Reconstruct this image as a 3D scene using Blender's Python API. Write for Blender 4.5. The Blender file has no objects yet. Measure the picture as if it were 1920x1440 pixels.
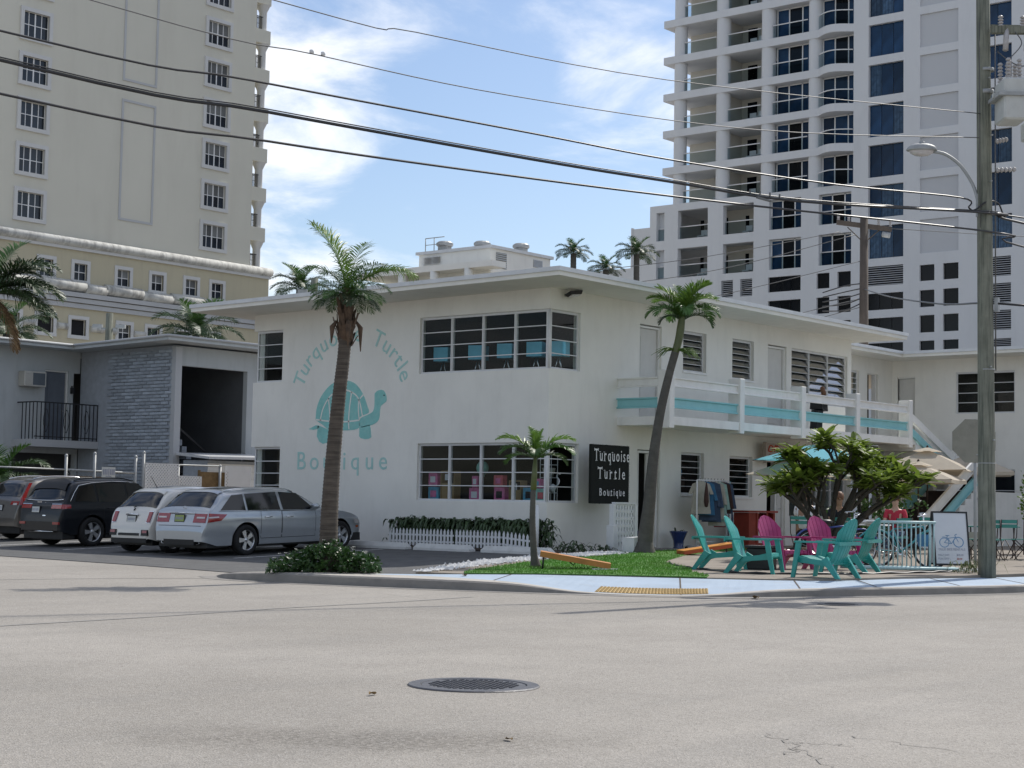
import bpy, bmesh, math, random
from math import sin, cos, pi, radians, sqrt, atan2, hypot, exp
from mathutils import Vector, Matrix, Euler

S = bpy.context.scene
COL = S.collection
R = random.Random(7)

# ------------------------------------------------------------------ camera
cd = bpy.data.cameras.new('camera'); cam = bpy.data.objects.new('camera', cd); COL.objects.link(cam)
cd.lens = 60.294; cd.sensor_width = 36; cd.clip_start = 0.1; cd.clip_end = 3000
_r = Vector((0.634922, -0.772370, 0.017855)); _u = Vector((-0.065734, -0.030981, 0.997356)); _b = -Vector((0.769774, 0.634417, 0.070442))
cam.matrix_world = Matrix(((_r.x, _u.x, _b.x, -30.6304), (_r.y, _u.y, _b.y, -24.1554), (_r.z, _u.z, _b.z, 1.25), (0, 0, 0, 1)))
S.camera = cam

# ------------------------------------------------------------------ sky, sun, exposure
SUN_EL, SUN_HEAD = 47.0, 0.5          # heading in degrees from +X towards +Y
w = bpy.data.worlds.new('World'); S.world = w; w.use_nodes = True
nt = w.node_tree; N = nt.nodes; L = nt.links; N.clear()
out = N.new('ShaderNodeOutputWorld'); bg = N.new('ShaderNodeBackground'); L.new(bg.outputs[0], out.inputs[0])
bg.inputs[1].default_value = 0.123
sky = N.new('ShaderNodeTexSky'); sky.sky_type = 'NISHITA'; sky.sun_disc = False
sky.sun_elevation = radians(SUN_EL); sky.sun_rotation = radians(90 - SUN_HEAD)
sky.air_density = 1.0; sky.dust_density = 0.9; sky.ozone_density = 1.4
def _n(t, **k):
    n = N.new(t)
    for a, b in k.items(): setattr(n, a, b)
    return n
def _m(op, a, b=None, c=None):
    n = _n('ShaderNodeMath', operation=op)
    for i, x in enumerate((a, b, c)):
        if x is None: continue
        if isinstance(x, (int, float)): n.inputs[i].default_value = x
        else: L.new(x, n.inputs[i])
    return n.outputs[0]
tc = _n('ShaderNodeTexCoord'); sep = _n('ShaderNodeSeparateXYZ'); L.new(tc.outputs['Generated'], sep.inputs[0])
den = _m('ADD', _m('MAXIMUM', sep.outputs[2], 0.0), 0.22)
cx, cy = _m('DIVIDE', sep.outputs[0], den), _m('DIVIDE', sep.outputs[1], den)
cmb = _n('ShaderNodeCombineXYZ'); L.new(cx, cmb.inputs[0]); L.new(cy, cmb.inputs[1]); cmb.inputs[2].default_value = 3.7
nz = _n('ShaderNodeTexNoise'); nz.inputs['Scale'].default_value = 3.4; nz.inputs['Detail'].default_value = 10; nz.inputs['Roughness'].default_value = 0.60
nz.inputs['Distortion'].default_value = 0.35
L.new(cmb.outputs[0], nz.inputs['Vector'])
acc = nz.outputs[0]
for (dx, dy, dz), wd, amp in (((.672, .70, .24), .055, .08), ((.671, .715, .198), .05, .07), ((.786, .568, .235), .045, .10),
                              ((.747, .604, .278), .05, -.02), ((.757, .627, .175), .09, -.20), ((.733, .637, .25), .05, -.10)):
    vd = _n('ShaderNodeVectorMath', operation='DISTANCE'); L.new(tc.outputs['Generated'], vd.inputs[0]); vd.inputs[1].default_value = (dx, dy, dz)
    g = _m('EXPONENT', _m('MULTIPLY', _m('POWER', _m('DIVIDE', vd.outputs['Value'], wd), 2.0), -1.0))
    acc = _m('ADD', acc, _m('MULTIPLY', g, amp))
cr = _n('ShaderNodeMapRange', interpolation_type='SMOOTHSTEP'); L.new(acc, cr.inputs[0])
cr.inputs[1].default_value = 0.38; cr.inputs[2].default_value = 0.76; cr.inputs[3].default_value = 0.0; cr.inputs[4].default_value = 0.92  # low cover threshold adds unseen clouds behind the camera to fill the facade
mx = _n('ShaderNodeMix', data_type='RGBA'); L.new(cr.outputs[0], mx.inputs[0])
tint = _n('ShaderNodeMix', data_type='RGBA', blend_type='MULTIPLY'); tint.inputs[0].default_value = 1.0
L.new(sky.outputs[0], tint.inputs[6]); tint.inputs[7].default_value = (.93, .96, 1.02, 1)
L.new(tint.outputs[2], mx.inputs[6]); mx.inputs[7].default_value = (10.2, 10.1, 10.0, 1)
L.new(mx.outputs[2], bg.inputs[0])

sd = bpy.data.lights.new('sun', 'SUN'); sd.energy = 3.75; sd.angle = radians(0.53); sd.color = (1.0, 0.955, 0.88)
so = bpy.data.objects.new('sun', sd); COL.objects.link(so)
_s = Vector((cos(radians(SUN_EL)) * cos(radians(SUN_HEAD)), cos(radians(SUN_EL)) * sin(radians(SUN_HEAD)), sin(radians(SUN_EL))))
so.rotation_euler = _s.to_track_quat('Z', 'Y').to_euler(); so.location = (40, 0, 60)
vs = S.view_settings; vs.view_transform = 'Standard'; vs.look = 'None'; vs.gamma = 1; vs.exposure = 0.05; vs.use_curve_mapping = False
S.render.engine = 'CYCLES'
try:
    S.cycles.max_bounces = 8; S.cycles.diffuse_bounces = 6; S.cycles.transparent_max_bounces = 12; S.cycles.sample_clamp_indirect = 4.0; S.cycles.caustics_reflective = False; S.cycles.caustics_refractive = False
except Exception: pass

# ------------------------------------------------------------------ materials
MATS = {}
def mat(name, col=(.5, .5, .5), rough=.6, var=.12, scale=4.0, bump=0.0, bscale=40.0, metal=0.0, coat=0.0, spec=.5, stain=None, stain_scale=(1, 1, .15), stain_amt=.5, trans=0.0, rnd=0.0, detail=5, col2=None, stain_lo=.5, stain_hi=.75, sub=0.0):
    m = bpy.data.materials.new(name); m.use_nodes = True; t = m.node_tree; n = t.nodes; l = t.links
    b = n['Principled BSDF']
    b.inputs['Roughness'].default_value = rough; b.inputs['Metallic'].default_value = metal
    b.inputs['Specular IOR Level'].default_value = spec
    if coat: b.inputs['Coat Weight'].default_value = coat; b.inputs['Coat Roughness'].default_value = .05
    if trans: b.inputs['Transmission Weight'].default_value = trans
    tcn = n.new('ShaderNodeTexCoord')
    no = n.new('ShaderNodeTexNoise'); no.inputs['Scale'].default_value = scale; no.inputs['Detail'].default_value = detail; no.inputs['Roughness'].default_value = .6
    l.new(tcn.outputs['Object'], no.inputs['Vector'])
    rp = n.new('ShaderNodeMix'); rp.data_type = 'RGBA'
    mr = n.new('ShaderNodeMapRange'); mr.inputs[1].default_value = .3; mr.inputs[2].default_value = .7; l.new(no.outputs[0], mr.inputs[0]); l.new(mr.outputs[0], rp.inputs[0])
    c2 = col2 or tuple(c * (1 + var) for c in col); c1 = tuple(c * (1 - var) for c in col) if not col2 else col
    rp.inputs[6].default_value = (*c1, 1); rp.inputs[7].default_value = (*c2, 1)
    o = rp.outputs[2]
    if stain:
        mp = n.new('ShaderNodeMapping'); mp.inputs['Scale'].default_value = stain_scale; l.new(tcn.outputs['Object'], mp.inputs[0])
        ns = n.new('ShaderNodeTexNoise'); ns.inputs['Scale'].default_value = 3.0; ns.inputs['Detail'].default_value = 7; ns.inputs['Roughness'].default_value = .65; l.new(mp.outputs[0], ns.inputs['Vector'])
        ms = n.new('ShaderNodeMapRange'); ms.inputs[1].default_value = stain_lo; ms.inputs[2].default_value = stain_hi; ms.inputs[4].default_value = stain_amt; l.new(ns.outputs[0], ms.inputs[0])
        m2 = n.new('ShaderNodeMix'); m2.data_type = 'RGBA'; l.new(ms.outputs[0], m2.inputs[0]); l.new(o, m2.inputs[6]); m2.inputs[7].default_value = (*stain, 1); o = m2.outputs[2]
    if rnd:
        oi = n.new('ShaderNodeObjectInfo'); hv = n.new('ShaderNodeHueSaturation'); mm = n.new('ShaderNodeMapRange')
        mm.inputs[3].default_value = 1 - rnd; mm.inputs[4].default_value = 1 + rnd; l.new(oi.outputs['Random'], mm.inputs[0]); l.new(mm.outputs[0], hv.inputs['Value']); l.new(o, hv.inputs['Color']); o = hv.outputs[0]
    l.new(o, b.inputs['Base Color'])
    if bump:
        nb = n.new('ShaderNodeTexNoise'); nb.inputs['Scale'].default_value = bscale; nb.inputs['Detail'].default_value = 4; l.new(tcn.outputs['Object'], nb.inputs['Vector'])
        bp = n.new('ShaderNodeBump'); bp.inputs['Strength'].default_value = bump; bp.inputs['Distance'].default_value = .01; l.new(nb.outputs[0], bp.inputs['Height']); l.new(bp.outputs[0], b.inputs['Normal'])
    if sub:
        tr = n.new('ShaderNodeBsdfTranslucent'); ms_ = n.new('ShaderNodeMixShader'); ms_.inputs[0].default_value = sub
        l.new(o, tr.inputs[0]); l.new(b.outputs[0], ms_.inputs[1]); l.new(tr.outputs[0], ms_.inputs[2]); l.new(ms_.outputs[0], n['Material Output'].inputs[0])
    MATS[name] = m
    return m
def glass_mat(name, tint=(.75, .8, .8), refl=.9, ior=1.5):
    m = bpy.data.materials.new(name); m.use_nodes = True; t = m.node_tree; n = t.nodes; l = t.links; n.remove(n['Principled BSDF'])
    tr = n.new('ShaderNodeBsdfTransparent'); gl = n.new('ShaderNodeBsdfGlossy'); gl.inputs['Roughness'].default_value = .02; gl.inputs[0].default_value = (refl, refl, refl, 1)
    no = n.new('ShaderNodeTexNoise'); no.inputs['Scale'].default_value = 1.5; tcn = n.new('ShaderNodeTexCoord'); l.new(tcn.outputs['Object'], no.inputs['Vector'])
    mr = n.new('ShaderNodeMix'); mr.data_type = 'RGBA'; l.new(no.outputs[0], mr.inputs[0]); mr.inputs[6].default_value = (*[c * .92 for c in tint], 1); mr.inputs[7].default_value = (*tint, 1); l.new(mr.outputs[2], tr.inputs[0])
    fr = n.new('ShaderNodeFresnel'); fr.inputs[0].default_value = ior
    mx_ = n.new('ShaderNodeMixShader'); gb = n.new('ShaderNodeNewGeometry'); iv = n.new('ShaderNodeMath'); iv.operation = 'SUBTRACT'; iv.inputs[0].default_value = 1.0; l.new(gb.outputs['Backfacing'], iv.inputs[1]); mu = n.new('ShaderNodeMath'); mu.operation = 'MULTIPLY'; l.new(fr.outputs[0], mu.inputs[0]); l.new(iv.outputs[0], mu.inputs[1]); l.new(mu.outputs[0], mx_.inputs[0]); l.new(tr.outputs[0], mx_.inputs[1]); l.new(gl.outputs[0], mx_.inputs[2]); l.new(mx_.outputs[0], n['Material Output'].inputs[0])
    MATS[name] = m; return m
M_ = MATS
mat('white_stucco', (.80, .785, .735), .85, .05, .7, .25, 60, stain=(.52, .50, .45), stain_scale=(1.0, 1.0, .3), stain_amt=.22, stain_lo=.50, stain_hi=.8)
mat('white_paint', (.78, .775, .75), .55, .05, 3, .05, 60, stain=(.5, .48, .44), stain_amt=.25)
mat('white_gloss', (.78, .78, .78), .4, .04, 3)
mat('soffit_paint', (.76, .74, .68), .8, .05, 2, .1, 50, stain=(.5, .47, .42), stain_scale=(.6, .6, .6), stain_amt=.2)
mat('roof_metal', (.62, .63, .64), .4, .08, 3, metal=.0)
mat('roof_gravel', (.45, .44, .42), .9, .2, 6)
mat('teal_paint', (.26, .55, .58), .5, .06, 3)
mat('mural_teal', (.24, .56, .53), .8, .08, 4, stain=(.42, .64, .61), stain_scale=(3, 3, 3), stain_amt=.55, stain_lo=.42); mat('mural_letter', (.36, .62, .59), .8, .10, 4, stain=(.58, .70, .67), stain_scale=(4, 4, 4), stain_amt=.7, stain_lo=.40)
mat('window_metal', (.66, .665, .67), .5, .06, 5)
glass_mat('shop_glass', (.90, .93, .93), .35); glass_mat('jalousie_glass', (.35, .40, .42), 1.0, 4.0)
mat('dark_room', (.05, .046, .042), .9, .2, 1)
mat('lamp_blue', (.20, .58, .76), .7, .08, 4)
mat('black_plastic', (.015, .015, .017), .45, .2, 5)
mat('door_white', (.62, .61, .58), .6, .05, 3)
mat('door_grey', (.13, .15, .18), .6, .1, 3)
mat('grey_wall', (.47, .495, .50), .85, .06, .8, .2, 50, stain=(.24, .25, .25), stain_scale=(1, 1, .2), stain_amt=.3)
mat('grey_brick', (.37, .41, .46), .85, .18, 5, .3, 60, rnd=.22)
mat('grey_mortar', (.36, .39, .43), .9, .1, 6)
mat('iron_black', (.02, .02, .022), .5, .2, 5)
mat('ac_beige', (.50, .49, .45), .6, .06, 3)
mat('ac_dark', (.10, .12, .14), .6, .1, 3)
mat('cream_wall', (.635, .615, .53), .85, .05, .08, .15, 20, stain=(.50, .47, .40), stain_scale=(.15, .15, .03), stain_amt=.35)
mat('yellow_wall', (.52, .475, .345), .85, .06, .1, .15, 20, stain=(.40, .36, .27), stain_scale=(.5, .5, .06), stain_amt=.4)
mat('cast_trim', (.55, .55, .52), .8, .08, .5, .1, 20, stain=(.16, .155, .15), stain_scale=(.8, .8, .25), stain_amt=.75, stain_lo=.45, stain_hi=.7)
mat('trim_grey', (.47, .48, .49), .8, .05, .5)
mat('trim_white', (.60, .60, .59), .7, .04, 1)
mat('tower_white', (.66, .67, .685), .8, .035, .1, .08, 15, stain=(.48, .49, .50), stain_scale=(.25, .25, .05), stain_amt=.3)
mat('tower_inner', (.64, .61, .55), .85, .05, .3)
mat('tower_panel', (.53, .54, .56), .85, .03, .2)
mat('tower_glass_dark', (.006, .008, .011), .08, .3, .4, spec=.18, rnd=.5)
mat('tower_glass_mid', (.018, .024, .034), .10, .4, .5, spec=.45, rnd=.4)
mat('tower_glass_curtain', (.045, .085, .14), .10, .5, 3, spec=.28, rnd=.35, stain=(.012, .03, .065), stain_scale=(3, 3, .02), stain_amt=.8, stain_lo=.42, stain_hi=.58)
mat('tower_glass_blind', (.16, .165, .165), .2, .1, 3, spec=.3, rnd=.4, stain=(.05, .055, .06), stain_scale=(.02, .02, 5), stain_amt=.6)
mat('pole_dark', (.10, .08, .065), .9, .2, 3, stain=(.05, .04, .035), stain_scale=(6, 6, .35), stain_amt=.6)
mat('tower_glass_blue', (.010, .034, .080), .10, .5, .5, spec=.28, rnd=.45)
mat('louver_white', (.55, .57, .60), .6, .04, 1)
mat('black_void', (.012, .012, .014), .9, .2, 1)
glass_mat('rail_glass', (.60, .68, .70), .8)
mat('asphalt_lot', (.10, .10, .10), .9, .25, 2.5, .6, 120, stain=(.13, .13, .125), stain_scale=(.5, .5, .5), stain_amt=.5, detail=8)
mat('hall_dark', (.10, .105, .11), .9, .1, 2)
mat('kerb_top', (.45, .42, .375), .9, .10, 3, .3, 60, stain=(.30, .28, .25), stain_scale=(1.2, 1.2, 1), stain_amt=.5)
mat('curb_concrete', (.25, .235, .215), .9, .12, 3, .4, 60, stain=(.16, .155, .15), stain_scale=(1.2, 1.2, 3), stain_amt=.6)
mat('blue_walk', (.345, .425, .52), .8, .09, 1.5, .2, 70, stain=(.33, .34, .35), stain_scale=(1.1, 1.1, 1.1), stain_amt=.7, stain_lo=.55, stain_hi=.8)
mat('tactile_yellow', (.52, .37, .16), .7, .12, 6, .2, 60)
mat('turf_base', (.06, .17, .02), .9, .25, 6, .5, 200)
mat('turf_blade', (.085, .24, .028), .8, .35, 1.3, sub=.3, stain=(.17, .24, .06), stain_scale=(.35, .35, .35), stain_amt=.6, stain_lo=.45)
mat('white_stone', (.72, .71, .69), .8, .1, 8, rnd=.15)
mat('patio', (.27, .235, .195), .95, .2, 1.6, .5, 90, stain=(.12, .10, .085), stain_scale=(.7, .7, .7), stain_amt=.5, detail=8)
mat('mulch', (.09, .07, .055), .95, .35, 14, .6, 60)
mat('wheel_stop_white', (.68, .68, .66), .75, .06, 4, .2, 60, stain=(.40, .39, .37), stain_scale=(2, 2, 2), stain_amt=.4)
mat('trunk_bark', (.062, .050, .040), .95, .3, 4, .6, 30, stain=(.15, .125, .10), stain_scale=(.6, .6, 9), stain_amt=.6, stain_lo=.42, stain_hi=.62)
mat('trunk_grey', (.10, .095, .085), .95, .2, 5, .5, 30, stain=(.075, .07, .065), stain_scale=(.6, .6, 6), stain_amt=.6)
mat('palm_boot', (.085, .055, .036), .95, .4, 12, .5, 40)
mat('palm_leaf', (.055, .125, .025), .45, .3, 2.5, rnd=.3, sub=.25, spec=.5)
mat('palm_leaf_bright', (.12, .22, .035), .45, .25, 2.5, rnd=.25, sub=.3)
mat('palm_leaf_dark', (.035, .07, .022), .5, .3, 2.5, rnd=.3, sub=.15)
mat('palm_leaf_dead', (.22, .14, .07), .9, .3, 3)
mat('crownshaft', (.10, .12, .045), .5, .2, 4)
mat('plumeria_bark', (.06, .055, .045), .9, .3, 6, .4, 30)
mat('plumeria_leaf', (.155, .225, .035), .45, .3, 2.5, rnd=.45, sub=.45, spec=.3)
mat('bush_leaf', (.035, .085, .02), .4, .4, 6, sub=.15)
mat('flower_white', (.8, .8, .76), .7, .05, 4)
mat('strap_leaf', (.045, .078, .030), .5, .4, 6)
mat('tyre', (.012, .012, .013), .85, .2, 8)
mat('rim_alloy', (.60, .61, .63), .28, .05, 6, metal=.9)
mat('car_black_trim', (.012, .012, .013), .5, .2, 5)
mat('car_glass', (.005, .006, .008), .05, .2, 3, spec=.45, coat=.25)
mat('car_silver', (.43, .46, .49), .30, .03, 3, metal=.55, coat=1)
mat('car_white', (.70, .68, .63), .35, .02, 2, coat=1)
mat('car_black', (.005, .007, .011), .35, .1, 2, coat=.35, spec=.35)
mat('car_bronze', (.13, .12, .11), .32, .05, 3, metal=.6, coat=1)
mat('chrome', (.75, .76, .78), .12, .03, 4, metal=1)
mat('lamp_red', (.30, .012, .014), .15, .15, 12, coat=1)
mat('lamp_clear', (.55, .52, .52), .15, .1, 12, coat=1)
mat('lamp_amber', (.45, .10, .02), .2, .1, 9, coat=1)
mat('plate_white', (.60, .62, .60), .6, .08, 30)
mat('plate_green', (.32, .40, .12), .6, .12, 30)
mat('chair_teal', (.025, .30, .27), .38, .10, 4, spec=.5, stain=(.06, .38, .34), stain_scale=(2, 2, 2), stain_amt=.35)
mat('chair_pink', (.36, .028, .14), .38, .10, 4, spec=.5, stain=(.42, .06, .18), stain_scale=(2, 2, 2), stain_amt=.35)
mat('bistro_green', (.03, .22, .19), .5, .12, 5)
mat('dark_metal', (.035, .02, .018), .55, .2, 6)
mat('rack_blue', (.42, .60, .62), .45, .07, 6, stain=(.30, .34, .33), stain_scale=(5, 5, 5), stain_amt=.4)
mat('canvas_beige', (.66, .585, .48), .85, .05, 5, sub=.35)
mat('canvas_blue', (.18, .55, .66), .85, .05, 5, sub=.35)
mat('wood_pole', (.05, .03, .02), .6, .2, 6)
mat('pole_wood', (.20, .205, .165), .9, .22, 3, .7, 40, stain=(.05, .062, .048), stain_scale=(9, 9, .35), stain_amt=.8, stain_lo=.45, stain_hi=.65)
mat('wire_black', (.02, .02, .022), .4, .2, 5)
mat('wire_grey', (.10, .10, .10), .5, .2, 5)
mat('galv', (.36, .37, .37), .55, .12, 8, metal=.3)
mat('transformer_grey', (.52, .53, .51), .55, .08, 3, stain=(.35, .34, .31), stain_scale=(2, 2, 1), stain_amt=.4)
mat('insulator', (.42, .40, .39), .35, .12, 10)
mat('orange_wood', (.50, .20, .05), .55, .2, 3, stain=(.30, .09, .03), stain_scale=(1, 9, 1), stain_amt=.5)
mat('orange_red', (.45, .09, .03), .55, .15, 3)
mat('orange_yel', (.58, .24, .03), .55, .12, 3)
mat('red_wood', (.26, .035, .02), .6, .2, 4)
mat('pot_blue', (.01, .03, .13), .25, .2, 5, coat=.6)
mat('sign_black', (.006, .008, .006), .95, .4, 40, .8, 150)
mat('sign_back', (.27, .26, .22), .55, .1, 4, metal=.3, stain=(.17, .17, .15), stain_scale=(2, 2, 2), stain_amt=.5)
mat('board_white', (.66, .68, .72), .5, .04, 3)
mat('ink_blue', (.16, .30, .48), .7, .1, 5)
mat('ink_grey', (.33, .34, .42), .7, .15, 9)
mat('ink_red', (.42, .05, .02), .7, .15, 9)
mat('sign_wood', (.34, .28, .24), .7, .12, 5)
mat('cast_iron', (.085, .087, .098), .5, .2, 9, .3, 120, metal=.25, stain=(.15, .14, .13), stain_scale=(3, 3, 3), stain_amt=.5)
mat('leaf_litter', (.20, .13, .05), .9, .3, 8)
mat('hdpe_white', (.70, .71, .72), .45, .05, 4)
mat('cardboard', (.36, .25, .125), .85, .1, 5)
mat('skin', (.34, .19, .12), .5, .08, 6)
mat('skin_light', (.55, .36, .27), .5, .08, 6)
mat('hair_brown', (.16, .07, .03), .6, .3, 30)
mat('hair_dark', (.03, .02, .015), .6, .3, 30)
mat('cloth_white', (.70, .71, .74), .9, .05, 8)
mat('cloth_black', (.014, .014, .018), .9, .2, 8)
mat('cloth_red', (.50, .04, .07), .9, .12, 8)
mat('cloth_denim', (.06, .09, .15), .9, .25, 8)
mat('cloth_blue', (.05, .17, .32), .9, .15, 8)
mat('cloth_cream', (.46, .43, .37), .9, .12, 8)
mat('cloth_mint', (.34, .50, .46), .9, .15, 8)
mat('cloth_brown', (.06, .03, .025), .9, .2, 8)
mat('bike_blue', (.02, .05, .25), .35, .1, 5, coat=.6)
mat('bike_teal', (.03, .28, .32), .35, .1, 5, coat=.6)
mat('strip_grey', (.27, .26, .245), .95, .15, 3)
mat('box_pink', (.60, .16, .33), .7, .3, 9)
mat('box_blue', (.09, .32, .48), .7, .35, 9)
mat('box_red', (.55, .12, .14), .7, .3, 9)
mat('box_mint', (.28, .55, .48), .7, .2, 9)
mat('fence_tan', (.20, .13, .06), .9, .3, 7, .3, 40)
mat('weed', (.10, .13, .03), .7, .3, 6)

# ------------------------------------------------------------------ mesh builder
class MB:
    def __init__(s): s.v = []; s.f = []; s.s = []; s.mi = []
    def add(s, V, F, M=None, smooth=False, mi=0):
        o = len(s.v)
        s.v += [tuple(M @ Vector(p)) for p in V] if M is not None else [tuple(p) for p in V]
        s.f += [tuple(i + o for i in f) for f in F]; s.s += [smooth] * len(F); s.mi += [mi] * len(F); return s
    def box(s, x0, x1, y0, y1, z0, z1, M=None, mi=0):
        V = [(x0, y0, z0), (x1, y0, z0), (x1, y1, z0), (x0, y1, z0), (x0, y0, z1), (x1, y0, z1), (x1, y1, z1), (x0, y1, z1)]
        return s.add(V, [(3, 2, 1, 0), (4, 5, 6, 7), (0, 1, 5, 4), (1, 2, 6, 5), (2, 3, 7, 6), (3, 0, 4, 7)], M, mi=mi)
    def bbox(s, x0, x1, y0, y1, z0, z1, b=.01, M=None):        # chamfered box
        V = []; 
        for (xa, xb, ya, yb, z) in ((x0 + b, x1 - b, y0 + b, y1 - b, z0), (x0, x1, y0 + b, y1 - b, z0 + b), (x0, x1, y0 + b, y1 - b, z1 - b), (x0 + b, x1 - b, y0 + b, y1 - b, z1)):
            pass
        rings = []
        for z, i in ((z0, b), (z0 + b, 0), (z1 - b, 0), (z1, b)):
            c = b
            rings.append([(x0 + i + c, y0 + i, z), (x1 - i - c, y0 + i, z), (x1 - i, y0 + i + c, z), (x1 - i, y1 - i - c, z), (x1 - i - c, y1 - i, z), (x0 + i + c, y1 - i, z), (x0 + i, y1 - i - c, z), (x0 + i, y0 + i + c, z)])
        V = [p for r in rings for p in r]; F = [tuple(range(7, -1, -1)), tuple(range(24, 32))]
        for k in range(3):
            for j in range(8): F.append((k * 8 + j, k * 8 + (j + 1) % 8, k * 8 + 8 + (j + 1) % 8, k * 8 + 8 + j))
        return s.add(V, F, M)
    def tube(s, pts, r, n=6, caps=True, smooth=True, M=None):
        pts = [Vector(p) for p in pts]; rs = r if isinstance(r, (list, tuple)) else [r] * len(pts); V = []; F = []
        up = None
        for i, p in enumerate(pts):
            d = (pts[min(i + 1, len(pts) - 1)] - pts[max(i - 1, 0)])
            d = d.normalized() if d.length > 1e-9 else Vector((0, 0, 1))
            if up is None: up = Vector((0, 0, 1)) if abs(d.z) < .9 else Vector((1, 0, 0))
            a = d.cross(up).normalized(); up = a.cross(d).normalized()
            for k in range(n):
                t = 2 * pi * k / n; V.append(p + (a * cos(t) + up * sin(t)) * rs[i])
        for i in range(len(pts) - 1):
            for k in range(n): F.append((i * n + k, i * n + (k + 1) % n, (i + 1) * n + (k + 1) % n, (i + 1) * n + k))
        if caps: F.append(tuple(range(n - 1, -1, -1))); F.append(tuple(range((len(pts) - 1) * n, len(pts) * n)))
        return s.add(V, F, M, smooth)
    def cyl(s, p0, p1, r0, r1=None, n=10, caps=True, smooth=True, M=None): return s.tube([p0, p1], [r0, r0 if r1 is None else r1], n, caps, smooth, M)
    def lathe(s, prof, n=20, M=None, smooth=True, close=False):
        V = []; F = []
        for (r, z) in prof:
            for k in range(n): V.append((r * cos(2 * pi * k / n), r * sin(2 * pi * k / n), z))
        m = len(prof)
        for i in range(m if close else m - 1):
            j = (i + 1) % m
            for k in range(n): F.append((i * n + k, i * n + (k + 1) % n, j * n + (k + 1) % n, j * n + k))
        return s.add(V, F, M, smooth)
    def prism(s, poly, z0, z1, M=None, top=True, bot=True):
        n = len(poly)
        ar = sum(poly[i][0] * poly[(i + 1) % n][1] - poly[(i + 1) % n][0] * poly[i][1] for i in range(n))
        if ar < 0: poly = poly[::-1]
        V = [(x, y, z0) for x, y in poly] + [(x, y, z1) for x, y in poly]
        F = [(i, (i + 1) % n, n + (i + 1) % n, n + i) for i in range(n)]
        if bot: F.append(tuple(range(n - 1, -1, -1)))
        if top: F.append(tuple(range(n, 2 * n)))
        return s.add(V, F, M)
    def grid(s, fn, nu, nv, smooth=True, M=None, mi=0):
        V = [fn(i / nu, j / nv) for j in range(nv + 1) for i in range(nu + 1)]
        F = [(j * (nu + 1) + i, j * (nu + 1) + i + 1, (j + 1) * (nu + 1) + i + 1, (j + 1) * (nu + 1) + i) for j in range(nv) for i in range(nu)]
        return s.add(V, F, M, smooth, mi)
    def mesh(s, name, m):
        me = bpy.data.meshes.new(name); me.from_pydata(s.v, [], s.f)
        me.polygons.foreach_set('use_smooth', s.s)
        ms = m if isinstance(m, (list, tuple)) else [m]
        for x in ms: me.materials.append(MATS[x])
        if len(ms) > 1: me.polygons.foreach_set('material_index', s.mi)
        me.update(); return me
    def build(s, name, m, parent=None, loc=None, rz=0.0, world=True, fixn=False):
        """world=True: vertices are given in the root thing's frame already minus its location"""
        me = s.mesh(name, m)
        if fixn:
            b = bmesh.new(); b.from_mesh(me); bmesh.ops.remove_doubles(b, verts=b.verts, dist=1e-4); bmesh.ops.recalc_face_normals(b, faces=b.faces); b.to_mesh(me); b.free()
        return link(name, me, parent, loc, rz)
def link(name, me, parent=None, loc=None, rz=0.0, rot=None, scale=None):
    o = bpy.data.objects.new(name, me); COL.objects.link(o)
    if parent is not None: o.parent = parent
    if loc is not None: o.location = loc
    if rot is not None: o.rotation_euler = rot
    elif rz: o.rotation_euler = (0, 0, rz)
    if scale is not None: o.scale = scale if hasattr(scale, '__len__') else (scale,) * 3
    return o
def tag(o, label, cat, group=None):
    o['label'] = label; o['category'] = cat
    if group: o['group'] = group
    return o
def thing(name, label, cat, loc=(0, 0, 0), rz=0.0, group=None):
    o = bpy.data.objects.new(name, None); COL.objects.link(o); o.location = loc; o.rotation_euler = (0, 0, rz); o.empty_display_size = .2
    return tag(o, label, cat, group)
def struct(o): o['kind'] = 'structure'; return o
def stuff(o): o['kind'] = 'stuff'; return o
_kids = {}
def kids(o): return [c for c in bpy.data.objects if c.parent == o]
def dup(root, loc, rz=0.0, label=None, scale=None):
    def cp(o, par):
        c = o.copy(); COL.objects.link(c); c.parent = par
        for ch in tree.get(o.name, ()): cp(ch, c)
        return c
    tree = {}
    for o in bpy.data.objects:
        if o.parent: tree.setdefault(o.parent.name, []).append(o)
    r = cp(root, None); r.location = loc; r.rotation_euler = (0, 0, rz)
    if scale: r.scale = (scale,) * 3
    if label: r['label'] = label
    return r
def T(x, y, z): return Matrix.Translation((x, y, z))
def RZ(a): return Matrix.Rotation(a, 4, 'Z')
def RX(a): return Matrix.Rotation(a, 4, 'X')
def RY(a): return Matrix.Rotation(a, 4, 'Y')
def lerp(a, b, t): return a + (b - a) * t
def interp(pts, x):
    if x <= pts[0][0]: return pts[0][1]
    for (x0, y0), (x1, y1) in zip(pts, pts[1:]):
        if x <= x1: return lerp(y0, y1, (x - x0) / (x1 - x0))
    return pts[-1][1]
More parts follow.
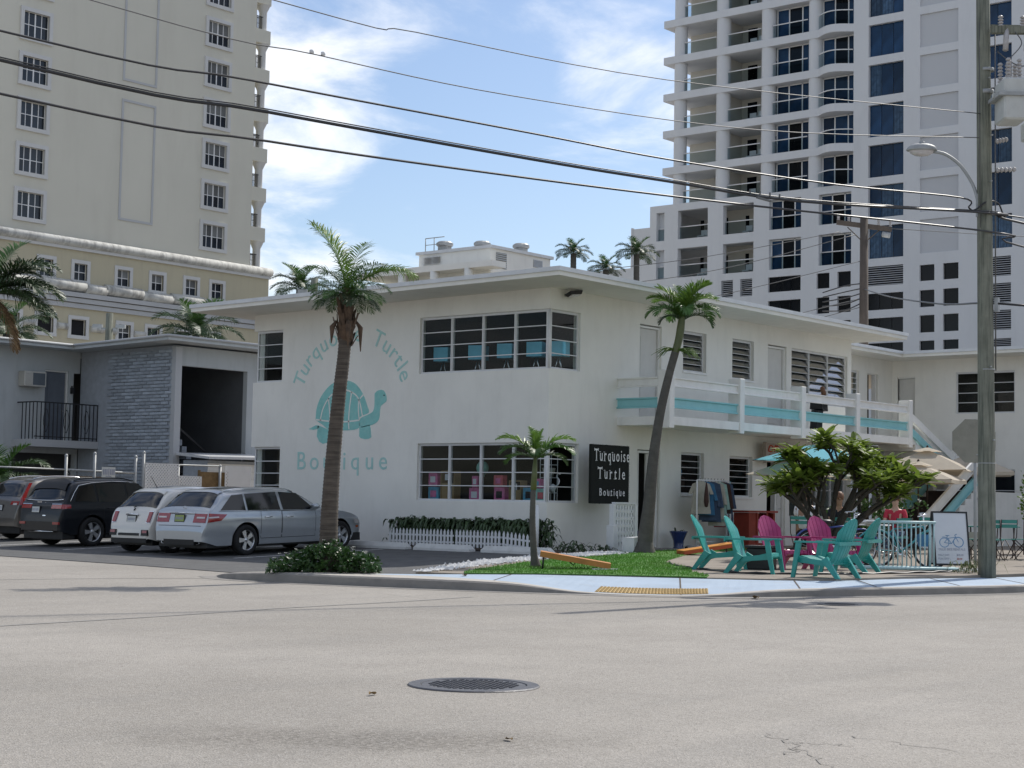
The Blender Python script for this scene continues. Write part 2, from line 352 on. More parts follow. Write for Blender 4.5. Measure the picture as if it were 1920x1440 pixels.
def smooth_interp(pts, x):           # monotone-ish cubic through points
    n = len(pts)
    if x <= pts[0][0]: return pts[0][1]
    if x >= pts[-1][0]: return pts[-1][1]
    i = max(k for k in range(n - 1) if pts[k][0] <= x)
    def sl(k):
        if k <= 0: return (pts[1][1] - pts[0][1]) / (pts[1][0] - pts[0][0])
        if k >= n - 1: return (pts[-1][1] - pts[-2][1]) / (pts[-1][0] - pts[-2][0])
        a = (pts[k][1] - pts[k - 1][1]) / (pts[k][0] - pts[k - 1][0]); b = (pts[k + 1][1] - pts[k][1]) / (pts[k + 1][0] - pts[k][0])
        return 0 if a * b <= 0 else 2 * a * b / (a + b)
    x0, y0 = pts[i]; x1, y1 = pts[i + 1]; h = x1 - x0; t = (x - x0) / h; m0, m1 = sl(i) * h, sl(i + 1) * h
    return (2 * t**3 - 3 * t**2 + 1) * y0 + (t**3 - 2 * t**2 + t) * m0 + (-2 * t**3 + 3 * t**2) * y1 + (t**3 - t**2) * m1
def crom(pts, k=6):                 # Catmull-Rom resample
    P = [Vector(p) for p in pts]; o = []
    for i in range(len(P) - 1):
        a, b, c, d = P[max(i - 1, 0)], P[i], P[i + 1], P[min(i + 2, len(P) - 1)]
        for j in range(k):
            t = j / k; o.append(.5 * ((2 * b) + (c - a) * t + (2 * a - 5 * b + 4 * c - d) * t * t + (3 * b - a - 3 * c + d) * t**3))
    o.append(P[-1]); return o
_dg = None
def text_mesh(txt, size, m, depth=.002, align='CENTER', xs=1.0):
    cu = bpy.data.curves.new('lettering', 'FONT'); cu.body = txt; cu.size = size; cu.extrude = depth; cu.align_x = align; cu.resolution_u = 3
    o = bpy.data.objects.new('lettering', cu); COL.objects.link(o); bpy.context.view_layer.update()
    me = bpy.data.meshes.new_from_object(o.evaluated_get(bpy.context.evaluated_depsgraph_get()))
    bpy.data.objects.remove(o); bpy.data.curves.remove(cu); me.materials.clear(); me.materials.append(MATS[m])
    if xs != 1.0:
        for v in me.vertices: v.co.x *= xs
    return me
def wallgrid(mp, a0, a1, z0, z1, thick, holes):
    """wall with rectangular openings; mp(a, z, d) maps to 3D, d = depth inward"""
    A = sorted({a0, a1, *[min(max(h[i], a0), a1) for h in holes for i in (0, 1)]}); Z = sorted({z0, z1, *[min(max(h[i], z0), z1) for h in holes for i in (2, 3)]})
    def solid(i, j):
        if not (0 <= i < len(A) - 1 and 0 <= j < len(Z) - 1): return False
        a, z = (A[i] + A[i + 1]) / 2, (Z[j] + Z[j + 1]) / 2
        return not any(h[0] < a < h[1] and h[2] < z < h[3] for h in holes)
    b = MB()
    for i in range(len(A) - 1):
        for j in range(len(Z) - 1):
            if not solid(i, j): continue
            p, q, r, t = A[i], A[i + 1], Z[j], Z[j + 1]
            b.add([mp(p, r, 0), mp(q, r, 0), mp(q, t, 0), mp(p, t, 0)], [(0, 1, 2, 3)])
            b.add([mp(p, r, thick), mp(q, r, thick), mp(q, t, thick), mp(p, t, thick)], [(3, 2, 1, 0)])
            for (di, dj, e) in ((-1, 0, ((p, r), (p, t))), (1, 0, ((q, r), (q, t))), (0, -1, ((p, r), (q, r))), (0, 1, ((p, t), (q, t)))):
                if not solid(i + di, j + dj):
                    (aa, za), (ab, zb) = e
                    b.add([mp(aa, za, 0), mp(ab, zb, 0), mp(ab, zb, thick), mp(aa, za, thick)], [(0, 1, 2, 3)])
    return b
# ================================================================== GROUND
def street_material():
    m = bpy.data.materials.new('street_concrete'); m.use_nodes = True; t = m.node_tree; n = t.nodes; l = t.links; b = n['Principled BSDF']; b.inputs['Roughness'].default_value = .9; b.inputs['Specular IOR Level'].default_value = .3
    tcn = n.new('ShaderNodeTexCoord')
    def noise(sc, de, ro=.6, mp=None):
        q = n.new('ShaderNodeTexNoise'); q.inputs['Scale'].default_value = sc; q.inputs['Detail'].default_value = de; q.inputs['Roughness'].default_value = ro
        l.new(mp or tcn.outputs['Object'], q.inputs['Vector']); return q.outputs[0]
    def rng(x, a, c, d, e):
        q = n.new('ShaderNodeMapRange'); l.new(x, q.inputs[0]); q.inputs[1].default_value = a; q.inputs[2].default_value = c; q.inputs[3].default_value = d; q.inputs[4].default_value = e; return q.outputs[0]
    def mixc(f, a, c, bt='MIX'):
        q = n.new('ShaderNodeMix'); q.data_type = 'RGBA'; q.blend_type = bt; l.new(f, q.inputs[0])
        for i, x in ((6, a), (7, c)):
            if isinstance(x, tuple): q.inputs[i].default_value = (*x, 1)
            else: l.new(x, q.inputs[i])
        return q.outputs[2]
    c = mixc(rng(noise(.22, 6), .35, .65, 0, 1), (.395, .365, .327), (.305, .282, .25))
    mp = n.new('ShaderNodeMapping'); mp.inputs['Rotation'].default_value = (0, 0, radians(-6)); mp.inputs['Scale'].default_value = (.12, 1.3, 1); l.new(tcn.outputs['Object'], mp.inputs[0])
    c = mixc(rng(noise(1, 5, .6, mp.outputs[0]), .5, .72, 0, .35), c, (.25, .24, .225))
    # aggregate speckle
    vo = n.new('ShaderNodeTexVoronoi'); vo.inputs['Scale'].default_value = 95; l.new(tcn.outputs['Object'], vo.inputs['Vector'])
    sp = n.new('ShaderNodeSeparateColor'); l.new(vo.outputs['Color'], sp.inputs[0])
    c = mixc(rng(noise(1.1, 7, .7), .45, .75, 0, .45), c, (.24, .222, .198)); c = mixc(rng(noise(14, 4, .7), .52, .78, 0, .5), c, (.43, .405, .37)); c = mixc(rng(sp.outputs[0], .55, 1, 0, .55), c, (.15, .14, .125)); c = mixc(rng(sp.outputs[1], .74, 1, 0, .5), c, (.52, .49, .45))
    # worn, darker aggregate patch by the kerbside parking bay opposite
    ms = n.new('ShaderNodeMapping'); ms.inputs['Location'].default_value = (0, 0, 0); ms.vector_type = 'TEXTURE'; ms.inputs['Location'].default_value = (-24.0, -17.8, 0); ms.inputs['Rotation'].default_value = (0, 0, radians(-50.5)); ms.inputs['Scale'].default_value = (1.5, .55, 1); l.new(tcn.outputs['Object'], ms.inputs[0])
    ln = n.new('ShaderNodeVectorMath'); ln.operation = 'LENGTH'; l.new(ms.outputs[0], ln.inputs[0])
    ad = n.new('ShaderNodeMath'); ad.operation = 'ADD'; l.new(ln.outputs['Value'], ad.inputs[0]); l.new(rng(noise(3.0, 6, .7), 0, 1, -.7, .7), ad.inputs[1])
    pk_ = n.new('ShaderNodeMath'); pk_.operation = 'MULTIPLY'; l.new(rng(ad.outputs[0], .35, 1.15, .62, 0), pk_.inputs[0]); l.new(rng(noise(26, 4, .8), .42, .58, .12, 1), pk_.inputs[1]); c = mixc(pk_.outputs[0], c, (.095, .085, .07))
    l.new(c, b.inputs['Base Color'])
    bp = n.new('ShaderNodeBump'); bp.inputs['Strength'].default_value = .55; bp.inputs['Distance'].default_value = .012; l.new(vo.outputs['Distance'], bp.inputs['Height']); l.new(bp.outputs[0], b.inputs['Normal'])
    MATS['street_concrete'] = m
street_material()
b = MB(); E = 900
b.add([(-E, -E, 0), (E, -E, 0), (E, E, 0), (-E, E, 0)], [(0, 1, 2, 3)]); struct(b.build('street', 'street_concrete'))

def sheet(name, poly, zf, m, skirt=.12):
    n = len(poly); ar = sum(poly[i][0] * poly[(i + 1) % n][1] - poly[(i + 1) % n][0] * poly[i][1] for i in range(n))
    if ar < 0: poly = poly[::-1]
    b = MB(); V = [(x, y, zf(x, y)) for x, y in poly] + [(x, y, zf(x, y) - skirt) for x, y in poly]
    b.add(V, [tuple(range(n))] + [(i, n + i, n + (i + 1) % n, (i + 1) % n) for i in range(n)])
    return struct(b.build(name, m))
def zyard(x, y): return .17 + .005 * (x + 10.5)
sheet('patio', [(-8.4, -8.8), (-8.04, -9.52), (-7.5, -10.4), (-6.7, -11.0), (-4.77, -11.25), (-3, -11.75), (0, -12.1), (40, -12.2), (40, 34), (-1.0, 34), (-1.0, -1.3), (-2.26, -2.08), (-3.36, -2.33), (-7.04, -3.79), (-10.48, -5.64), (-10.3, -6.5), (-9.4, -7.2), (-8.8, -8.1)], zyard, 'patio', .2)
def zlot(x): return .010 + .003 * (x + 10.95) if x < -6.3 else .02395 + .0335 * (x + 6.3)
sheet('parking_lot', [(-10.85, -2.2), (-10.9, -3.4), (-10.85, -4.6), (-10.95, -5.4), (-10.5, -5.66), (-7.04, -3.8), (-6.3, -3.506), (-6.3, 34), (-8.6, 34), (-9.71, 6.8), (-10.2, 1.8)], lambda x, y: zlot(x), 'asphalt_lot')
sheet('parking_lot', [(-6.3, -3.506), (-3.36, -2.34), (-2.26, -2.09), (-1.0, -1.3), (-1.0, 34), (-6.3, 34)], lambda x, y: zlot(x), 'asphalt_lot')
turf_poly = [(-10.3, -6.5), (-9.4, -7.2), (-8.8, -8.1), (-8.4, -8.8), (-8.04, -9.52), (-7.4, -9.15), (-6.6, -8.3), (-5.2, -7.35), (-3.3, -5.5), (-2.3, -4.9), (0.5, -3.4), (3.8, -2.2), (6.5, -1.5), (6.5, -.8), (1.2, -1.2), (-1.2, -2.6), (-3.3, -3.0), (-6.7, -4.55), (-8.6, -5.45), (-9.9, -6.15)]
sheet('artificial_turf', turf_poly, lambda x, y: zyard(x, y) + .012, 'turf_base', .03)
b = MB()
for y in (3.45, 6.45, 9.4, 12.5):
    for x0, x1 in ((-6.25, -4.9), (-4.88, -3.2), (-3.18, -1.7)):
        w_ = .05; b.add([(x0, y - w_, zlot(x0) + .004), (x1, y - w_, zlot(x1) + .004), (x1, y + w_, zlot(x1) + .004), (x0, y + w_, zlot(x0) + .004)], [(0, 1, 2, 3)])
struct(b.build('parking_line', 'wheel_stop_white'))
b = MB(); b.tube([(p.x, p.y, zyard(p.x, p.y) + .012 + .01 * sin(i * 1.7)) for i, p in enumerate(crom([(-3.3, -5.6, 0), (-4.6, -6.6, 0), (-5.4, -7.6, 0), (-6.2, -9.0, 0), (-5.7, -9.8, 0), (-4.6, -10.4, 0), (-3.2, -10.75, 0), (-2.2, -10.9, 0)], 7))], .022, 5); tag(b.build('landscape_edging', 'black_plastic'), 'wavy black plastic edging strip along the patio under the chairs', 'edging')
sheet('planting_bed', [(-1.0, -1.2), (0, -.5), (0, 10.0), (-1.0, 10.0)], lambda x, y: .262, 'mulch', .1)
def inside(p, poly):
    c = False; n = len(poly)
    for i in range(n):
        (x0, y0), (x1, y1) = poly[i], poly[i - 1]
        if (y0 > p[1]) != (y1 > p[1]) and p[0] < (x1 - x0) * (p[1] - y0) / (y1 - y0) + x0: c = not c
    return c
b = MB(); k = 0
while k < 14000:
    x, y = R.uniform(-10.3, 6.5), R.uniform(-9.6, -.8)
    if not inside((x, y), turf_poly): continue
    if R.random() > (1.0 if x < -1 else .5): continue
    a = R.uniform(0, 2 * pi); h = R.uniform(.015, .045); wd = R.uniform(.004, .009); z = zyard(x, y) + .012; lx, ly = R.uniform(-.02, .02), R.uniform(-.02, .02)
    b.add([(x - wd * cos(a), y - wd * sin(a), z), (x + wd * cos(a), y + wd * sin(a), z), (x + lx, y + ly, z + h)], [(0, 1, 2)]); k += 1
stuff(b.build('turf_blades', 'turf_blade'))['label'] = 'bright green artificial turf on the corner in front of the shop'
def stone(b, x, y, z, r, rr=R):
    V = [(x + r * rr.uniform(.7, 1.2), y, z), (x - r * rr.uniform(.7, 1.2), y, z), (x, y + r * rr.uniform(.7, 1.2), z), (x, y - r * rr.uniform(.7, 1.2), z), (x + rr.uniform(-.3, .3) * r, y + rr.uniform(-.3, .3) * r, z + r * rr.uniform(.5, .9)), (x, y, z - r * .4)]
    b.add(V, [(0, 2, 4), (2, 1, 4), (1, 3, 4), (3, 0, 4), (2, 0, 5), (1, 2, 5), (3, 1, 5), (0, 3, 5)])
b = MB(); line = [(-10.6, -5.85), (-8.7, -4.95), (-7.04, -4.1), (-5.2, -3.3), (-3.36, -2.65), (-2.0, -2.3), (-.8, -1.95), (.6, -1.5)]
for k in range(2300):
    t = R.random() ** .9 * (len(line) - 1); i = min(int(t), len(line) - 2); f = t - i
    x, y = lerp(line[i][0], line[i + 1][0], f), lerp(line[i][1], line[i + 1][1], f); wd = lerp(.10, .32, min(1, t / 2.0))
    x += R.gauss(0, .3) * wd; y += R.gauss(0, 1) * wd * .6; stone(b, x, y, zyard(x, y) + .02, R.uniform(.018, .05))
for k in range(260):
    x, y = R.uniform(-2.2, -.6), R.uniform(-10.9, -10.2); stone(b, x, y, zyard(x, y) + .01, R.uniform(.015, .04))
o = stuff(b.build('white_gravel', 'white_stone')); o['label'] = 'strip of loose white pebbles between the parking lot and the turf'
# kerb and sidewalk round the corner
SEC = [((-11.85, -2.45), .012, (-10.85, -2.2), .02), ((-12.35, -3.3), .10, (-10.9, -3.4), .10), ((-12.38, -4.5), .15, (-10.85, -4.6), .15), ((-12.2, -5.7), .15, (-11.15, -5.75), .155), ((-11.82, -7.2), .15, (-10.3, -6.5), .16), ((-11.4, -8.35), .125, (-9.4, -7.2), .165),
       ((-11.0, -9.3), .03, (-8.8, -8.1), .165), ((-10.5, -10.2), .012, (-8.4, -8.8), .165), ((-9.95, -10.85), .03, (-8.04, -9.52), .165), ((-9.0, -11.45), .10, (-7.5, -10.4), .165), ((-7.77, -11.95), .12, (-6.7, -11.0), .165), ((-6, -12.5), .12, (-4.77, -11.25), .165),
       ((-4.25, -12.97), .12, (-3.0, -11.75), .165), ((0, -13.35), .13, (0, -12.1), .17), ((14, -13.45), .13, (14, -12.15), .17), ((40, -13.5), .13, (40, -12.2), .17)]
O = crom([(a[0][0], a[0][1], a[1]) for a in SEC], 6); I = crom([(a[2][0], a[2][1], a[3]) for a in SEC], 6)
kb = MB(); pv = MB(); sw = MB(); rows = []; prev = None
for i, (p, q) in enumerate(zip(O, I)):
    d = (O[min(i + 1, len(O) - 1)] - O[max(i - 1, 0)]); nrm = Vector((-d.y, d.x, 0)).normalized()
    if nrm.dot(q - p) < 0: nrm = -nrm
    h = max(p.z, .01); b0 = Vector((p.x, p.y, 0))
    gut = b0 - nrm * .28
    rows.append([gut + Vector((0, 0, .004)), b0 + Vector((0, 0, .006)), b0 + nrm * .012 + Vector((0, 0, h * .80)), b0 + nrm * .045 + Vector((0, 0, h * .97)), b0 + nrm * (.17 + .55 * exp(-((i - 21) / 7.0) ** 2)) + Vector((0, 0, h + .003)), Vector((q.x, q.y, q.z))])
n = len(rows)
kb.add([p for r in rows for p in r[:4]], [(i * 4 + k, i * 4 + k + 1, i * 4 + k + 5, i * 4 + k + 4) for i in range(n - 1) for k in range(3)], smooth=False)
kt = MB(); kt.add([p for r in rows for p in (r[3], r[4])], [(i * 2, i * 2 + 1, i * 2 + 3, i * 2 + 2) for i in range(n - 1)])
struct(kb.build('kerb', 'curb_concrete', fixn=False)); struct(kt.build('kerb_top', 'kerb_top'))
SPL = 3 * 6
def strip(i0, i1):
    b = MB()
    for i in range(i0, i1):
        a0, a1, c0, c1 = rows[i][4], rows[i][5], rows[i + 1][4], rows[i + 1][5]
        b.add([a0, c0, c1, a1, a1 - Vector((0, 0, .15)), c1 - Vector((0, 0, .15))], [(0, 1, 2, 3), (3, 2, 5, 4)])
    return b
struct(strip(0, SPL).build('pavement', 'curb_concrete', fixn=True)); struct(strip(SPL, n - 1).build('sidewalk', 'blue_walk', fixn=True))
# joints in the painted sidewalk
b = MB()
for i in (28, 45, 56, 62, 68, 73):
    a0, a1 = rows[i][4], rows[i][5]; d = (a1 - a0); e = Vector((-d.y, d.x, 0)).normalized() * .012; up = Vector((0, 0, .004))
    b.add([a0 - e + up, a0 + e + up, a1 + e + up, a1 - e + up], [(0, 1, 2, 3)])
struct(b.build('sidewalk_joint', 'mulch'))
# tactile paving at the dropped kerb
b = MB(); a0, a1 = rows[38], rows[49]
def onwalk(s, t):
    i = 37 + s * 11; k = int(i); f = i - k
    p = rows[k][4].lerp(rows[k + 1][4], f); q = rows[k][5].lerp(rows[k + 1][5], f); return p.lerp(q, t)
up = Vector((0, 0, .005))
b.grid(lambda s, t: onwalk(s, .02 + t * .30) + up, 22, 3, smooth=False); tp = struct(b.build('tactile_paving', 'tactile_yellow'))
b = MB()
for i in range(34):
    for j in range(7):
        p = onwalk((i + .5) / 34, .02 + (j + .5) / 7 * .30) + up; b.cyl(p, p + Vector((0, 0, .012)), .024, .016, 6)
stuff(b.build('tactile_dome', 'tactile_yellow', tp))
# darker grey strips and fine cracks in the street
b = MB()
def flat_strip(pts, wd):
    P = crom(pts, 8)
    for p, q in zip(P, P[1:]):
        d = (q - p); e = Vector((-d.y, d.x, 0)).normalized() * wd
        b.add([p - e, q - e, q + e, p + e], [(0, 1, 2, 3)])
flat_strip([(-24, -10.12, .004), (-20.9, -9.8, .004), (-18.8, -9.6, .004), (-16.82, -9.3, .004), (-14.5, -9.15, .004), (-12.9, -8.92, .004)], .035)  # long grey strip, darker than the street around it
flat_strip([(-17.3, -1.2, .004), (-15.5, -1.87, .004), (-13.9, -2.33, .004), (-12.2, -3.2, .004)], .03)  # shadow lying across the street, painted as a grey strip
struct(b.build('street_dark_strip', 'strip_grey'))
b = MB(); rc = random.Random(9)
def jag(p, q, n, am, wd):
    P = [(lerp(p[0], q[0], i / n) + (rc.uniform(-am, am) if 0 < i < n else 0), lerp(p[1], q[1], i / n) + (rc.uniform(-am, am) if 0 < i < n else 0), .004) for i in range(n + 1)]
    for (x0, y0, z0), (x1, y1, z1) in zip(P, P[1:]):
        d = Vector((x1 - x0, y1 - y0, 0)); e = Vector((-d.y, d.x, 0)).normalized() * wd * rc.uniform(.5, 1.3); a_, c_ = Vector((x0, y0, z0)), Vector((x1, y1, z1)); b.add([a_ - e, c_ - e, c_ + e, a_ + e], [(0, 1, 2, 3)])
JAGS = (((-22.2, -19.1), (-22.55, -19.5)), ((-22.55, -19.5), (-23.1, -20.0)), ((-22.55, -19.5), (-22.85, -19.62)), ((-22.44, -19.38), (-22.3, -19.7)), ((-21.95, -19.5), (-22.1, -20.2)), ((-15.7, -5.8), (-15.2, -8.2)), ((-13.3, -7.4), (-13.8, -8.9)), ((-15.6, -7.6), (-15.3, -9.1)), ((-13.2, -14.6), (-8.6, -14.7)), ((-15.2, -14.5), (-14.4, -15.6)), ((-19.5, -12.0), (-18.3, -13.4)))
for p, q in JAGS: jag(p, q, 9, .045, .004)
struct(b.build('pavement_crack', 'curb_concrete'))

def manhole(label, x, y, r):
    t = thing('manhole_cover', label, 'manhole cover', (x, y, 0), .4)
    b = MB(); b.lathe([(r * .80, .003), (r * .81, .011), (r * .98, .011), (r, .003)], 40, smooth=False); b.build('frame', 'cast_iron', t)
    b = MB(); b.lathe([(0, .007), (r * .30, .007), (r * .785, .007), (r * .79, .002)], 40, smooth=False); b.build('cover', 'cast_iron', t)
    b = MB(); s = r * .072
    for i in range(-9, 10):
        for j in range(-9, 10):
            px, py = i * s * 1.25, j * s * 1.25
            if hypot(px, py) < r * .68: b.box(-s * .42, s * .42, -s * .2, s * .2, .007, .013, T(px, py, 0) @ RZ(pi / 4 if (i + j) % 2 else -pi / 4))
    stuff(b.build('tread_pattern', 'cast_iron', t))
manhole('large round cast iron manhole cover in the middle of the near street', -21.53, -16.36, .46)
manhole('small dark manhole cover in the street close to the right kerb', -10.03, -12.92, .30)
def dry_leaf(label, x, y, z, s, a, curl=.3):
    b = MB(); b.grid(lambda u, v: ((u - .5) * s, (v - .5) * s * .38 * sin(pi * (.08 + .84 * u)), .006 + curl * s * (2 * v - 1) ** 2 * .22 + .05 * s * sin(u * 6)), 6, 4)
    return tag(b.build('dry_leaf', 'leaf_litter', None, (x, y, z), a), label, 'leaf')
dry_leaf('curled brown leaf lying left of the big manhole cover', -22.49, -16.32, .004, .10, .3, .6)
dry_leaf('flat yellow-brown leaf on the worn street patch nearest the camera', -23.5, -18.3, .004, .09, 1.1)
dry_leaf('brown leaf on the street right of the yellow tactile strip', -9.75, -11.45, .012, .26, .8, .4)
dry_leaf('brown curled leaf on the painted sidewalk near the gravel tip', -10.75, -6.9, .162, .2, .5, .4)

# ================================================================== BOUTIQUE BUILDING (corner at the origin)
shop = thing('boutique_building', 'two-storey white stucco motel with a turquoise turtle mural, corner windows and a flat overhanging roof', 'building', (0, 0, 0))
HA = [(0, 4.02, 4.385, 5.756), (0, 4.02, 1.327, 2.698), (8.87, 9.98, 4.36, 5.72), (8.87, 9.98, 1.30, 2.66)]
wallgrid(lambda a, z, d: (d, a, z), 0, 9.98, .1, 6.3, .2, HA).build('wall', 'white_stucco', shop, fixn=True)
HB = [(.2, 1.16, 4.385, 5.756), (.2, 1.16, 1.327, 2.698), (3.56, 4.5, 3.4, 5.74), (5.46, 6.53, 4.72, 5.74), (7.78, 8.86, 4.68, 5.74), (9.58, 10.57, 3.4, 5.74), (10.84, 14.04, 4.25, 5.74),
      (3.52, 4.5, .26, 2.66), (5.42, 6.47, 1.60, 2.66), (7.69, 8.83, 1.57, 2.64), (9.57, 10.55, .26, 2.64), (10.76, 14.0, 1.05, 2.6)]
wallgrid(lambda a, z, d: (a, d, z), .2, 14.27, .1, 6.3, .2, HB).build('wall', 'white_stucco', shop, fixn=True)
b = MB(); b.box(14.07, 14.27, .2, 9.78, .1, 6.3); b.box(.2, 14.27, 9.78, 9.98, .1, 6.3); b.build('wall', 'white_stucco', shop)
b = MB(); b.box(.2, 14.07, .2, 9.78, 3.15, 3.38); b.box(.2, 14.07, .2, 9.78, .2, .27); b.box(.2, 14.07, .2, 9.78, 5.95, 6.1); b.box(.21, 14.0, 9.68, 9.775, .275, 3.145); b.box(.21, 14.0, 9.68, 9.775, 3.385, 5.945)  # dark lining added over the lit rear wall stands in for room shade
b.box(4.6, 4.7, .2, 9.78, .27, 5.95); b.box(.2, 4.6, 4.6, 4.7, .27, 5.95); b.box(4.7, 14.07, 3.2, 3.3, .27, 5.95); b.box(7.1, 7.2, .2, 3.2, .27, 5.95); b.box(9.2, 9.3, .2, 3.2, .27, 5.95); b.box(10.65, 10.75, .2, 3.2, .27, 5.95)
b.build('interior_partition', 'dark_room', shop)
# roof: gently sloping slab with a two-step fascia
def roof_slab(name, x0, x1, y0, y1, z, parent, th=.17, sl=.0):
    zf = lambda x, y: z - sl * y
    b = MB(); c = [(x0, y0), (x1, y0), (x1, y1), (x0, y1)]
    b.add([(x, y, zf(x, y)) for x, y in c] + [(x, y, zf(x, y) + th) for x, y in c], [(3, 2, 1, 0), (0, 1, 5, 4), (1, 2, 6, 5), (2, 3, 7, 6), (3, 0, 4, 7), (4, 5, 6, 7)])
    r = b.build(name, 'soffit_paint', parent)
    e = .035; b = MB(); c = [(x0 - e, y0 - e), (x1 + e, y0 - e), (x1 + e, y1 + e), (x0 - e, y1 + e)]
    b.add([(x, y, zf(x, y) + th * .62) for x, y in c] + [(x, y, zf(x, y) + th + .035) for x, y in c], [(3, 2, 1, 0), (0, 1, 5, 4), (1, 2, 6, 5), (2, 3, 7, 6), (3, 0, 4, 7), (4, 5, 6, 7)])
    b.build('drip_edge', 'roof_metal', r); return r
roof_slab('roof', -1.5, 15.0, -1.42, 10.8, 6.24, shop, .16, .009)
# windows -----------------------------------------------------------
PANES = {}
def pane_mesh(w_, h_, tilt, m):
    k = (round(w_, 3), round(h_, 3), tilt, m)
    if k not in PANES: b = MB(); b.box(-w_ / 2, w_ / 2, -.003, .003, -h_ / 2, h_ / 2, RX(tilt)); PANES[k] = b.mesh('pane', m)
    return PANES[k]
def window(parent, loc, rz, w_, h_, cols, rows, gm='shop_glass', tilt=0.0, fr=.045, mull=.07, rail=.022, dep=.05, post0=False, post1=False, setb=.07, fm='window_metal', name='window'):
    """facing local -y, lower-left corner at loc, x to the right"""
    b = MB(); y0, y1 = setb, setb + dep
    b.box(0, w_, y0, y1, 0, fr); b.box(0, w_, y0, y1, h_ - fr * 1.3, h_); b.box(0, fr, y0, y1, fr, h_ - fr * 1.3); b.box(w_ - fr, w_, y0, y1, fr, h_ - fr * 1.3)
    iw = (w_ - 2 * fr - (cols - 1) * mull) / cols; ih = (h_ - 2.3 * fr) / rows; Pn = []
    for c in range(cols):
        x = fr + c * (iw + mull)
        if c: b.box(x - mull, x, y0 - .012, y1 + .01, fr, h_ - fr * 1.3); b.box(x - mull * .65, x - mull * .35, y0 - .03, y0 - .012, fr, h_ - fr * 1.3)
        for r in range(rows):
            z = fr + r * ih
            if r: b.box(x, x + iw, y0 - .012, y0 + .022, z - rail / 2, z + rail / 2)
            Pn.append((x + iw / 2, z + ih / 2))
    f = b.build(name, fm, parent, loc, rz)
    me = pane_mesh(iw, ih - (rail if rows > 1 and not tilt else 0), tilt, gm)
    for x, z in Pn: link('pane', me, f, (x, y0 + dep * .55, z))
    return f
QA = -pi / 2
window(shop, (0, 4.02, 4.385), QA, 3.95, 1.371, 4, 4); window(shop, (0, 4.02, 1.327), QA, 3.95, 1.371, 4, 4)
window(shop, (.07, 0, 4.385), 0, 1.09, 1.371, 1, 4); window(shop, (.07, 0, 1.327), 0, 1.09, 1.371, 1, 4)
for z in (4.385, 1.327):
    b = MB(); b.box(.045, .135, .045, .135, z, z + 1.371); b.cyl((.05, .05, z), (.05, .05, z + 1.371), .03, n=8); b.build('corner_mullion', 'window_metal', shop)
window(shop, (0, 9.91, 4.36), QA, 1.04, 1.36, 1, 4); window(shop, (0, 9.91, 1.30), QA, 1.04, 1.36, 1, 4)
window(shop, (5.46, 0, 4.72), 0, 1.07, 1.02, 1, 6, 'jalousie_glass', tilt=-.42, setb=.10, rail=.012); window(shop, (7.78, 0, 4.68), 0, 1.08, 1.06, 1, 6, 'jalousie_glass', tilt=-.42, setb=.10, rail=.012)
window(shop, (10.84, 0, 4.25), 0, 3.20, 1.49, 3, 7, 'jalousie_glass', tilt=-.45, setb=.08, rail=.012)
window(shop, (5.42, 0, 1.60), 0, 1.05, 1.06, 1, 6, tilt=.12, setb=.10, rail=.014); window(shop, (7.69, 0, 1.57), 0, 1.14, 1.07, 1, 6, tilt=.12, setb=.10, rail=.014)
window(shop, (10.76, 0, 1.05), 0, 3.24, 1.55, 4, 2, setb=.08)
# thin raised stucco surrounds
b = MB()
for (x0, x1, z0, z1) in ((5.46, 6.53, 4.72, 5.74), (7.78, 8.86, 4.68, 5.74), (5.42, 6.47, 1.6, 2.66), (7.69, 8.83, 1.57, 2.64)): b.box(x0 - .02, x1 + .02, -.03, .06, z0 - .05, z0 - .003)
b.build('sill', 'white_paint', shop)
def door(parent, loc, rz, w_, h_, m='door_white', op=0.0, setb=.12, name='door'):
    b = MB(); b.box(-.05, 0, .06, .2, 0, h_ + .05); b.box(w_, w_ + .05, .06, .2, 0, h_ + .05); b.box(0, w_, .06, .2, h_, h_ + .05)
    b.build('door_frame', 'white_paint', parent, loc, rz)
    b = MB(); b.box(.01, w_ - .01, 0, .04, .01, h_ - .01)
    if not op:
        for z0, z1 in ((.2, .95), (1.1, h_ - .2)): b.box(.14, w_ - .14, -.008, 0, z0, z1)
    M = Matrix.Translation(loc) @ RZ(rz) @ T(0, setb, 0)
    d = b.build(name, m, parent, M.translation, rz + op)
    b = MB(); b.cyl((w_ - .09, 0, 1.0), (w_ - .09, -.05, 1.0), .012, n=6); b.cyl((w_ - .09, -.05, 1.0), (w_ - .2, -.05, 1.0), .011, n=6); b.build('handle', 'chrome', d)
    return d
door(shop, (3.61, 0, 3.4), 0, .84, 2.26); door(shop, (9.63, 0, 3.4), 0, .89, 2.26)
b = MB(); b.box(3.62, 3.66, .06, .2, .28, 2.64); b.box(4.4, 4.46, .06, .2, .28, 2.64); b.box(3.66, 4.4, .06, .2, 2.58, 2.64); b.build('door_frame', 'white_paint', shop)
b = MB(); b.box(4.02, 4.40, .10, .14, .3, 2.57); b.box(4.06, 4.12, .085, .1, .3, 2.57); b.build('door', 'door_white', shop)
door(shop, (10.15, 0, .28), 0, .36, 2.3)
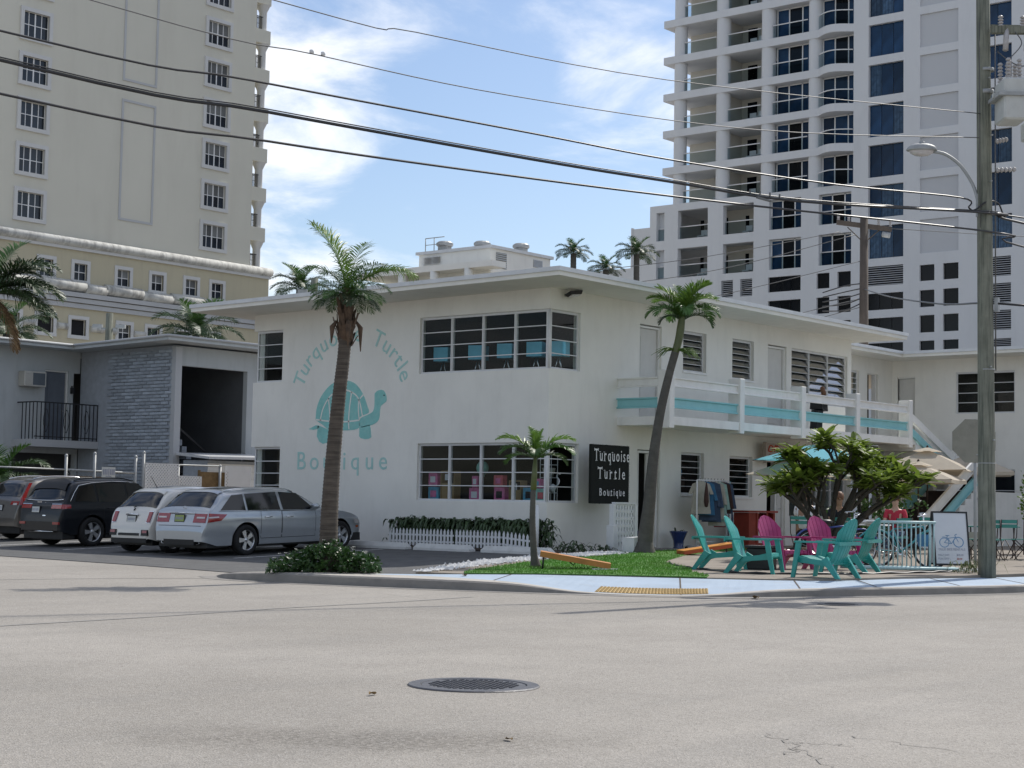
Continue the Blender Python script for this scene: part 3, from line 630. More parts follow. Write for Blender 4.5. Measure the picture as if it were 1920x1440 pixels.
# turtle mural
def mural(poly, name='turtle_painting', m='mural_teal', d=.006):
    b = MB(); b.prism([(-y, z) for y, z in poly], 0, d, Matrix(((0, 0, -1, 0), (-1, 0, 0, 0), (0, 1, 0, 0), (0, 0, 0, 1)))); return b.build(name, m, shop, fixn=True)
shell = [(7.57, 3.33), (7.54, 3.63), (7.39, 3.93), (7.1, 4.19), (6.79, 4.31), (6.47, 4.31), (6.15, 4.2), (5.89, 3.93), (5.75, 3.66), (5.69, 3.48), (6.0, 3.37), (6.01, 3.11), (6.43, 3.05), (7.06, 3.08), (7.3, 3.2)]
def rnd2(poly, k=4): return [(p.x, p.y) for p in crom([(x, y, 0) for x, y in poly + [poly[0]]], k)][:-1]
mural(rnd2(shell)); mural(rnd2([(5.5, 3.95), (5.4, 4.02), (5.22, 4.03), (5.11, 3.91), (5.09, 3.76), (5.21, 3.68), (5.29, 3.6), (5.33, 3.32), (5.48, 3.2), (5.71, 3.15), (5.98, 3.13), (5.97, 3.34), (5.66, 3.45), (5.51, 3.57)]))
mural([(6.0, 3.12), (5.63, 3.18), (5.58, 2.87), (5.66, 2.83), (5.8, 2.82), (5.95, 2.85), (6.0, 2.9)]); mural([(7.49, 3.2), (7.06, 3.07), (7.09, 2.75), (7.29, 2.72), (7.42, 2.78), (7.51, 2.91)]); mural([(7.82, 3.10), (7.55, 3.2), (7.42, 3.16), (7.5, 3.10), (7.65, 3.08)])
def shell_line(pts, wd=.018):
    P = crom([(0, y, z) for y, z in pts], 8); b = MB()
    for p, q in zip(P, P[1:]):
        e = Vector((0, -(q - p).z, (q - p).y)).normalized() * wd; x = Vector((-.0085, 0, 0))
        b.add([p - e + x, q - e + x, q + e + x, p + e + x], [(0, 1, 2, 3)])
    b.build('shell_line', 'white_stucco', shop, fixn=False)
shell_line([(7.4, 3.3), (7.3, 3.63), (7.04, 3.94), (6.67, 4.08), (6.3, 4.01), (6.04, 3.82), (5.9, 3.4)]); shell_line([(7.55, 3.34), (7.05, 3.29), (6.5, 3.27), (6.0, 3.3)]); shell_line([(6.62, 4.07), (6.70, 3.6), (6.68, 3.28), (6.64, 3.07)]); shell_line([(6.3, 4.02), (6.36, 3.6), (6.38, 3.28), (6.36, 3.08)]); shell_line([(6.04, 3.83), (6.04, 3.5), (6.0, 3.3)]); shell_line([(7.12, 3.88), (7.06, 3.5), (7.05, 3.29)]); shell_line([(6.0, 3.84), (5.88, 3.94)], .02)
b = MB(); b.cyl((-.008, 5.17, 3.90), (-.012, 5.17, 3.90), .02, n=8); b.build('turtle_eye', 'black_plastic', shop)
MA = Matrix(((0, 0, -1, 0), (-1, 0, 0, 0), (0, 1, 0, 0), (0, 0, 0, 1)))        # text x -> -Y, y -> Z, facing -X
def wall_letter(ch, y, z, size, ang, xs=1.0):
    me = text_mesh(ch, size, 'mural_letter', .003, xs=xs); o = link('letter', me, shop); o.matrix_local = T(-.006, y, z) @ MA @ RZ(ang); return o
# "Turquoise Turtle" on an arc
word = 'Turquoise Turtle'; cyM, czM, ra = 6.33, 3.98, 1.62; adv = {'T': 1.0, 'u': 1.0, 'r': .8, 'q': 1.0, 'o': 1.0, 'i': .6, 's': .85, 'e': 1.0, ' ': 1.0, 't': .75, 'l': .55}
tot = sum(adv[c] for c in word); acc_ = 0
for ch in word:
    c = acc_ + adv[ch] / 2; acc_ += adv[ch]; th = radians(lerp(172, 8, c / tot))
    if ch != ' ': wall_letter(ch, cyM - ra * cos(th) * 1.06, czM + .02 + ra * .80 * sin(th), .60, (th - pi / 2) * .86)
for ch, y in zip('Boutique', (8.06, 7.58, 7.12, 6.76, 6.50, 6.12, 5.62, 5.16)): wall_letter(ch, y, 2.07, .66, 0, 1.0)
# things in the shop windows
def lamp(label, x, y, z, s=1.0):
    t = thing('table_lamp', label, 'lamp', (x, y, z), .3, 'blue lamps behind the upper corner window')
    b = MB(); b.box(-.19, .19, -.19, .19, .36, .70); b.build('lamp_shade', 'lamp_blue', t)
    b = MB()
    for k in range(3):
        a = 2 * pi * k / 3; b.tube([(.11 * cos(a), .11 * sin(a), 0), (.02 * cos(a), .02 * sin(a), .36)], .010, 6)
    b.lathe([(.11, .0), (.12, .008), (.11, .016), (.1, .008)], 16, close=True); b.build('lamp_base', 'chrome', t)
for k, (lb, y) in enumerate((('leftmost blue box-shaded lamp in the upper corner window', 3.78), ('second blue lamp from the left in the upper corner window', 2.66), ('blue box-shaded lamp in the third bay of the upper corner window', 1.76), ('blue lamp in the fourth bay, just left of the upper corner post', .86))): lamp(lb, .62, y, 4.36)
lamp('blue box-shaded lamp behind the side pane right of the upper corner post', .75, .30, 4.36)
b = MB(); b.box(.35, .95, .3, 4.3, 4.30, 4.355); tag(b.build('display_shelf', 'cloth_brown'), 'long dark shelf carrying the blue lamps behind the upper window', 'shelf')
b = MB(); b.box(.28, .95, .3, 4.3, 1.25, 1.30); b.box(.3, .34, 3.9, 4.3, .27, 1.25); b.box(.9, .94, .3, .4, .27, 1.25); tag(b.build('display_shelf', 'cloth_brown'), 'window shelf holding pink and blue gift boxes on the ground floor', 'shelf')
def gift(name, label, y, z, w_, h_, m, x=.45, d=.16, g='gift boxes in the ground floor shop window', spot=None):
    t = thing(name, label, 'box', (x - .12, y, z), R.uniform(-.15, .15), g)
    b = MB(); b.bbox(-d / 2, d / 2, -w_ / 2, w_ / 2, 0, h_, .008); b.build('carton', m, t)
    b = MB(); b.box(-d / 2 - .003, -d / 2 - .001, -w_ * .28, w_ * .28, h_ * .3, h_ * .75); b.build('print', spot or 'cloth_white', t)
Z1 = 1.30
gift('gift_box', 'pink and blue gift box at the bottom left of the shop window', 3.70, Z1, .34, .36, 'box_blue', spot='box_pink'); gift('gift_box', 'dusky pink box stacked on the bottom left box', 3.72, Z1 + .37, .30, .32, 'box_pink')
gift('gift_box', 'violet pink gift box with white print in the second bay', 2.40, Z1, .32, .34, 'box_pink'); gift('gift_box', 'small pink striped tumbler box above the violet box', 2.38, Z1 + .345, .2, .28, 'box_pink')
gift('gift_box', 'pink box with dark print in the third bay', 1.62, Z1, .36, .36, 'box_pink', spot='cloth_black'); gift('gift_box', 'red striped carton on the pink box of the third bay', 1.66, Z1 + .365, .30, .28, 'box_red', spot='box_pink')
gift('gift_box', 'blue printed box in the fourth bay', .74, Z1, .34, .36, 'box_blue', spot='cloth_black'); gift('gift_box', 'mint and red box right of the blue box in the fourth bay', .40, Z1, .28, .34, 'box_mint', spot='box_red'); gift('gift_box', 'small pink and blue box on top in the fourth bay', .50, Z1 + .345, .2, .22, 'box_pink', spot='box_blue')
def crate(label, y, w_, h_):
    t = thing('wooden_crate', label, 'crate', (.40, y, Z1), 0, 'upright tan crates in the shop window')
    b = MB(); b.box(-.12, .12, -w_ / 2, -w_ / 2 + .02, 0, h_); b.box(-.12, .12, w_ / 2 - .02, w_ / 2, 0, h_); b.box(-.12, .12, -w_ / 2, w_ / 2, h_, h_ + .025); b.box(-.1, .12, -w_ / 2 + .02, w_ / 2 - .02, 0, h_ * .62); b.build('box_frame', 'cardboard', t)
    b = MB(); b.box(-.13, -.122, -.07, .07, h_ - .2, h_ - .05); b.build('price_card', 'cloth_white', t)
crate('tall tan crate with a white card in the first bay', 3.28, .44, .72); crate('shorter tan crate with a white card in the third bay', 1.18, .36, .5)
t = thing('globe_vase', 'pale mint globe vase on a stand in the second bay', 'vase', (.6, 2.45, Z1 + .62)); b = MB(); b.lathe([(0, .36), (.08, .35), (.135, .28), (.15, .2), (.135, .12), (.08, .05), (.05, .03), (.06, 0), (0, 0)], 18); b.build('globe', 'box_mint', t)
b = MB(); b.box(-.1, .1, -.1, .1, -.03, -.002); b.box(-.012, .012, -.012, .012, -.62, -.03); b.box(-.1, .1, -.1, .1, -.62, -.6); b.build('stand', 'dark_metal', t)
t = thing('flamingo_figure', 'white wire flamingo figure by the corner post of the shop window', 'figurine', (.55, .22, Z1)); b = MB()
b.tube(crom([(0, 0, .0), (0, .0, .28), (0, .03, .36), (0, -.10, .44), (0, -.13, .54), (0, -.07, .62), (0, -.10, .70), (0, -.16, .68)], 5), .016, 6); b.lathe([(0, .26), (.06, .30), (.09, .37), (.06, .43), (0, .46)], 10, T(0, .05, 0)); b.build('body', 'cloth_white', t)
t = thing('wire_shelf', 'white wire display shelf behind the corner of the shop window', 'shelf', (.75, .55, .3)); b = MB()
for y in (-.16, .16):
    for x in (-.12, .12): b.tube([(x, y, 0), (x, y, 2.2)], .010, 5)
for z in (.95, 1.25, 1.6, 1.9, 2.18): b.tube([(-.12, -.16, z), (.12, -.16, z), (.12, .16, z), (-.12, .16, z), (-.12, -.16, z)], .009, 5)
b.build('frame', 'white_gloss', t); b = MB(); b.lathe([(.0, 1.62), (.10, 1.62), (.16, 1.82), (.15, 1.83), (.0, 1.64)], 14); b.build('basket', 'cloth_cream', t)
t = thing('straw_hat_display', 'straw hat on a white stand behind the far left shop window', 'hat', (.5, 9.25, 1.25)); b = MB(); b.lathe([(0, .62), (.08, .61), (.11, .55), (.12, .45), (.22, .42), (.23, .43), (.12, .47)], 18); b.build('hat', 'sign_wood', t); b = MB(); b.box(-.15, .15, -.2, .2, 0, .34); b.cyl((0, 0, .34), (0, 0, .5), .03); b.build('stand', 'cloth_white', t)
for x, z, lb in ((6.0, 1.75, 'folded stack of clothing behind the window by the clothes rack'), (8.2, 1.7, 'small blue shade behind the window left of the sandwich hatch')):
    t = thing('window_display', lb, 'display', (x, .5, z)); b = MB(); b.bbox(-.2, .2, -.12, .12, 0, .3, .03); b.build('lower', 'cloth_brown' if x < 7 else 'lamp_blue', t); b = MB(); b.bbox(-.16, .12, -.1, .1, .3, .52, .05); b.build('upper', 'cloth_blue', t)
# balcony -----------------------------------------------------------
b = MB(); b.box(2.66, 15.15, -1.5, 0, 3.20, 3.40); b.box(14.27, 20, 0, 1.6, 3.20, 3.40); b.build('balcony_slab', 'white_paint', shop)
PX = (2.85, 5.95, 8.99, 11.97, 15.15)
b = MB(); b.bbox(-.21, 0, -1.53, -1.17, 3.12, 4.49, .012); pm = b.mesh('railing_post', 'white_paint')
for x in PX: link('railing_post', pm, shop, (x, 0, 0))
def rail_beam(x0, x1, y, z0, z1, m, along='X'):
    b = MB(); h = z1 - z0
    prof = [(0, z0), (.075, z0), (.075, z0 + .025), (.03, z0 + .05), (.03, z1 - .05), (.075, z1 - .03), (.075, z1), (0, z1)]
    if along == 'X': M = Matrix(((0, 0, 1, x0), (-1, 0, 0, y), (0, 1, 0, 0), (0, 0, 0, 1)))
    else: M = Matrix(((-1, 0, 0, x0), (0, 0, 1, y), (0, 1, 0, 0), (0, 0, 0, 1)))
    b.prism(prof, 0, x1 - x0 if along == 'X' else x1, M); b.build('rail', m, shop, fixn=True)
for a, c in zip(PX, PX[1:]):
    rail_beam(a, c - .21, -1.40, 4.10, 4.33, 'white_paint'); rail_beam(a, c - .21, -1.40, 3.60, 3.85, 'teal_paint')
rail_beam(2.70, 1.17, -1.17, 4.10, 4.33, 'white_paint', 'Y'); rail_beam(2.70, 1.17, -1.17, 3.60, 3.85, 'teal_paint', 'Y')
# floodlight on the corner
t = thing('floodlight', 'dark bronze floodlight under the eaves at the building corner', 'light', (.57, -.001, 6.05)); b = MB(); M = T(0, -.26, .06) @ RX(-.55) @ RZ(-.25)
b.add([(-.19, -.11, .05), (.19, -.11, .05), (.19, .11, .05), (-.19, .11, .05), (-.15, -.08, -.02), (.15, -.08, -.02), (.15, .08, -.02), (-.15, .08, -.02), (-.17, -.1, .07), (.17, -.1, .07), (.17, .1, .07), (-.17, .1, .07)], [(8, 9, 10, 11), (0, 1, 9, 8), (1, 2, 10, 9), (2, 3, 11, 10), (3, 0, 8, 11), (0, 4, 5, 1), (1, 5, 6, 2), (2, 6, 7, 3), (3, 7, 4, 0)], M @ RX(.2)); b.build('housing', 'iron_black', t)
b = MB(); b.box(-.14, .14, -.075, .075, -.03, -.02, M @ RX(.2)); b.build('lens', 'lamp_clear', t); b = MB(); b.box(-.04, .04, -.2, 0, .03, .09); b.build('bracket', 'sign_back', t)
# wing on the right and stair -----------------------------------------
HW = [(-2.55, -.6, 4.37, 5.69), (-2.55, -.6, 1.33, 2.62), (.80, 1.42, 3.4, 5.6)]
wallgrid(lambda a, z, d: (20 + d, a, z), -14, 1.6, .1, 6.2, .2, HW).build('wall', 'white_stucco', shop, fixn=True)
wallgrid(lambda a, z, d: (a, 1.6 + d, z), 14.27, 20.2, .1, 6.2, .2, [(16.6, 17.75, 4.5, 5.65), (18.3, 19.05, 3.4, 5.62), (15, 19, .3, 2.5)]).build('wall', 'white_stucco', shop, fixn=True)
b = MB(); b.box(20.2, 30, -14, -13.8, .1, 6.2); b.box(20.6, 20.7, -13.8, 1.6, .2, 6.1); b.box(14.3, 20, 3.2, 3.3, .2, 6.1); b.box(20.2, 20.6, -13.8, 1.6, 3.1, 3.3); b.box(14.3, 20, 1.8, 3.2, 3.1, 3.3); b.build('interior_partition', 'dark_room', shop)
window(shop, (20, -.6, 4.37), QA, 1.95, 1.32, 2, 4, setb=.05, mull=.6 - .5); window(shop, (20, -.6, 1.33), QA, 1.95, 1.29, 2, 2, gm='tower_glass_dark', setb=.06)
window(shop, (16.6, 1.6, 4.5), 0, 1.15, 1.15, 1, 6, tilt=.4); door(shop, (18.35, 1.6, 3.4), 0, .6, 2.2, 'door_white', 1.1); door(shop, (20, 1.42, 3.4), QA, .6, 2.15)
r2 = roof_slab('roof', 18.75, 31, -15, .62, 6.12, shop, .15); b = MB(); b.box(14.27, 31, .62, 9, 6.12, 6.27); b.build('roof', 'soffit_paint', shop); b = MB(); b.box(14.29, 18.72, .57, .66, 6.22, 6.31); b.build('drip_edge', 'roof_metal', shop)
stair = thing('staircase', 'concrete stair with white and turquoise rails beside the patio umbrellas', 'staircase', (12, -3.3, .2))
sx, sz = 12.0, .28; b = MB(); bt = MB(); ns = 9
for k in range(ns):
    x = 12.15 + k * .38; z = .28 + (k + 1) * .178
    b.box(x - 12, x + .38 - 12, 0, 1.5, .0, z - .2 - .05) if True else None
    bt.box(x - .03 - 12, x + .38 - 12, .12, 1.38, z - .25, z - .2)
    bt.box(x - 12 - .004, x + .02 - 12, .12, 1.38, z - .2 - .178, z - .25)
b.build('stringer', 'white_paint', stair); bt.build('step', 'dark_metal', stair)
b = MB(); b.box(3.57, 7.9, 0, 1.5, 1.50, 1.68); b.box(3.6, 3.75, 0, 1.5, 0, 1.5); b.box(3.75, 7.9, 0, .15, 0, 1.5); b.build('landing', 'white_paint', stair)
b = MB()
for k in range(8): b.box(3.2 + k * .37, 3.6 + k * .37, 1.9, 3.1, 3.02 - k * .18, 3.2 - k * .18)
b.build('upper_flight', 'white_paint', stair)
def slope_rail(y, x0, z0, x1, z1, h, m):
    b = MB(); b.add([(x0, y, z0), (x1, y, z1), (x1, y, z1 + h), (x0, y, z0 + h), (x0, y + .07, z0), (x1, y + .07, z1), (x1, y + .07, z1 + h), (x0, y + .07, z0 + h), (x0, y - .03, z0), (x1, y - .03, z1), (x1, y - .03, z1 + .05), (x0, y - .03, z0 + .05)],
        [(0, 1, 2, 3), (7, 6, 5, 4), (3, 2, 6, 7), (0, 4, 5, 1), (1, 5, 6, 2), (0, 3, 7, 4), (8, 9, 10, 11), (11, 10, 1, 0), (8, 0, 1, 9)]); b.build('rail', m, stair, fixn=True)
for y in (.02, 1.42):
    slope_rail(y, .25, .62, 3.65, 2.35, .30, 'white_paint'); slope_rail(y, .35, .18, 3.65, 1.88, .28, 'teal_paint')
    b = MB(); b.box(3.6, 3.8, y - .06, y + .14, 1.45, 2.75); b.build('newel_post', 'white_paint', stair)
slope_rail(1.85, 3.15, 3.72, 6.1, 2.55, .25, 'white_paint'); slope_rail(1.85, 3.15, 3.3, 6.1, 2.1, .25, 'teal_paint'); b = MB(); b.box(6.1, 6.3, 1.8, 2.0, 1.68, 2.95); b.box(6.3, 7.9, 1.85, 1.92, 2.6, 2.8); b.build('newel_post', 'white_paint', stair)
# painted menu sign under the balcony
t = thing('hanging_sign', 'worn wooden sign with orange script lettering under the balcony', 'sign', (8.95, -.35, 2.52)); b = MB(); b.box(0, 1.9, 0, .05, 0, .5); b.box(-.05, 0, -.02, .07, -.03, .53); b.build('board', 'sign_wood', t)
b = MB(); 
def brush(pts, r): b.tube(crom([(x, -.008, z) for x, z in pts], 6), r, 5)
brush([(.10, .30), (.16, .42), (.28, .44), (.34, .35), (.24, .28), (.10, .30)], .018); brush([(.40, .28), (.46, .46), (.44, .30), (.55, .45), (.55, .29), (.62, .31)], .016); brush([(.30, .40), (.64, .43)], .012)
brush([(.16, .06), (.12, .16), (.22, .20), (.30, .12), (.20, .05)], .016); brush([(.38, .06), (.42, .17), (.48, .07), (.55, .17), (.60, .07), (.68, .15), (.74, .07), (.82, .14), (.9, .07)], .014); b.build('lettering', 'ink_red', t)
# loudspeaker on the balcony
t = thing('loudspeaker', 'black loudspeaker on a bracket behind the balcony rails', 'speaker', (10.45, -1.05, 3.40)); b = MB(); b.add([(-.16, -.2, .62), (.16, -.2, .62), (.2, .16, .62), (-.2, .16, .62), (-.14, -.17, .92), (.14, -.17, .92), (.2, .16, .96), (-.2, .16, .96)], [(3, 2, 1, 0), (4, 5, 6, 7), (0, 1, 5, 4), (1, 2, 6, 5), (2, 3, 7, 6), (3, 0, 4, 7)], T(-.05, 0, -.05) @ RY(.15)); b.build('cabinet', 'black_plastic', t)
b = MB(); b.add([(-.26, -.1, .0), (.06, -.1, .0), (.06, .1, 0), (-.26, .1, 0), (-.17, -.1, .56), (.12, -.1, .56), (.12, .1, .56), (-.17, .1, .56)], [(3, 2, 1, 0), (4, 5, 6, 7), (0, 1, 5, 4), (1, 2, 6, 5), (2, 3, 7, 6), (3, 0, 4, 7)]); b.build('subwoofer', 'black_plastic', t)
# ================================================================== GREY MOTEL BEHIND THE PARKING LOT
gm = thing('grey_motel', 'shaded grey two-storey motel with dark brick panel and iron balcony rail behind the parked cars', 'building', (0, 0, 0))
wallgrid(lambda a, z, d: (a, 24.3 + d, z), -14, 5, .1, 6.2, .2, [(3.6, 4.55, 3.15, 5.5), (4.75, 5.0, 3.15, 5.45), (2.4, 4.9, .3, 2.7)]).build('wall', 'grey_wall', gm, fixn=True)
wallgrid(lambda a, z, d: (a, 19.3 + d, z), 5.02, 16, .1, 6.2, .2, [(5.25, 8.1, .4, 5.57)]).build('wall', 'grey_wall', gm, fixn=True)
b = MB(); b.box(5.04, 5.2, 19.5, 24.3, .1, 6.2); b.build('wall', 'grey_mortar', gm)
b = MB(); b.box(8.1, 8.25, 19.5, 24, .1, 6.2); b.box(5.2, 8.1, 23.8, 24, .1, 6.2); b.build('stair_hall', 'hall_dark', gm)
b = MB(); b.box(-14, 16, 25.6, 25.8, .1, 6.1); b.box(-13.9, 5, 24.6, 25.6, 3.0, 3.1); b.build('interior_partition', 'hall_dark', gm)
b = MB()
for k in range(14): b.box(5.3 + k * .2, 5.5 + k * .2, 20.4, 22.4, 3.9 - k * .22, 4.1 - k * .22)
b.build('stair_flight', 'grey_mortar', gm)
b = MB(); b.add([(5.5, 20.35, 3.95), (8.0, 20.35, 2.35), (8.0, 20.35, 2.43), (5.5, 20.35, 4.03), (5.5, 20.4, 3.95), (8.0, 20.4, 2.35), (8.0, 20.4, 2.43), (5.5, 20.4, 4.03)], [(0, 1, 2, 3), (7, 6, 5, 4), (3, 2, 6, 7), (0, 4, 5, 1)]); b.build('handrail', 'iron_black', gm)
rf = MB(); rf.add([(-16, 23.4, 6.17), (4.05, 23.4, 6.17), (4.05, 18.5, 6.27), (18, 18.5, 6.27), (18, 32, 6.2), (-16, 32, 6.2)] + [(-16, 23.4, 6.30), (4.05, 23.4, 6.30), (4.05, 18.5, 6.40), (18, 18.5, 6.40), (18, 32, 6.33), (-16, 32, 6.33)],
    [(5, 4, 3, 2, 1, 0), (6, 7, 8, 9, 10, 11)] + [(i, (i + 1) % 6, 6 + (i + 1) % 6, 6 + i) for i in range(6)]); r_ = rf.build('roof', 'grey_wall', gm)
b = MB()
for (x0, y0, z0, x1, y1, z1) in ((-16, 23.37, 6.31, 4.02, 23.37, 6.31), (4.02, 23.40, 6.31, 4.02, 18.47, 6.41), (4.02, 18.47, 6.41, 18, 18.47, 6.41)):
    b.tube([(x0, y0, z0), (x1, y1, z1)], .045, 6)
b.build('gutter', 'trim_grey', r_)
# brick panel: individual thin bricks
bm = MB(); bm.bbox(-.035, 0, 0, .36, 0, .085, .008); bme = bm.mesh('brick', 'grey_brick')
cnt = 0; far = MB(); rb = random.Random(3)
for j in range(50):
    z = 6.1 - (j + 1) * .112
    if z < .5: break
    for i in range(10):
        y0 = 19.42 + i * .375 - (.187 if j % 2 else 0)
        if y0 < 19.3 or y0 + .36 > 22.9: continue
        if cnt < 300: link('brick', bme, gm, (5.04 - rb.uniform(0, .018), y0, z)); cnt += 1
        else: far.bbox(5.04 - .035 - rb.uniform(0, .018), 5.04, y0, y0 + .36, z, z + .085, .008)
stuff(far.build('lower_brick', 'grey_brick', gm))
b = MB(); b.box(4.98, 5.24, 19.24, 19.42, .1, 6.15); b.build('corner_post', 'trim_grey', gm)
door(gm, (3.65, 24.3, 3.15), 0, .85, 2.3, 'door_grey')
b = MB(); b.box(2.4, 5.03, 23.2, 24.3, 2.88, 3.12); b.build('balcony_slab', 'trim_grey', gm)
b = MB()
for k in range(17): x = 2.62 + k * .16; b.box(x - .012, x + .012, 23.27, 23.294, 3.12, 4.32)
b.box(2.55, 5.03, 23.262, 23.302, 4.32, 4.36); b.box(2.55, 5.03, 23.262, 23.302, 3.2, 3.23)
for k in range(4):
    y = 23.42 + k * .2; b.box(2.56, 2.584, y - .012, y + .012, 3.12, 4.32)
b.box(2.55, 2.595, 23.302, 24.28, 4.32, 4.36)
for cx_ in (2.98, 3.78, 4.58):
    b.tube([(cx_ + .08 * sin(t) * (1 - .3 * cos(2 * t)), 23.28, 3.75 + .38 * cos(t)) for t in [k * pi / 8 for k in range(17)]], .011, 5)
b.build('balcony_rail', 'iron_black', gm)
t = thing('air_conditioner', 'beige window air conditioner sticking out of the grey motel wall', 'air conditioner', (2.56, 24.3, 4.88)); b = MB(); b.bbox(0, .85, -.35, 0, 0, .5, .015); b.build('casing', 'ac_beige', t)
b = MB(); b.box(.33, .8, -.356, -.351, .05, .45); b.build('coil_panel', 'ac_dark', t); b = MB()
for k in range(6): b.box(.05, .29, -.37, -.351, .06 + k * .07, .09 + k * .07)
b.build('louvre', 'ac_beige', t)
t = thing('wall_lamp', 'small dark lantern in the grey motel balcony recess', 'lamp', (4.66, 24.28, 4.75)); b = MB(); b.box(-.05, .05, -.1, 0, 0, .2); b.box(-.02, .02, -.04, 0, .2, .26); b.build('lantern', 'iron_black', t)
sh = thing('storage_shed', 'low white clapboard shed roofline behind the lattice fence', 'shed', (5.6, 17.9, .25)); b = MB(); b.box(-.3, 4.2, 0, 1.2, 0, 2.25); b.build('wall', 'grey_mortar', sh)
for k in range(9):
    b = MB(); b.add([(-.32, -.03, k * .24), (4.2, -.03, k * .24), (4.2, -.005, k * .24 + .235), (-.32, -.005, k * .24 + .235), (-.32, 0, k * .24), (4.2, 0, k * .24)], [(0, 1, 2, 3), (0, 4, 5, 1)]); b.build('clapboard', 'white_paint', sh)
b = MB(); b.add([(-.5, -.3, 2.28), (4.4, -.3, 2.36), (4.4, 1.4, 2.5), (-.5, 1.4, 2.42), (-.5, -.3, 2.36), (4.4, -.3, 2.44), (4.4, 1.4, 2.58), (-.5, 1.4, 2.5)], [(3, 2, 1, 0), (4, 5, 6, 7), (0, 1, 5, 4), (3, 0, 4, 7), (1, 2, 6, 5), (2, 3, 7, 6)]); b.build('roof', 'roof_metal', sh)
# fence behind the cars
fy = 16.5
fn = thing('chain_link_fence', 'chain link fence with galvanised posts and white lattice panels behind the small white car', 'fence', (-1.1, fy, .25))
pb = MB(); pb.cyl((0, 0, 0), (0, 0, 2.2), .045, n=10); pb.lathe([(.05, 2.2), (.05, 2.23), (.02, 2.27), (0, 2.27)], 8); pme = pb.mesh('post', 'galv')
for x, s in ((0, .98), (.98, 1.02), (2.45, 1.0), (2.74, 1.06), (4.05, .9), (5.7, .92)): link('post', pme, fn, (x, 0, 0), scale=(1, 1, s))
b = MB(); b.cyl((0, 0, 1.78), (2.45, 0, 1.74), .03, n=8); b.cyl((-3.2, 0, 1.80), (0, 0, 1.78), .025, n=8); b.cyl((2.74, 0, 2.02), (5.7, 0, 2.04), .025, n=8); b.build('top_rail', 'galv', fn)
b = MB()
def mesh_wire(x0, x1, z0, z1, st=.09, r=.004, y=0):
    nn = int((x1 - x0 + z1 - z0) / st)
    for k in range(nn):
        o = k * st
        xa, za = (x0 + o, z0) if o <= x1 - x0 else (x1, z0 + o - (x1 - x0)); xb, zb = (x0, z0 + o) if o <= z1 - z0 else (x0 + o - (z1 - z0), z1)
        b.tube([(xa, y, za), (xb, y, zb)], r, 3, False); b.tube([(x0 + x1 - xa, y, za), (x0 + x1 - xb, y, zb)], r, 3, False)
mesh_wire(0, 2.45, .05, 1.75); stuff(b.build('wire_mesh', 'galv', fn))
def lattice(x0, x1, z0, z1):
    global b; b = MB(); st = .105; nn = int((x1 - x0 + z1 - z0) / st)
    for k in range(nn + 1):
        o = k * st
        xa, za = (x0 + o, z0) if o <= x1 - x0 else (x1, z0 + o - (x1 - x0)); xb, zb = (x0, z0 + o) if o <= z1 - z0 else (x0 + o - (z1 - z0), z1)
        for f, yy in ((1, -.04), (-1, -.05)):
            pa, pc = ((xa, za), (xb, zb)) if f > 0 else ((x0 + x1 - xa, za), (x0 + x1 - xb, zb))
            d = Vector((pc[0] - pa[0], 0, pc[1] - pa[1]))
            if d.length < 1e-6: continue
            e = Vector((-d.z, 0, d.x)).normalized() * .024
            A, B_ = Vector((pa[0], yy, pa[1])), Vector((pc[0], yy, pc[1])); b.add([A - e, B_ - e, B_ + e, A + e], [(0, 1, 2, 3)])
    stuff(b.build('lattice_panel', 'white_gloss', fn))
    f = MB(); f.box(x0 - .03, x0, -.06, -.03, z0, z1); f.box(x1, x1 + .03, -.06, -.03, z0, z1); f.build('panel_frame', 'white_gloss', fn)
lattice(2.80, 4.0, .3, 2.05); lattice(4.05, 4.9, .3, 1.7); lattice(5.9, 6.9, .3, 2.05)
b = MB(); b.box(-.9, 2.4, .9, .94, .1, 1.62)
tag(b.build('screen', 'fence_tan', None, (-1.1, fy, .25)), 'tan reed screen behind the chain link fence', 'screen')
b = MB(); b.box(0, 1.1, .06, .10, .2, 1.85); b.box(-.03, 0, .03, .13, .2, 1.9); b.box(1.1, 1.13, .03, .13, .2, 1.9); tag(b.build('wooden_gate', 'fence_tan', None, (3.85, fy, .25)), 'dark brown slatted gate between the white lattice panels', 'gate')
t = thing('small_sign', 'small white notice hanging on the chain link fence', 'sign', (.1, fy - .06, 2.0)); b = MB(); b.box(0, .48, 0, .012, -.16, .14); b.build('plate', 'plate_white', t); b = MB()
for (x0, x1, z0, z1) in ((.04, .08, -.08, .08), (.10, .14, -.08, .08), (.16, .2, -.08, .08), (.23, .26, -.1, .1), (.29, .33, -.08, .08), (.35, .39, -.08, .08), (.41, .45, -.08, .08), (.14, .34, -.14, -.115)): b.box(x0, x1, -.004, -.001, z0, z1)
b.build('lettering', 'ink_grey', t)

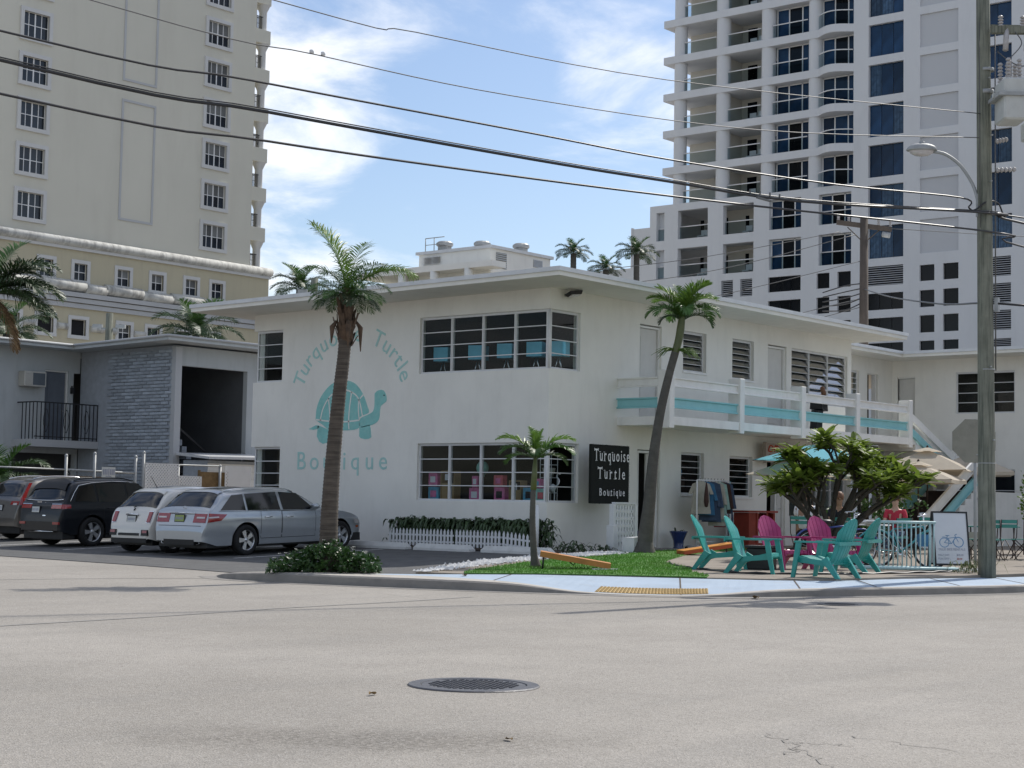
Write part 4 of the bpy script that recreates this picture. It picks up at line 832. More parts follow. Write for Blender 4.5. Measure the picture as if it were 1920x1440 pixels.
# ================================================================== WHITE BALCONY TOWER (right)
X0 = 83.23; FH = 3.035
tw = thing('white_tower', 'tall white apartment tower with rows of glass balconies and dark blue windows', 'building', (X0, 40, 0))
def lx(x, y, z): return (x - X0, y - 40, z)
holes = []; KT = range(-2, 8)
for k in KT: holes.append((32.91, 35.76, 25.95 + FH * k, 28.37 + FH * k))
PH = [(28.61, 31.6, 26.05 + FH * k, 28.5 + FH * k) for k in range(-2, 8)]
RW = [(24.6, 26.86, 25.95 + FH * k, 28.37 + FH * k) for k in range(-2, 8)]
rows_lo = [(17.95, 19.12), (16.05, 17.28), (14.2, 15.45), (12.3, 13.6)]
SM = [(y0, y1, z0, z1) for (z0, z1) in rows_lo for (y0, y1) in ((30.46, 31.62), (28.61, 29.8), (38.96, 40.05), (37.17, 38.29))]
WD = [(y0, y1, z0, z1) for (z0, z1) in rows_lo for (y0, y1) in ((41.42, 44.28),)] + [(32.91, 35.9, z0, z1) for (z0, z1) in rows_lo[1:]]
LV = [(47.45, 48.54, 17.8, 19.15), (45.7, 46.8, 17.8, 19.15), (32.91, 35.9, 17.85, 19.3)] + [(24.7, 26.4, z0, z1) for (z0, z1) in ((17.9, 19.3), (16.0, 17.4), (14.1, 15.5), (12.4, 13.5))]
PO = [(y0, y1, z0, z1) for (z0, z1) in ((22.80, 25.12), (19.70, 22.05)) for (y0, y1) in ((54.0, 54.78), (49.84, 52.69), (45.61, 48.4), (41.41, 44.22), (37.15, 39.89))]
W1_ = wallgrid(lambda a, z, d: (d, a - 40, z), 10, 37.0, .1, 53, .5, holes + PH + RW + [h for h in SM + WD + LV if h[1] < 37])
W1_.build('wall', 'tower_white', tw, fixn=True)
wallgrid(lambda a, z, d: (d, a - 40, z), 37.0, 55.42, .1, 25.7, .5, [h for h in SM + WD + LV + PO if h[0] >= 37]).build('wall', 'tower_white', tw, fixn=True)
b = MB(); b.box(3.2, 20, -30, 13.75, 25.7, 53); b.box(3.2, 20, -30, 11.3, .1, 25.7); b.box(.5, 3.2, -30, -3.1, .1, 53); b.build('wall', 'tower_inner', tw)
b = MB(); b.box(.5, 12, 14.2, 15.42, .1, 25.7 - .004); b.box(3.2, 12, 11.3, 14.2, .1, 19.4); b.box(.5, 3.2, -3.1, 14.2, .1, 19.5); b.build('wall', 'tower_white', tw)
b = MB()
for z in (19.5, 22.35): b.box(.5, 3.2, -3.1, 14.2, z, z + .22)
b.box(.5, 12, -3.1, 15.4, 25.3, 25.696); b.build('floor_slab', 'tower_white', tw)
b = MB(); b.box(0, 10, 15.42, 17.2, .1, 24.0); b.box(0, 10, 17.2, 21.5, .1, 20.8); b.box(-.06, .2, 17.1, 17.26, 20.8, 24.1); b.build('podium', 'tower_white', tw)
def tpane(name, y0, y1, z0, z1, x, m, n=1):
    for i in range(n):
        a, c = lerp(y0, y1, i / n), lerp(y0, y1, (i + 1) / n)
        key = ('t', round(c - a, 2), round(z1 - z0, 2), m)
        if key not in PANES: q = MB(); q.box(-.02, .02, -(c - a) / 2 + .02, (c - a) / 2 - .02, -(z1 - z0) / 2 + .02, (z1 - z0) / 2 - .02); PANES[key] = q.mesh(name, m)
        link(name, PANES[key], tw, (x, (a + c) / 2 - 40, (z0 + z1) / 2))
bf = MB()
for h in holes + RW:
    kk = 3 if h in holes else 2
    for i in range(kk): tpane('window', lerp(h[0], h[1], i / kk), lerp(h[0], h[1], (i + 1) / kk), h[2], h[3], .30, 'tower_glass_curtain' if R.random() < .40 else 'tower_glass_blue')
for h in SM: tpane('window', *h, .22, 'tower_glass_dark')
for h in WD: tpane('window', *h, .22, 'tower_glass_dark', 3)
for h in PH: bf.box(.14, .5, h[0] - 40, h[1] - 40, h[2], h[3])
bf.build('recessed_panel', 'tower_panel', tw)
def louver(parent, y0, y1, z0, z1, n, x=0, m='louver_white'):
    l_ = MB(); 
    for i in range(n):
        z = lerp(z0, z1, (i + .5) / n); h = (z1 - z0) / n * .5
        l_.add([(x + .06, y0, z - h * .5), (x + .06, y1, z - h * .5), (x + .24, y1, z + h * .5), (x + .24, y0, z + h * .5), (x + .06, y0, z - h * .1), (x + .06, y1, z - h * .1)], [(0, 1, 2, 3), (0, 4, 5, 1)])
    o = l_.build('louver', m, parent); v = MB(); v.box(x + .34, x + .4, y0, y1, z0, z1); v.build('louver_backing', 'black_void', o)
for h in LV: louver(tw, h[0] - 40, h[1] - 40, h[2], h[3], 9)
# balcony floors
cyl_c = [(52.95, .53), (48.85, .575), (44.7, .57), (40.52, .56)]
def slab_mb():
    b = MB(); y0, y1 = 54.25 - 40, 36.95 - 40
    pts = [(0, y0), (8, y0), (8, y1), (.0, y1), (-.02, -2.89)] + [(-.02 - .75 * sin(pi * t / 8), lerp(-2.89, -.04, t / 8)) for t in range(1, 8)] + [(-.02, -.04), (0, .0)]
    b.prism(pts, 0, .6); return b
sme = slab_mb().mesh('balcony_slab', 'tower_white'); sme_fix = bmesh.new(); sme_fix.from_mesh(sme); bmesh.ops.recalc_face_normals(sme_fix, faces=sme_fix.faces); sme_fix.to_mesh(sme); sme_fix.free()
q = MB(); q.cyl((0, 0, 0), (0, 0, FH - .6), .57, n=18, caps=False); cme = q.mesh('column', 'tower_white')
def rail_mesh(wd, bow=0.0):
    pts = [(-bow * sin(pi * t / 8), lerp(0, wd, t / 8)) for t in range(9)] if bow else [(0, 0), (0, wd)]
    q = MB(); q.tube([(x, y, 1.05) for x, y in pts], .045, 6); g = MB()
    for (xa, ya), (xb, yb) in zip(pts, pts[1:]): g.add([(xa, ya, .04), (xb, yb, .04), (xb, yb, 1.0), (xa, ya, 1.0)], [(0, 1, 2, 3)])
    return q.mesh('balcony_rail', 'white_gloss'), g.mesh('glass_panel', 'rail_glass')
RM = {}
def put_rail(y0, y1, x, z, bow=0.0):
    k = (round(y1 - y0, 2), bow)
    if k not in RM: RM[k] = rail_mesh(y1 - y0, bow)
    r = link('balcony_rail', RM[k][0], tw, (x, y0 - 40, z)); link('glass_panel', RM[k][1], r)
def put_door(y0, y1, x, z0, z1, n, m='tower_glass_dark'):
    tpane('balcony_door', y0, y1, z0, z1, x, m, n)
def put_furn(y, x, z, kind):
    r = link('balcony_chair', FUR[kind], tw, (x, y - 40, z))
q = MB(); q.box(-.3, .3, -.3, .3, .38, .45); q.box(.25, .3, -.3, .3, .45, .95)
for sx_ in (-.27, .27):
    for sy_ in (-.27, .27): q.box(sx_ - .025, sx_ + .025, sy_ - .025, sy_ + .025, 0, .38)
FUR = [q.mesh('balcony_chair', 'white_gloss')]
def glazing(y0, y1, z0, z1, x):
    n = 3; wd = (y1 - y0)
    tpane('glazed_door', y0, y0 + wd * .26, z0, z1, x, 'tower_glass_blue'); tpane('glazed_door', y0 + wd * .26, y0 + wd * .65, z0, z1, x, 'tower_glass_dark' if R.random() < .6 else 'tower_glass_blue'); tpane('glazed_door', y0 + wd * .65, y1 - .02, z0, z1, x, 'tower_glass_blue')
    q = MB(); 
    for f in (0, .26, .65, 1): yy = lerp(y0, y1, f) - 40; q.box(x - .06, x + .02, yy - .045, yy + .045, z0, z1)
    q.box(x - .06, x + .02, y0 - 40, y1 - 40, z1 - .08, z1); q.build('glazing_frame', 'white_gloss', tw)
for k in range(-1, 9):
    zt = 28.75 + FH * k                          # slab top of this floor
    if k >= 0: link('balcony_slab', sme, tw, (0, 0, zt - .6))
    if k == -1: continue
for k in range(-1, 8):
    zf = 28.75 + FH * k; zc = zf + FH - .6
    if k == -1: zf = 25.7; zc = 28.15
    for cy_, cr_ in cyl_c: link('column', cme, tw, (.6, cy_ - 40, zf), scale=(cr_ / .57, cr_ / .57, (zc - zf) / (FH - .6)))
    put_rail(49.42, 52.43, .35, zf); put_rail(45.28, 48.27, .35, zf); put_rail(41.07, 44.13, .25, zf); put_rail(37.05, 39.96, -.02, zf, .70)
    put_door(49.45, 50.9, 3.17, zf + .02, zf + 2.15, 2); put_door(47.3, 48.2, 3.17, zf + .02, zf + 2.15, 1); put_door(44.4, 45.9, 3.17, zf + .02, zf + 2.15, 2)
    glazing(41.1, 44.1, zf + .05, zc - .02, .95); glazing(37.05, 39.95, zf + .05, zc - .02, .75)
    for yy, xx in ((49.9, 1.6), (46.0, 1.5), (47.0, 1.8)):
        if R.random() < .6: put_furn(yy, xx, zf, 0)
b = MB()
for k in range(-1, 8):
    zf = 28.75 + FH * k if k >= 0 else 25.7; zc = 28.75 + FH * k + FH - .6
    b.box(1.0, 3.2, 4.0, 4.2, zf + .002, zc - .002); b.box(1.3, 3.2, 8.75, 8.95, zf + .002, zc - .002); b.box(.8, 3.2, -.1, .1, zf + .002, zc - .002)
b.build('party_wall', 'tower_inner', tw)
for (y0, y1, z0, z1) in PO:
    put_rail(y0, y1, .3, z0 - .02)
    if y0 < 44.5: glazing(y0 + .02, y1 - .02, z0 + .02, z1 - .02, .42)
    elif y1 < 53: put_door(y0 + .1, y0 + 1.2, 3.17, z0, z1 - .35, 1); put_door(y1 - .45, y1 - .1, 3.17, z0, z1 - .35, 1); put_furn(y0 + 1.4, 1.4, z0 - .1, 0)
# ================================================================== CREAM TOWER (left)
Y0 = 71.25
ct = thing('cream_tower', 'tall cream apartment tower with small framed windows and stained cast cornices', 'building', (54, Y0, 0))
FZ = [19.45 + 2.99 * k for k in range(9)]
H1 = [(x0, x1, z, z + 1.68) for z in FZ for (x0, x1) in ((34.07, 36.05), (49.66, 51.70))]
wallgrid(lambda a, z, d: (a - 54, d, z), 14, 54.32, 18.2, 48, .4, H1).build('wall', 'cream_wall', ct, fixn=True)
H2 = [(x0, x0 + 1.06, 15.80, 16.92) for x0 in (35.95, 38.69, 42.26, 45.2, 48.25, 50.65)] + [(x0, x1, 12.08, 13.15) for x0, x1 in ((33.32, 34.57), (35.95, 37.2), (38.6, 39.8), (42.5, 43.54), (44.98, 46.05), (47.6, 48.7), (50.3, 51.4))]
wallgrid(lambda a, z, d: (a - 54, d - .05, z), 14, 56.2, .1, 18.0, .4, H2).build('wall', 'yellow_wall', ct, fixn=True)
b = MB(); b.box(-40, .32, .4, 14, .1, 48); b.box(.32, 2.2, .35, 14, .1, 17.9); b.build('wall', 'cream_wall', ct)
def cwin(x0, x1, z0, z1, cols, rowsn, tw_, gm_):
    fr = MB(); o = .0
    w_ = .26 if cols == 4 else .24
    for (a0, a1, c0, c1) in ((x0 - w_, x1 + w_, z1, z1 + w_), (x0 - w_ * 1.1, x1 + w_ * 1.1, z0 - w_, z0), (x0 - w_, x0, z0, z1), (x1, x1 + w_, z0, z1)): fr.box(a0 - 54, a1 - 54, -.13, .02, c0, c1)
    f = fr.build('window', tw_, ct)
    mb = MB(); yq = .14
    for c in range(cols + 1):
        x = lerp(x0, x1, c / cols) - 54; ww = .05 if (c == cols / 2 and cols > 2) else .025; mb.box(x - ww, x + ww, yq - .03, yq + .03, z0, z1)
    for r in range(rowsn + 1): z = lerp(z0, z1, r / rowsn); mb.box(x0 - 54, x1 - 54, yq - .028, yq + .028, z - .025, z + .025)
    mb.build('muntin', 'white_gloss', f)
    for c in range(cols):
        for r in range(rowsn):
            key = ('c', cols, round((x1 - x0), 2), round(z1 - z0, 2), gm_)
            if key not in PANES: q = MB(); q.box(-(x1 - x0) / cols / 2, (x1 - x0) / cols / 2, -.01, .01, -(z1 - z0) / rowsn / 2, (z1 - z0) / rowsn / 2); PANES[key] = q.mesh('pane', gm_)
            pm_ = PANES[key]
            if gm_ == 'tower_glass_mid' and r == rowsn - 1 and (int(x0 * 7) + int(z0 * 3)) % 3 == 0:
                k2 = key + ('blind',)
                if k2 not in PANES: PANES[k2] = PANES[key].copy(); PANES[k2].materials.clear(); PANES[k2].materials.append(MATS['tower_glass_blind'])
                pm_ = PANES[k2]
            link('pane', pm_, f, (lerp(x0, x1, (c + .5) / cols) - 54, yq, lerp(z0, z1, (r + .5) / rowsn)))
for h in H1: cwin(*h, 4, 2, 'trim_white', 'tower_glass_mid')
for i, h in enumerate(H2): cwin(*h, 2, 2, 'trim_white', 'tower_glass_mid') if i not in (6, 7, 8) else cwin(*h, 1, 1, 'trim_white', 'black_void')
def moulding(x0, x1, z0, z1, wd=.16):
    b = MB()
    for (a0, a1, c0, c1) in ((x0, x1, z1 - wd, z1), (x0, x1, z0, z0 + wd), (x0, x0 + wd, z0 + wd, z1 - wd), (x1 - wd, x1, z0 + wd, z1 - wd)): b.box(a0 - 54, a1 - 54, -.06, .01, c0, c1)
    b.build('panel_moulding', 'trim_grey', ct)
moulding(42.2, 45.15, 20.35, 28.8); moulding(42.2, 45.15, 30.1, 46)
def halfround(x0, x1, z, r, m, name='cornice', yoff=0.0):
    b = MB(); n = 9; V = []; P_ = [(-r * 1.2 * cos(t) , z + r * sin(t)) for t in [lerp(-pi / 2, pi / 2, i / n) for i in range(n + 1)]]
    for x in (x0 - 54, x1 - 54): V += [(x, y + yoff, zz) for y, zz in P_]
    b.add(V, [(i, i + 1, n + 2 + i, n + 1 + i) for i in range(n)], smooth=True); b.add(V, [tuple(range(n, -1, -1)), tuple(range(n + 1, 2 * n + 2))]); b.build(name, m, ct, fixn=True)
halfround(14, 56.3, 18.28, .34, 'cast_trim', yoff=-.06); b = MB(); b.box(-40, 2.25, -.22, -.055, 17.78, 17.97); b.build('cornice', 'trim_white', ct)
for x0, x1, dz in ((14, 35.4, 0), (35.4, 39.5, -.0), (39.5, 41.2, -.12), (41.2, 44.3, 0), (44.3, 46.9, -.1), (46.9, 49.8, 0), (49.8, 56.25, -.08)): halfround(x0 + .004, x1, 15.36 + dz, .40, 'cast_trim', yoff=-.08)
b = MB()
for i in range(3): b.box(-40, 2.22, -.42 + i * .1, -.052, 14.62 - i * .36, 14.92 - i * .36)
b.build('fascia', 'trim_grey', ct)
for x0, x1 in ((34.85, 35.7), (37.5, 38.3), (40.2, 41.2), (41.6, 42.3), (43.8, 44.75), (46.3, 47.4)): halfround(x0, x1, 12.6, .22, 'cast_trim', 'scupper_tube', -.05)
# corner balconies with open sky behind
sb_ = MB(); sb_.box(-.6, 1.8, .06, 5, 0, 1.04); sbm = sb_.mesh('corner_balcony', 'cream_wall')
cb = MB(); cb.lathe([(.30, 0), (.30, 1.45), (.36, 1.6), (.52, 1.95), (.56, 2.0)], 14); cbm = cb.mesh('column', 'trim_white')
rb_ = MB()
for yy in (.5, .9, 1.3, 1.7, 2.1): rb_.box(.42, 1.0, yy, yy + .03, .95, 1.0); rb_.box(.62, .66, yy, yy + .03, 0, .95); rb_.box(.42, 1.0, yy, yy + .03, .55, .58)
for k in range(7): rb_.box(.45 + k * .08, .475 + k * .08, .12, .15, 0, 1.0)
rb_.box(.42, 1.05, .11, .16, .95, 1.0); rbm = rb_.mesh('balcony_rail', 'iron_black')
for k in range(9):
    z = 17.55 + 3.0 * k
    if k: link('corner_balcony', sbm, ct, (0, 0, z))
    link('column', cbm, ct, (1.38, .5, z + 1.02)); link('balcony_rail', rbm, ct, (0, 0, z + 1.02))
# ================================================================== ROOFTOP STRUCTURE BETWEEN THE TOWERS
rp = thing('rooftop_building', 'low white building with rooftop vents, louvers and a columned terrace between the towers', 'building', (34.2, 30.8, 0))
b = MB(); b.box(0, 4.8, 0, 4.85, .1, 14.05); b.build('wall', 'white_stucco', rp); b = MB(); b.box(-.12, 4.95, -.12, 5.0, 14.05, 14.2); b.build('parapet', 'roof_metal', rp)
b = MB(); b.box(-1.1, 0, -1.0, 6.1, 12.95, 13.25); b.box(-1.0, 6, 4.85, 8.5, 12.98, 13.2); b.build('terrace_roof', 'white_stucco', rp)
b = MB(); b.box(-.9, 0, -.9, 10, .1, 11.9); b.box(0, 5, 4.85, 12, .1, 11.9); b.build('lower_wall', 'cream_wall', rp)
for yy in (35.95, 33.75, 31.45): b = MB(); b.cyl((-.9, yy - 30.8, 11.9), (-.9, yy - 30.8, 12.95), .23, n=14); b.build('column', 'white_stucco', rp)
for (y0, y1, z0, z1) in ((3.35, 3.9, 13.5, 13.9), (3.95, 4.5, 13.5, 13.9)): louver(rp, y0, y1, z0, z1, 6, -.25)
for (x0, x1, z0, z1) in ((.4, 1.25, 13.1, 13.9), (3.4, 4.15, 13.5, 13.88)):
    l_ = MB()
    for i in range(8): z = lerp(z0, z1, (i + .5) / 8); l_.add([(x0, -.03, z - .02), (x1, -.03, z - .02), (x1, .0, z + .03), (x0, .0, z + .03)], [(0, 1, 2, 3)])
    o = l_.build('louver', 'louver_white', rp); v = MB(); v.box(x0, x1, -.006, -.002, z0, z1); v.build('louver_backing', 'sign_back', o)
def vent(label, x, y, s=1.0):
    t = thing('roof_vent', label, 'vent', (x, y, 14.2), .2, 'mushroom vents on the low white roof'); b = MB(); b.box(-.26, .26, -.26, .26, 0, .4); b.build('duct', 'galv', t); b = MB(); b.lathe([(.0, .40), (.40, .36), (.44, .40), (.44, .52), (.34, .6), (0, .62)], 12, smooth=False); b.build('hood', 'galv', t)
vent('leftmost mushroom roof vent beside the thin handrail', 35.1, 34.7); vent('middle mushroom roof vent nearest the roof corner', 36.1, 33.0); vent('rightmost mushroom roof vent on the white roof', 37.8, 31.8)
b = MB()
for y0 in (34.9, 35.5): b.tube([(34.5, y0, 14.2), (34.5, y0, 14.95)], .025, 5)
b.tube([(34.5, 34.2, 14.95), (34.5, 35.5, 14.95)], .025, 5); b.tube([(34.5, 34.2, 14.6), (34.5, 35.5, 14.6)], .02, 5); tag(b.build('handrail', 'galv'), 'thin metal handrail on the low white roof left of the vents', 'railing')
# ================================================================== PALMS AND PLANTS
def frond_mesh(name, ln, e0, bend, nl, ll, lw, m, vee=.5, droop=.5, start=.12, seed=0, tipw=.25, rach=.012, twist=0.0, curl=0.0):
    """feather frond growing from the origin along +x; e0 start elevation, bend = total downward turn (radians)"""
    rr = random.Random(seed); b = MB(); pts = []; p = Vector((0, 0, 0)); n = 18; dirs = []
    for i in range(n + 1):
        t = i / n; a = e0 - bend * (t ** 1.35); d = Vector((cos(a) * cos(curl * t), cos(a) * sin(curl * t), sin(a))); pts.append(p.copy()); dirs.append(d); p = p + d * (ln / n)
    b.tube(pts, [lerp(rach, rach * .2, i / n) for i in range(n + 1)], 4)
    for k in range(nl):
        t = lerp(start, .995, k / (nl - 1)); f = t * n; i = min(int(f), n - 1); f -= i
        q = pts[i].lerp(pts[i + 1], f); d = dirs[i].lerp(dirs[i + 1], f).normalized(); side = Vector((-d.y, d.x, 0)); side = side.normalized() if side.length > .05 else Vector((0, 1, 0)); up = d.cross(side); up = -up if up.z < 0 else up
        L_ = ll * (sin(pi * min(1, (t - start) / (1 - start) * .80 + .16)) ** .7) * rr.uniform(.85, 1.12)
        fw = lerp(.35, .95, t)
        for s in (-1, 1):
            vv = vee + rr.uniform(-.18, .18)
            dr = (side * s * cos(vv) + up * sin(vv) + d * fw * rr.uniform(.8, 1.2)).normalized()
            wv = d.cross(dr).normalized(); ax = dr.cross(wv).normalized(); w_ = lw * rr.uniform(.8, 1.2)
            g = Vector((0, 0, -1)); dp = droop * rr.uniform(.6, 1.4)
            p0 = q; p1 = q + dr * L_ * .35 + g * L_ * .03 * dp; p2 = q + dr * L_ * .7 + g * L_ * .18 * dp; p3 = q + (dr * .93 + g * .46 * dp).normalized() * L_ * (.96)
            e = (d * 1.0 - dr * d.dot(dr)).normalized() * w_
            b.add([p0 - e * .4, p0 + e * .4, p1 - e, p1 + e, p2 - e * .75, p2 + e * .75, p3], [(0, 2, 3, 1), (2, 4, 5, 3), (4, 6, 5)])
    return b.mesh(name, m)
def trunk(root, pts, r, m, ring=.0, n=12, name='trunk', step=.09):
    P = crom(pts, 8); L_ = [0]
    for p, q in zip(P, P[1:]): L_.append(L_[-1] + (q - p).length)
    tot = L_[-1]; N_ = max(8, int(tot / step)); Q = []; rs = []
    for i in range(N_ + 1):
        s = tot * i / N_; k = max(j for j in range(len(L_)) if L_[j] <= s + 1e-9); k = min(k, len(P) - 2); f = (s - L_[k]) / max(1e-6, L_[k + 1] - L_[k]); base = P[k].lerp(P[k + 1], f); rr = interp(r, i / N_)
        Q.append(base); rs.append(rr * (1 + ring)); 
        if ring and i < N_: Q.append(base.lerp(P[min(k + 1, len(P) - 1)], .0) + (P[k + 1] - P[k]).normalized() * step * .45); rs.append(rr * (1 - ring))
    b = MB(); b.tube(Q, rs, n); return b.build(name, m, root)
def crown(root, top, specs, name='frond'):
    for me, az, sc, tilt in specs: link(name, me, root, top, rot=(tilt, 0, az), scale=sc)
rp_ = random.Random(11)
# the tall palm on the kerb island
FA = [frond_mesh('frond', 1.45, e, bd, 46, .52, .011, m, vee=.35, droop=d, seed=i) for i, (e, bd, d, m) in enumerate(((1.42, .9, .5, 'palm_leaf_bright'), (1.15, 1.5, .8, 'palm_leaf'), (.80, 1.7, 1.0, 'palm_leaf'), (.45, 1.5, 1.1, 'palm_leaf'), (.1, 1.2, 1.0, 'palm_leaf_dark'), (.9, 1.45, .9, 'palm_leaf_bright')))]
t = thing('palm_tree', 'tall palm with ringed brown trunk standing in the flowering bush at the kerb', 'palm tree', (-11.47, -4.71, .12)); 
trunk(t, [(0, 0, 0), (-.02, .02, .6), (.0, 0, 1.6), (.05, -.04, 2.6), (.10, -.09, 3.4), (.11, -.11, 3.78)], [(0, .185), (.12, .145), (.5, .118), (.9, .10), (1, .10)], 'trunk_bark', .035, 16, step=.055)
top = Vector((.115, -.115, 4.28))
# fibrous boot below the crown
b = MB(); b.lathe([(.08, 3.62), (.11, 3.74), (.13, 3.9), (.115, 4.05), (.095, 4.2), (.08, 4.4), (.06, 4.55)], 14, T(.115, -.115, 0))
for k in range(64):
    a = k * 2.4 + rp_.uniform(-.3, .3); z = 3.66 + .65 * (k % 13) / 13; r0 = interp([(3.6, .10), (3.9, .135), (4.2, .10), (4.4, .08)], z); c_, s_ = cos(a), sin(a); x0, y0 = .115 + r0 * c_ * .9, -.115 + r0 * s_ * .9
    h = rp_.uniform(.08, .26); o_ = rp_.uniform(.01, .11); wv = rp_.uniform(.02, .06)
    b.add([(x0 - s_ * wv, y0 + c_ * wv, z - .05), (x0 + s_ * wv, y0 - c_ * wv, z - .05), (x0 + s_ * wv * .6 + c_ * o_, y0 - c_ * wv * .6 + s_ * o_, z + h), (x0 - s_ * wv * .6 + c_ * o_, y0 + c_ * wv * .6 + s_ * o_, z + h), (x0 + c_ * .03, y0 + s_ * .03, z)], [(0, 1, 4), (1, 2, 4), (2, 3, 4), (3, 0, 4)])
for a, ln in ((-2.2, .32), (2.7, .26), (-.9, .38)):
    b.tube([(.115 + .16 * cos(a), -.115 + .16 * sin(a), 4.0), (.115 + .23 * cos(a), -.115 + .23 * sin(a), 3.9), (.115 + .24 * cos(a), -.115 + .24 * sin(a), 3.9 - ln)], [.02, .045, .008], 6)
b.build('leaf_base', 'palm_boot', t)
vr = -.69      # azimuth of the picture's right-hand direction is about -50 degrees
RIGHT = -.883
sp = []
for (me, off, sc) in ((0, 2.75, 1.05), (0, 3.5, .95), (5, .35, 1.22), (5, -.1, 1.15), (1, .75, 1.15), (1, -.55, 1.1), (1, 3.05, 1.05), (1, 2.3, 1.0), (2, 3.7, .95), (2, .1, 1.05), (2, -1.1, .9), (2, 1.5, .9), (2, 2.7, .95), (3, 3.2, .9), (3, .5, .9), (3, -.8, .85), (3, 2.0, .8), (3, 4.2, .85), (4, 2.9, .7), (4, .2, .75), (4, -1.4, .7), (4, 1.2, .7), (0, 1.0, .8), (4, 3.9, .65), (4, 2.2, .7), (4, -.5, .8), (4, .8, .75), (4, 3.4, .75), (3, 2.6, .9), (3, -.2, .95)):
    sp.append((FA[me], RIGHT + off, sc * (.95, .60, .52, .50, .56, .74)[me], 0))
crown(t, top + Vector((0, 0, .12)), sp)
# leaning palm by the shop door
FB = [frond_mesh('frond', 1.05, e, bd, 40, .40, .014, m, vee=.55, droop=d, seed=20 + i) for i, (e, bd, d, m) in enumerate(((1.5, .6, .5, 'palm_leaf_bright'), (1.25, 1.7, .7, 'palm_leaf_bright'), (1.0, 2.2, .8, 'palm_leaf'), (1.4, 1.2, .6, 'palm_leaf_bright'), (.7, 2.1, .9, 'palm_leaf_dark')))]
t = thing('palm_tree', 'slender grey palm leaning right beside the shop door', 'palm tree', (1.2, -1.85, .22))
P_ = [(0, 0, 0), (.03, -.02, .35), (.09, -.07, 1.1), (.14, -.13, 2.1), (.22, -.24, 3.1), (.33, -.38, 3.95), (.43, -.50, 4.55)]
trunk(t, P_, [(0, .28), (.05, .185), (.2, .148), (.6, .108), (.9, .092), (1, .09)], 'trunk_grey', .012, 16, step=.08)
b = MB(); b.tube(crom([(.42, -.49, 4.5), (.48, -.56, 4.85), (.51, -.60, 5.2), (.52, -.62, 5.45)], 4), [.088] * 4 + [.09] * 4 + [.085, .08, .07, .06, .05], 12); b.build('crownshaft', 'crownshaft', t)
crown(t, Vector((.52, -.61, 5.25)), [(FB[m], RIGHT + o, s, 0) for m, o, s in ((0, .3, .9), (0, 2.0, .85), (3, 0.1, 1.1), (3, -.5, 1.1), (3, .8, 1.05), (3, 2.9, 1.0), (1, .2, 1.05), (1, -.8, 1.0), (1, 3.2, 1.0), (1, 2.5, .95), (1, 1.3, 1.0), (2, 3.0, .95), (2, -.3, 1.0), (2, .6, 1.0), (2, 3.8, .9), (2, -1.5, .9), (2, 1.8, .9), (4, .1, .8), (4, 3.4, .6))])
b = MB()
for k in range(60):
    a = RIGHT + rp_.uniform(-1.0, .9) if k % 3 else RIGHT + pi + rp_.uniform(-.8, .8); l_ = rp_.uniform(.3, .62); el = rp_.uniform(-.55, .15)
    p0 = Vector((.44, -.51, 4.62)); p1 = p0 + Vector((cos(a) * l_ * .6, sin(a) * l_ * .6, .02 + el * .15)); p2 = p0 + Vector((cos(a) * l_, sin(a) * l_, -.1 + el * .3)); b.tube([p0, p1, p2], [.012, .008, .004], 3)
b.build('flower_stalk', 'palm_leaf_bright', t)
# small palm in the turf
FC = [frond_mesh('frond', .78, e, bd, 34, .30, .013, m, vee=.5, droop=.7, seed=40 + i) for i, (e, bd, m) in enumerate(((1.45, .35, 'palm_leaf_bright'), (1.05, 1.45, 'palm_leaf_bright'), (.85, 1.8, 'palm_leaf'), (.5, 1.6, 'palm_leaf_dark')))]
t = thing('palm_tree', 'small young palm with a thin trunk planted in the artificial turf', 'palm tree', (-7.32, -5.55, .19))
trunk(t, [(0, 0, 0), (-.02, .03, .25), (-.05, .05, .8), (-.04, .05, 1.35)], [(0, .10), (.12, .062), (1, .045)], 'trunk_grey', .03, 12, step=.06)
b = MB(); b.tube([(-.04, .05, 1.33), (-.03, .04, 1.62), (-.02, .03, 1.92)], [.055, .048, .03], 10); b.build('crownshaft', 'crownshaft', t)
crown(t, Vector((-.02, .03, 1.86)), [(FC[m], RIGHT + o, s, 0) for m, o, s in ((0, 2.6, .75), (0, .4, .7), (0, 4.6, .65), (1, 3.05, 1.05), (1, .1, 1.05), (2, -.35, 1.0), (2, 3.5, .95), (2, 1.4, .8), (2, -1.6, .75), (3, .25, .8), (3, 2.7, .8))])
# background palms
FD = [frond_mesh('frond', 2.2, e, bd, 44, .85, .022, m, vee=.5, droop=d, seed=60 + i) for i, (e, bd, d, m) in enumerate(((1.3, .9, .5, 'palm_leaf'), (.95, 1.5, .8, 'palm_leaf_dark'), (.5, 1.4, 1.0, 'palm_leaf_dark'), (.05, 1.0, 1.0, 'palm_leaf_dark'), (-.4, .7, 1.0, 'palm_leaf')))]
FDEAD = frond_mesh('dead_frond', 2.0, -.9, .6, 36, .6, .02, 'palm_leaf_dead', droop=1.5, seed=77)
def bgpalm(label, x, y, zt, sc, spec, group=None, zb=.2, tr=.16, dead=(), tm='trunk_grey'):
    t = thing('palm_tree', label, 'palm tree', (x, y, zb), 0, group); h = zt - zb
    trunk(t, [(0, 0, 0), (.05, 0, h * .5), (0, 0, h)], [(0, tr * 1.3), (.1, tr), (1, tr * .8)], tm, .02, 10, step=.15)
    crown(t, Vector((0, 0, h)), [(FD[m], RIGHT + o, s * sc, 0) for m, o, s in spec])
    for o in dead: link('dead_frond', FDEAD, t, (0, 0, h), rot=(0, 0, RIGHT + o), scale=sc)
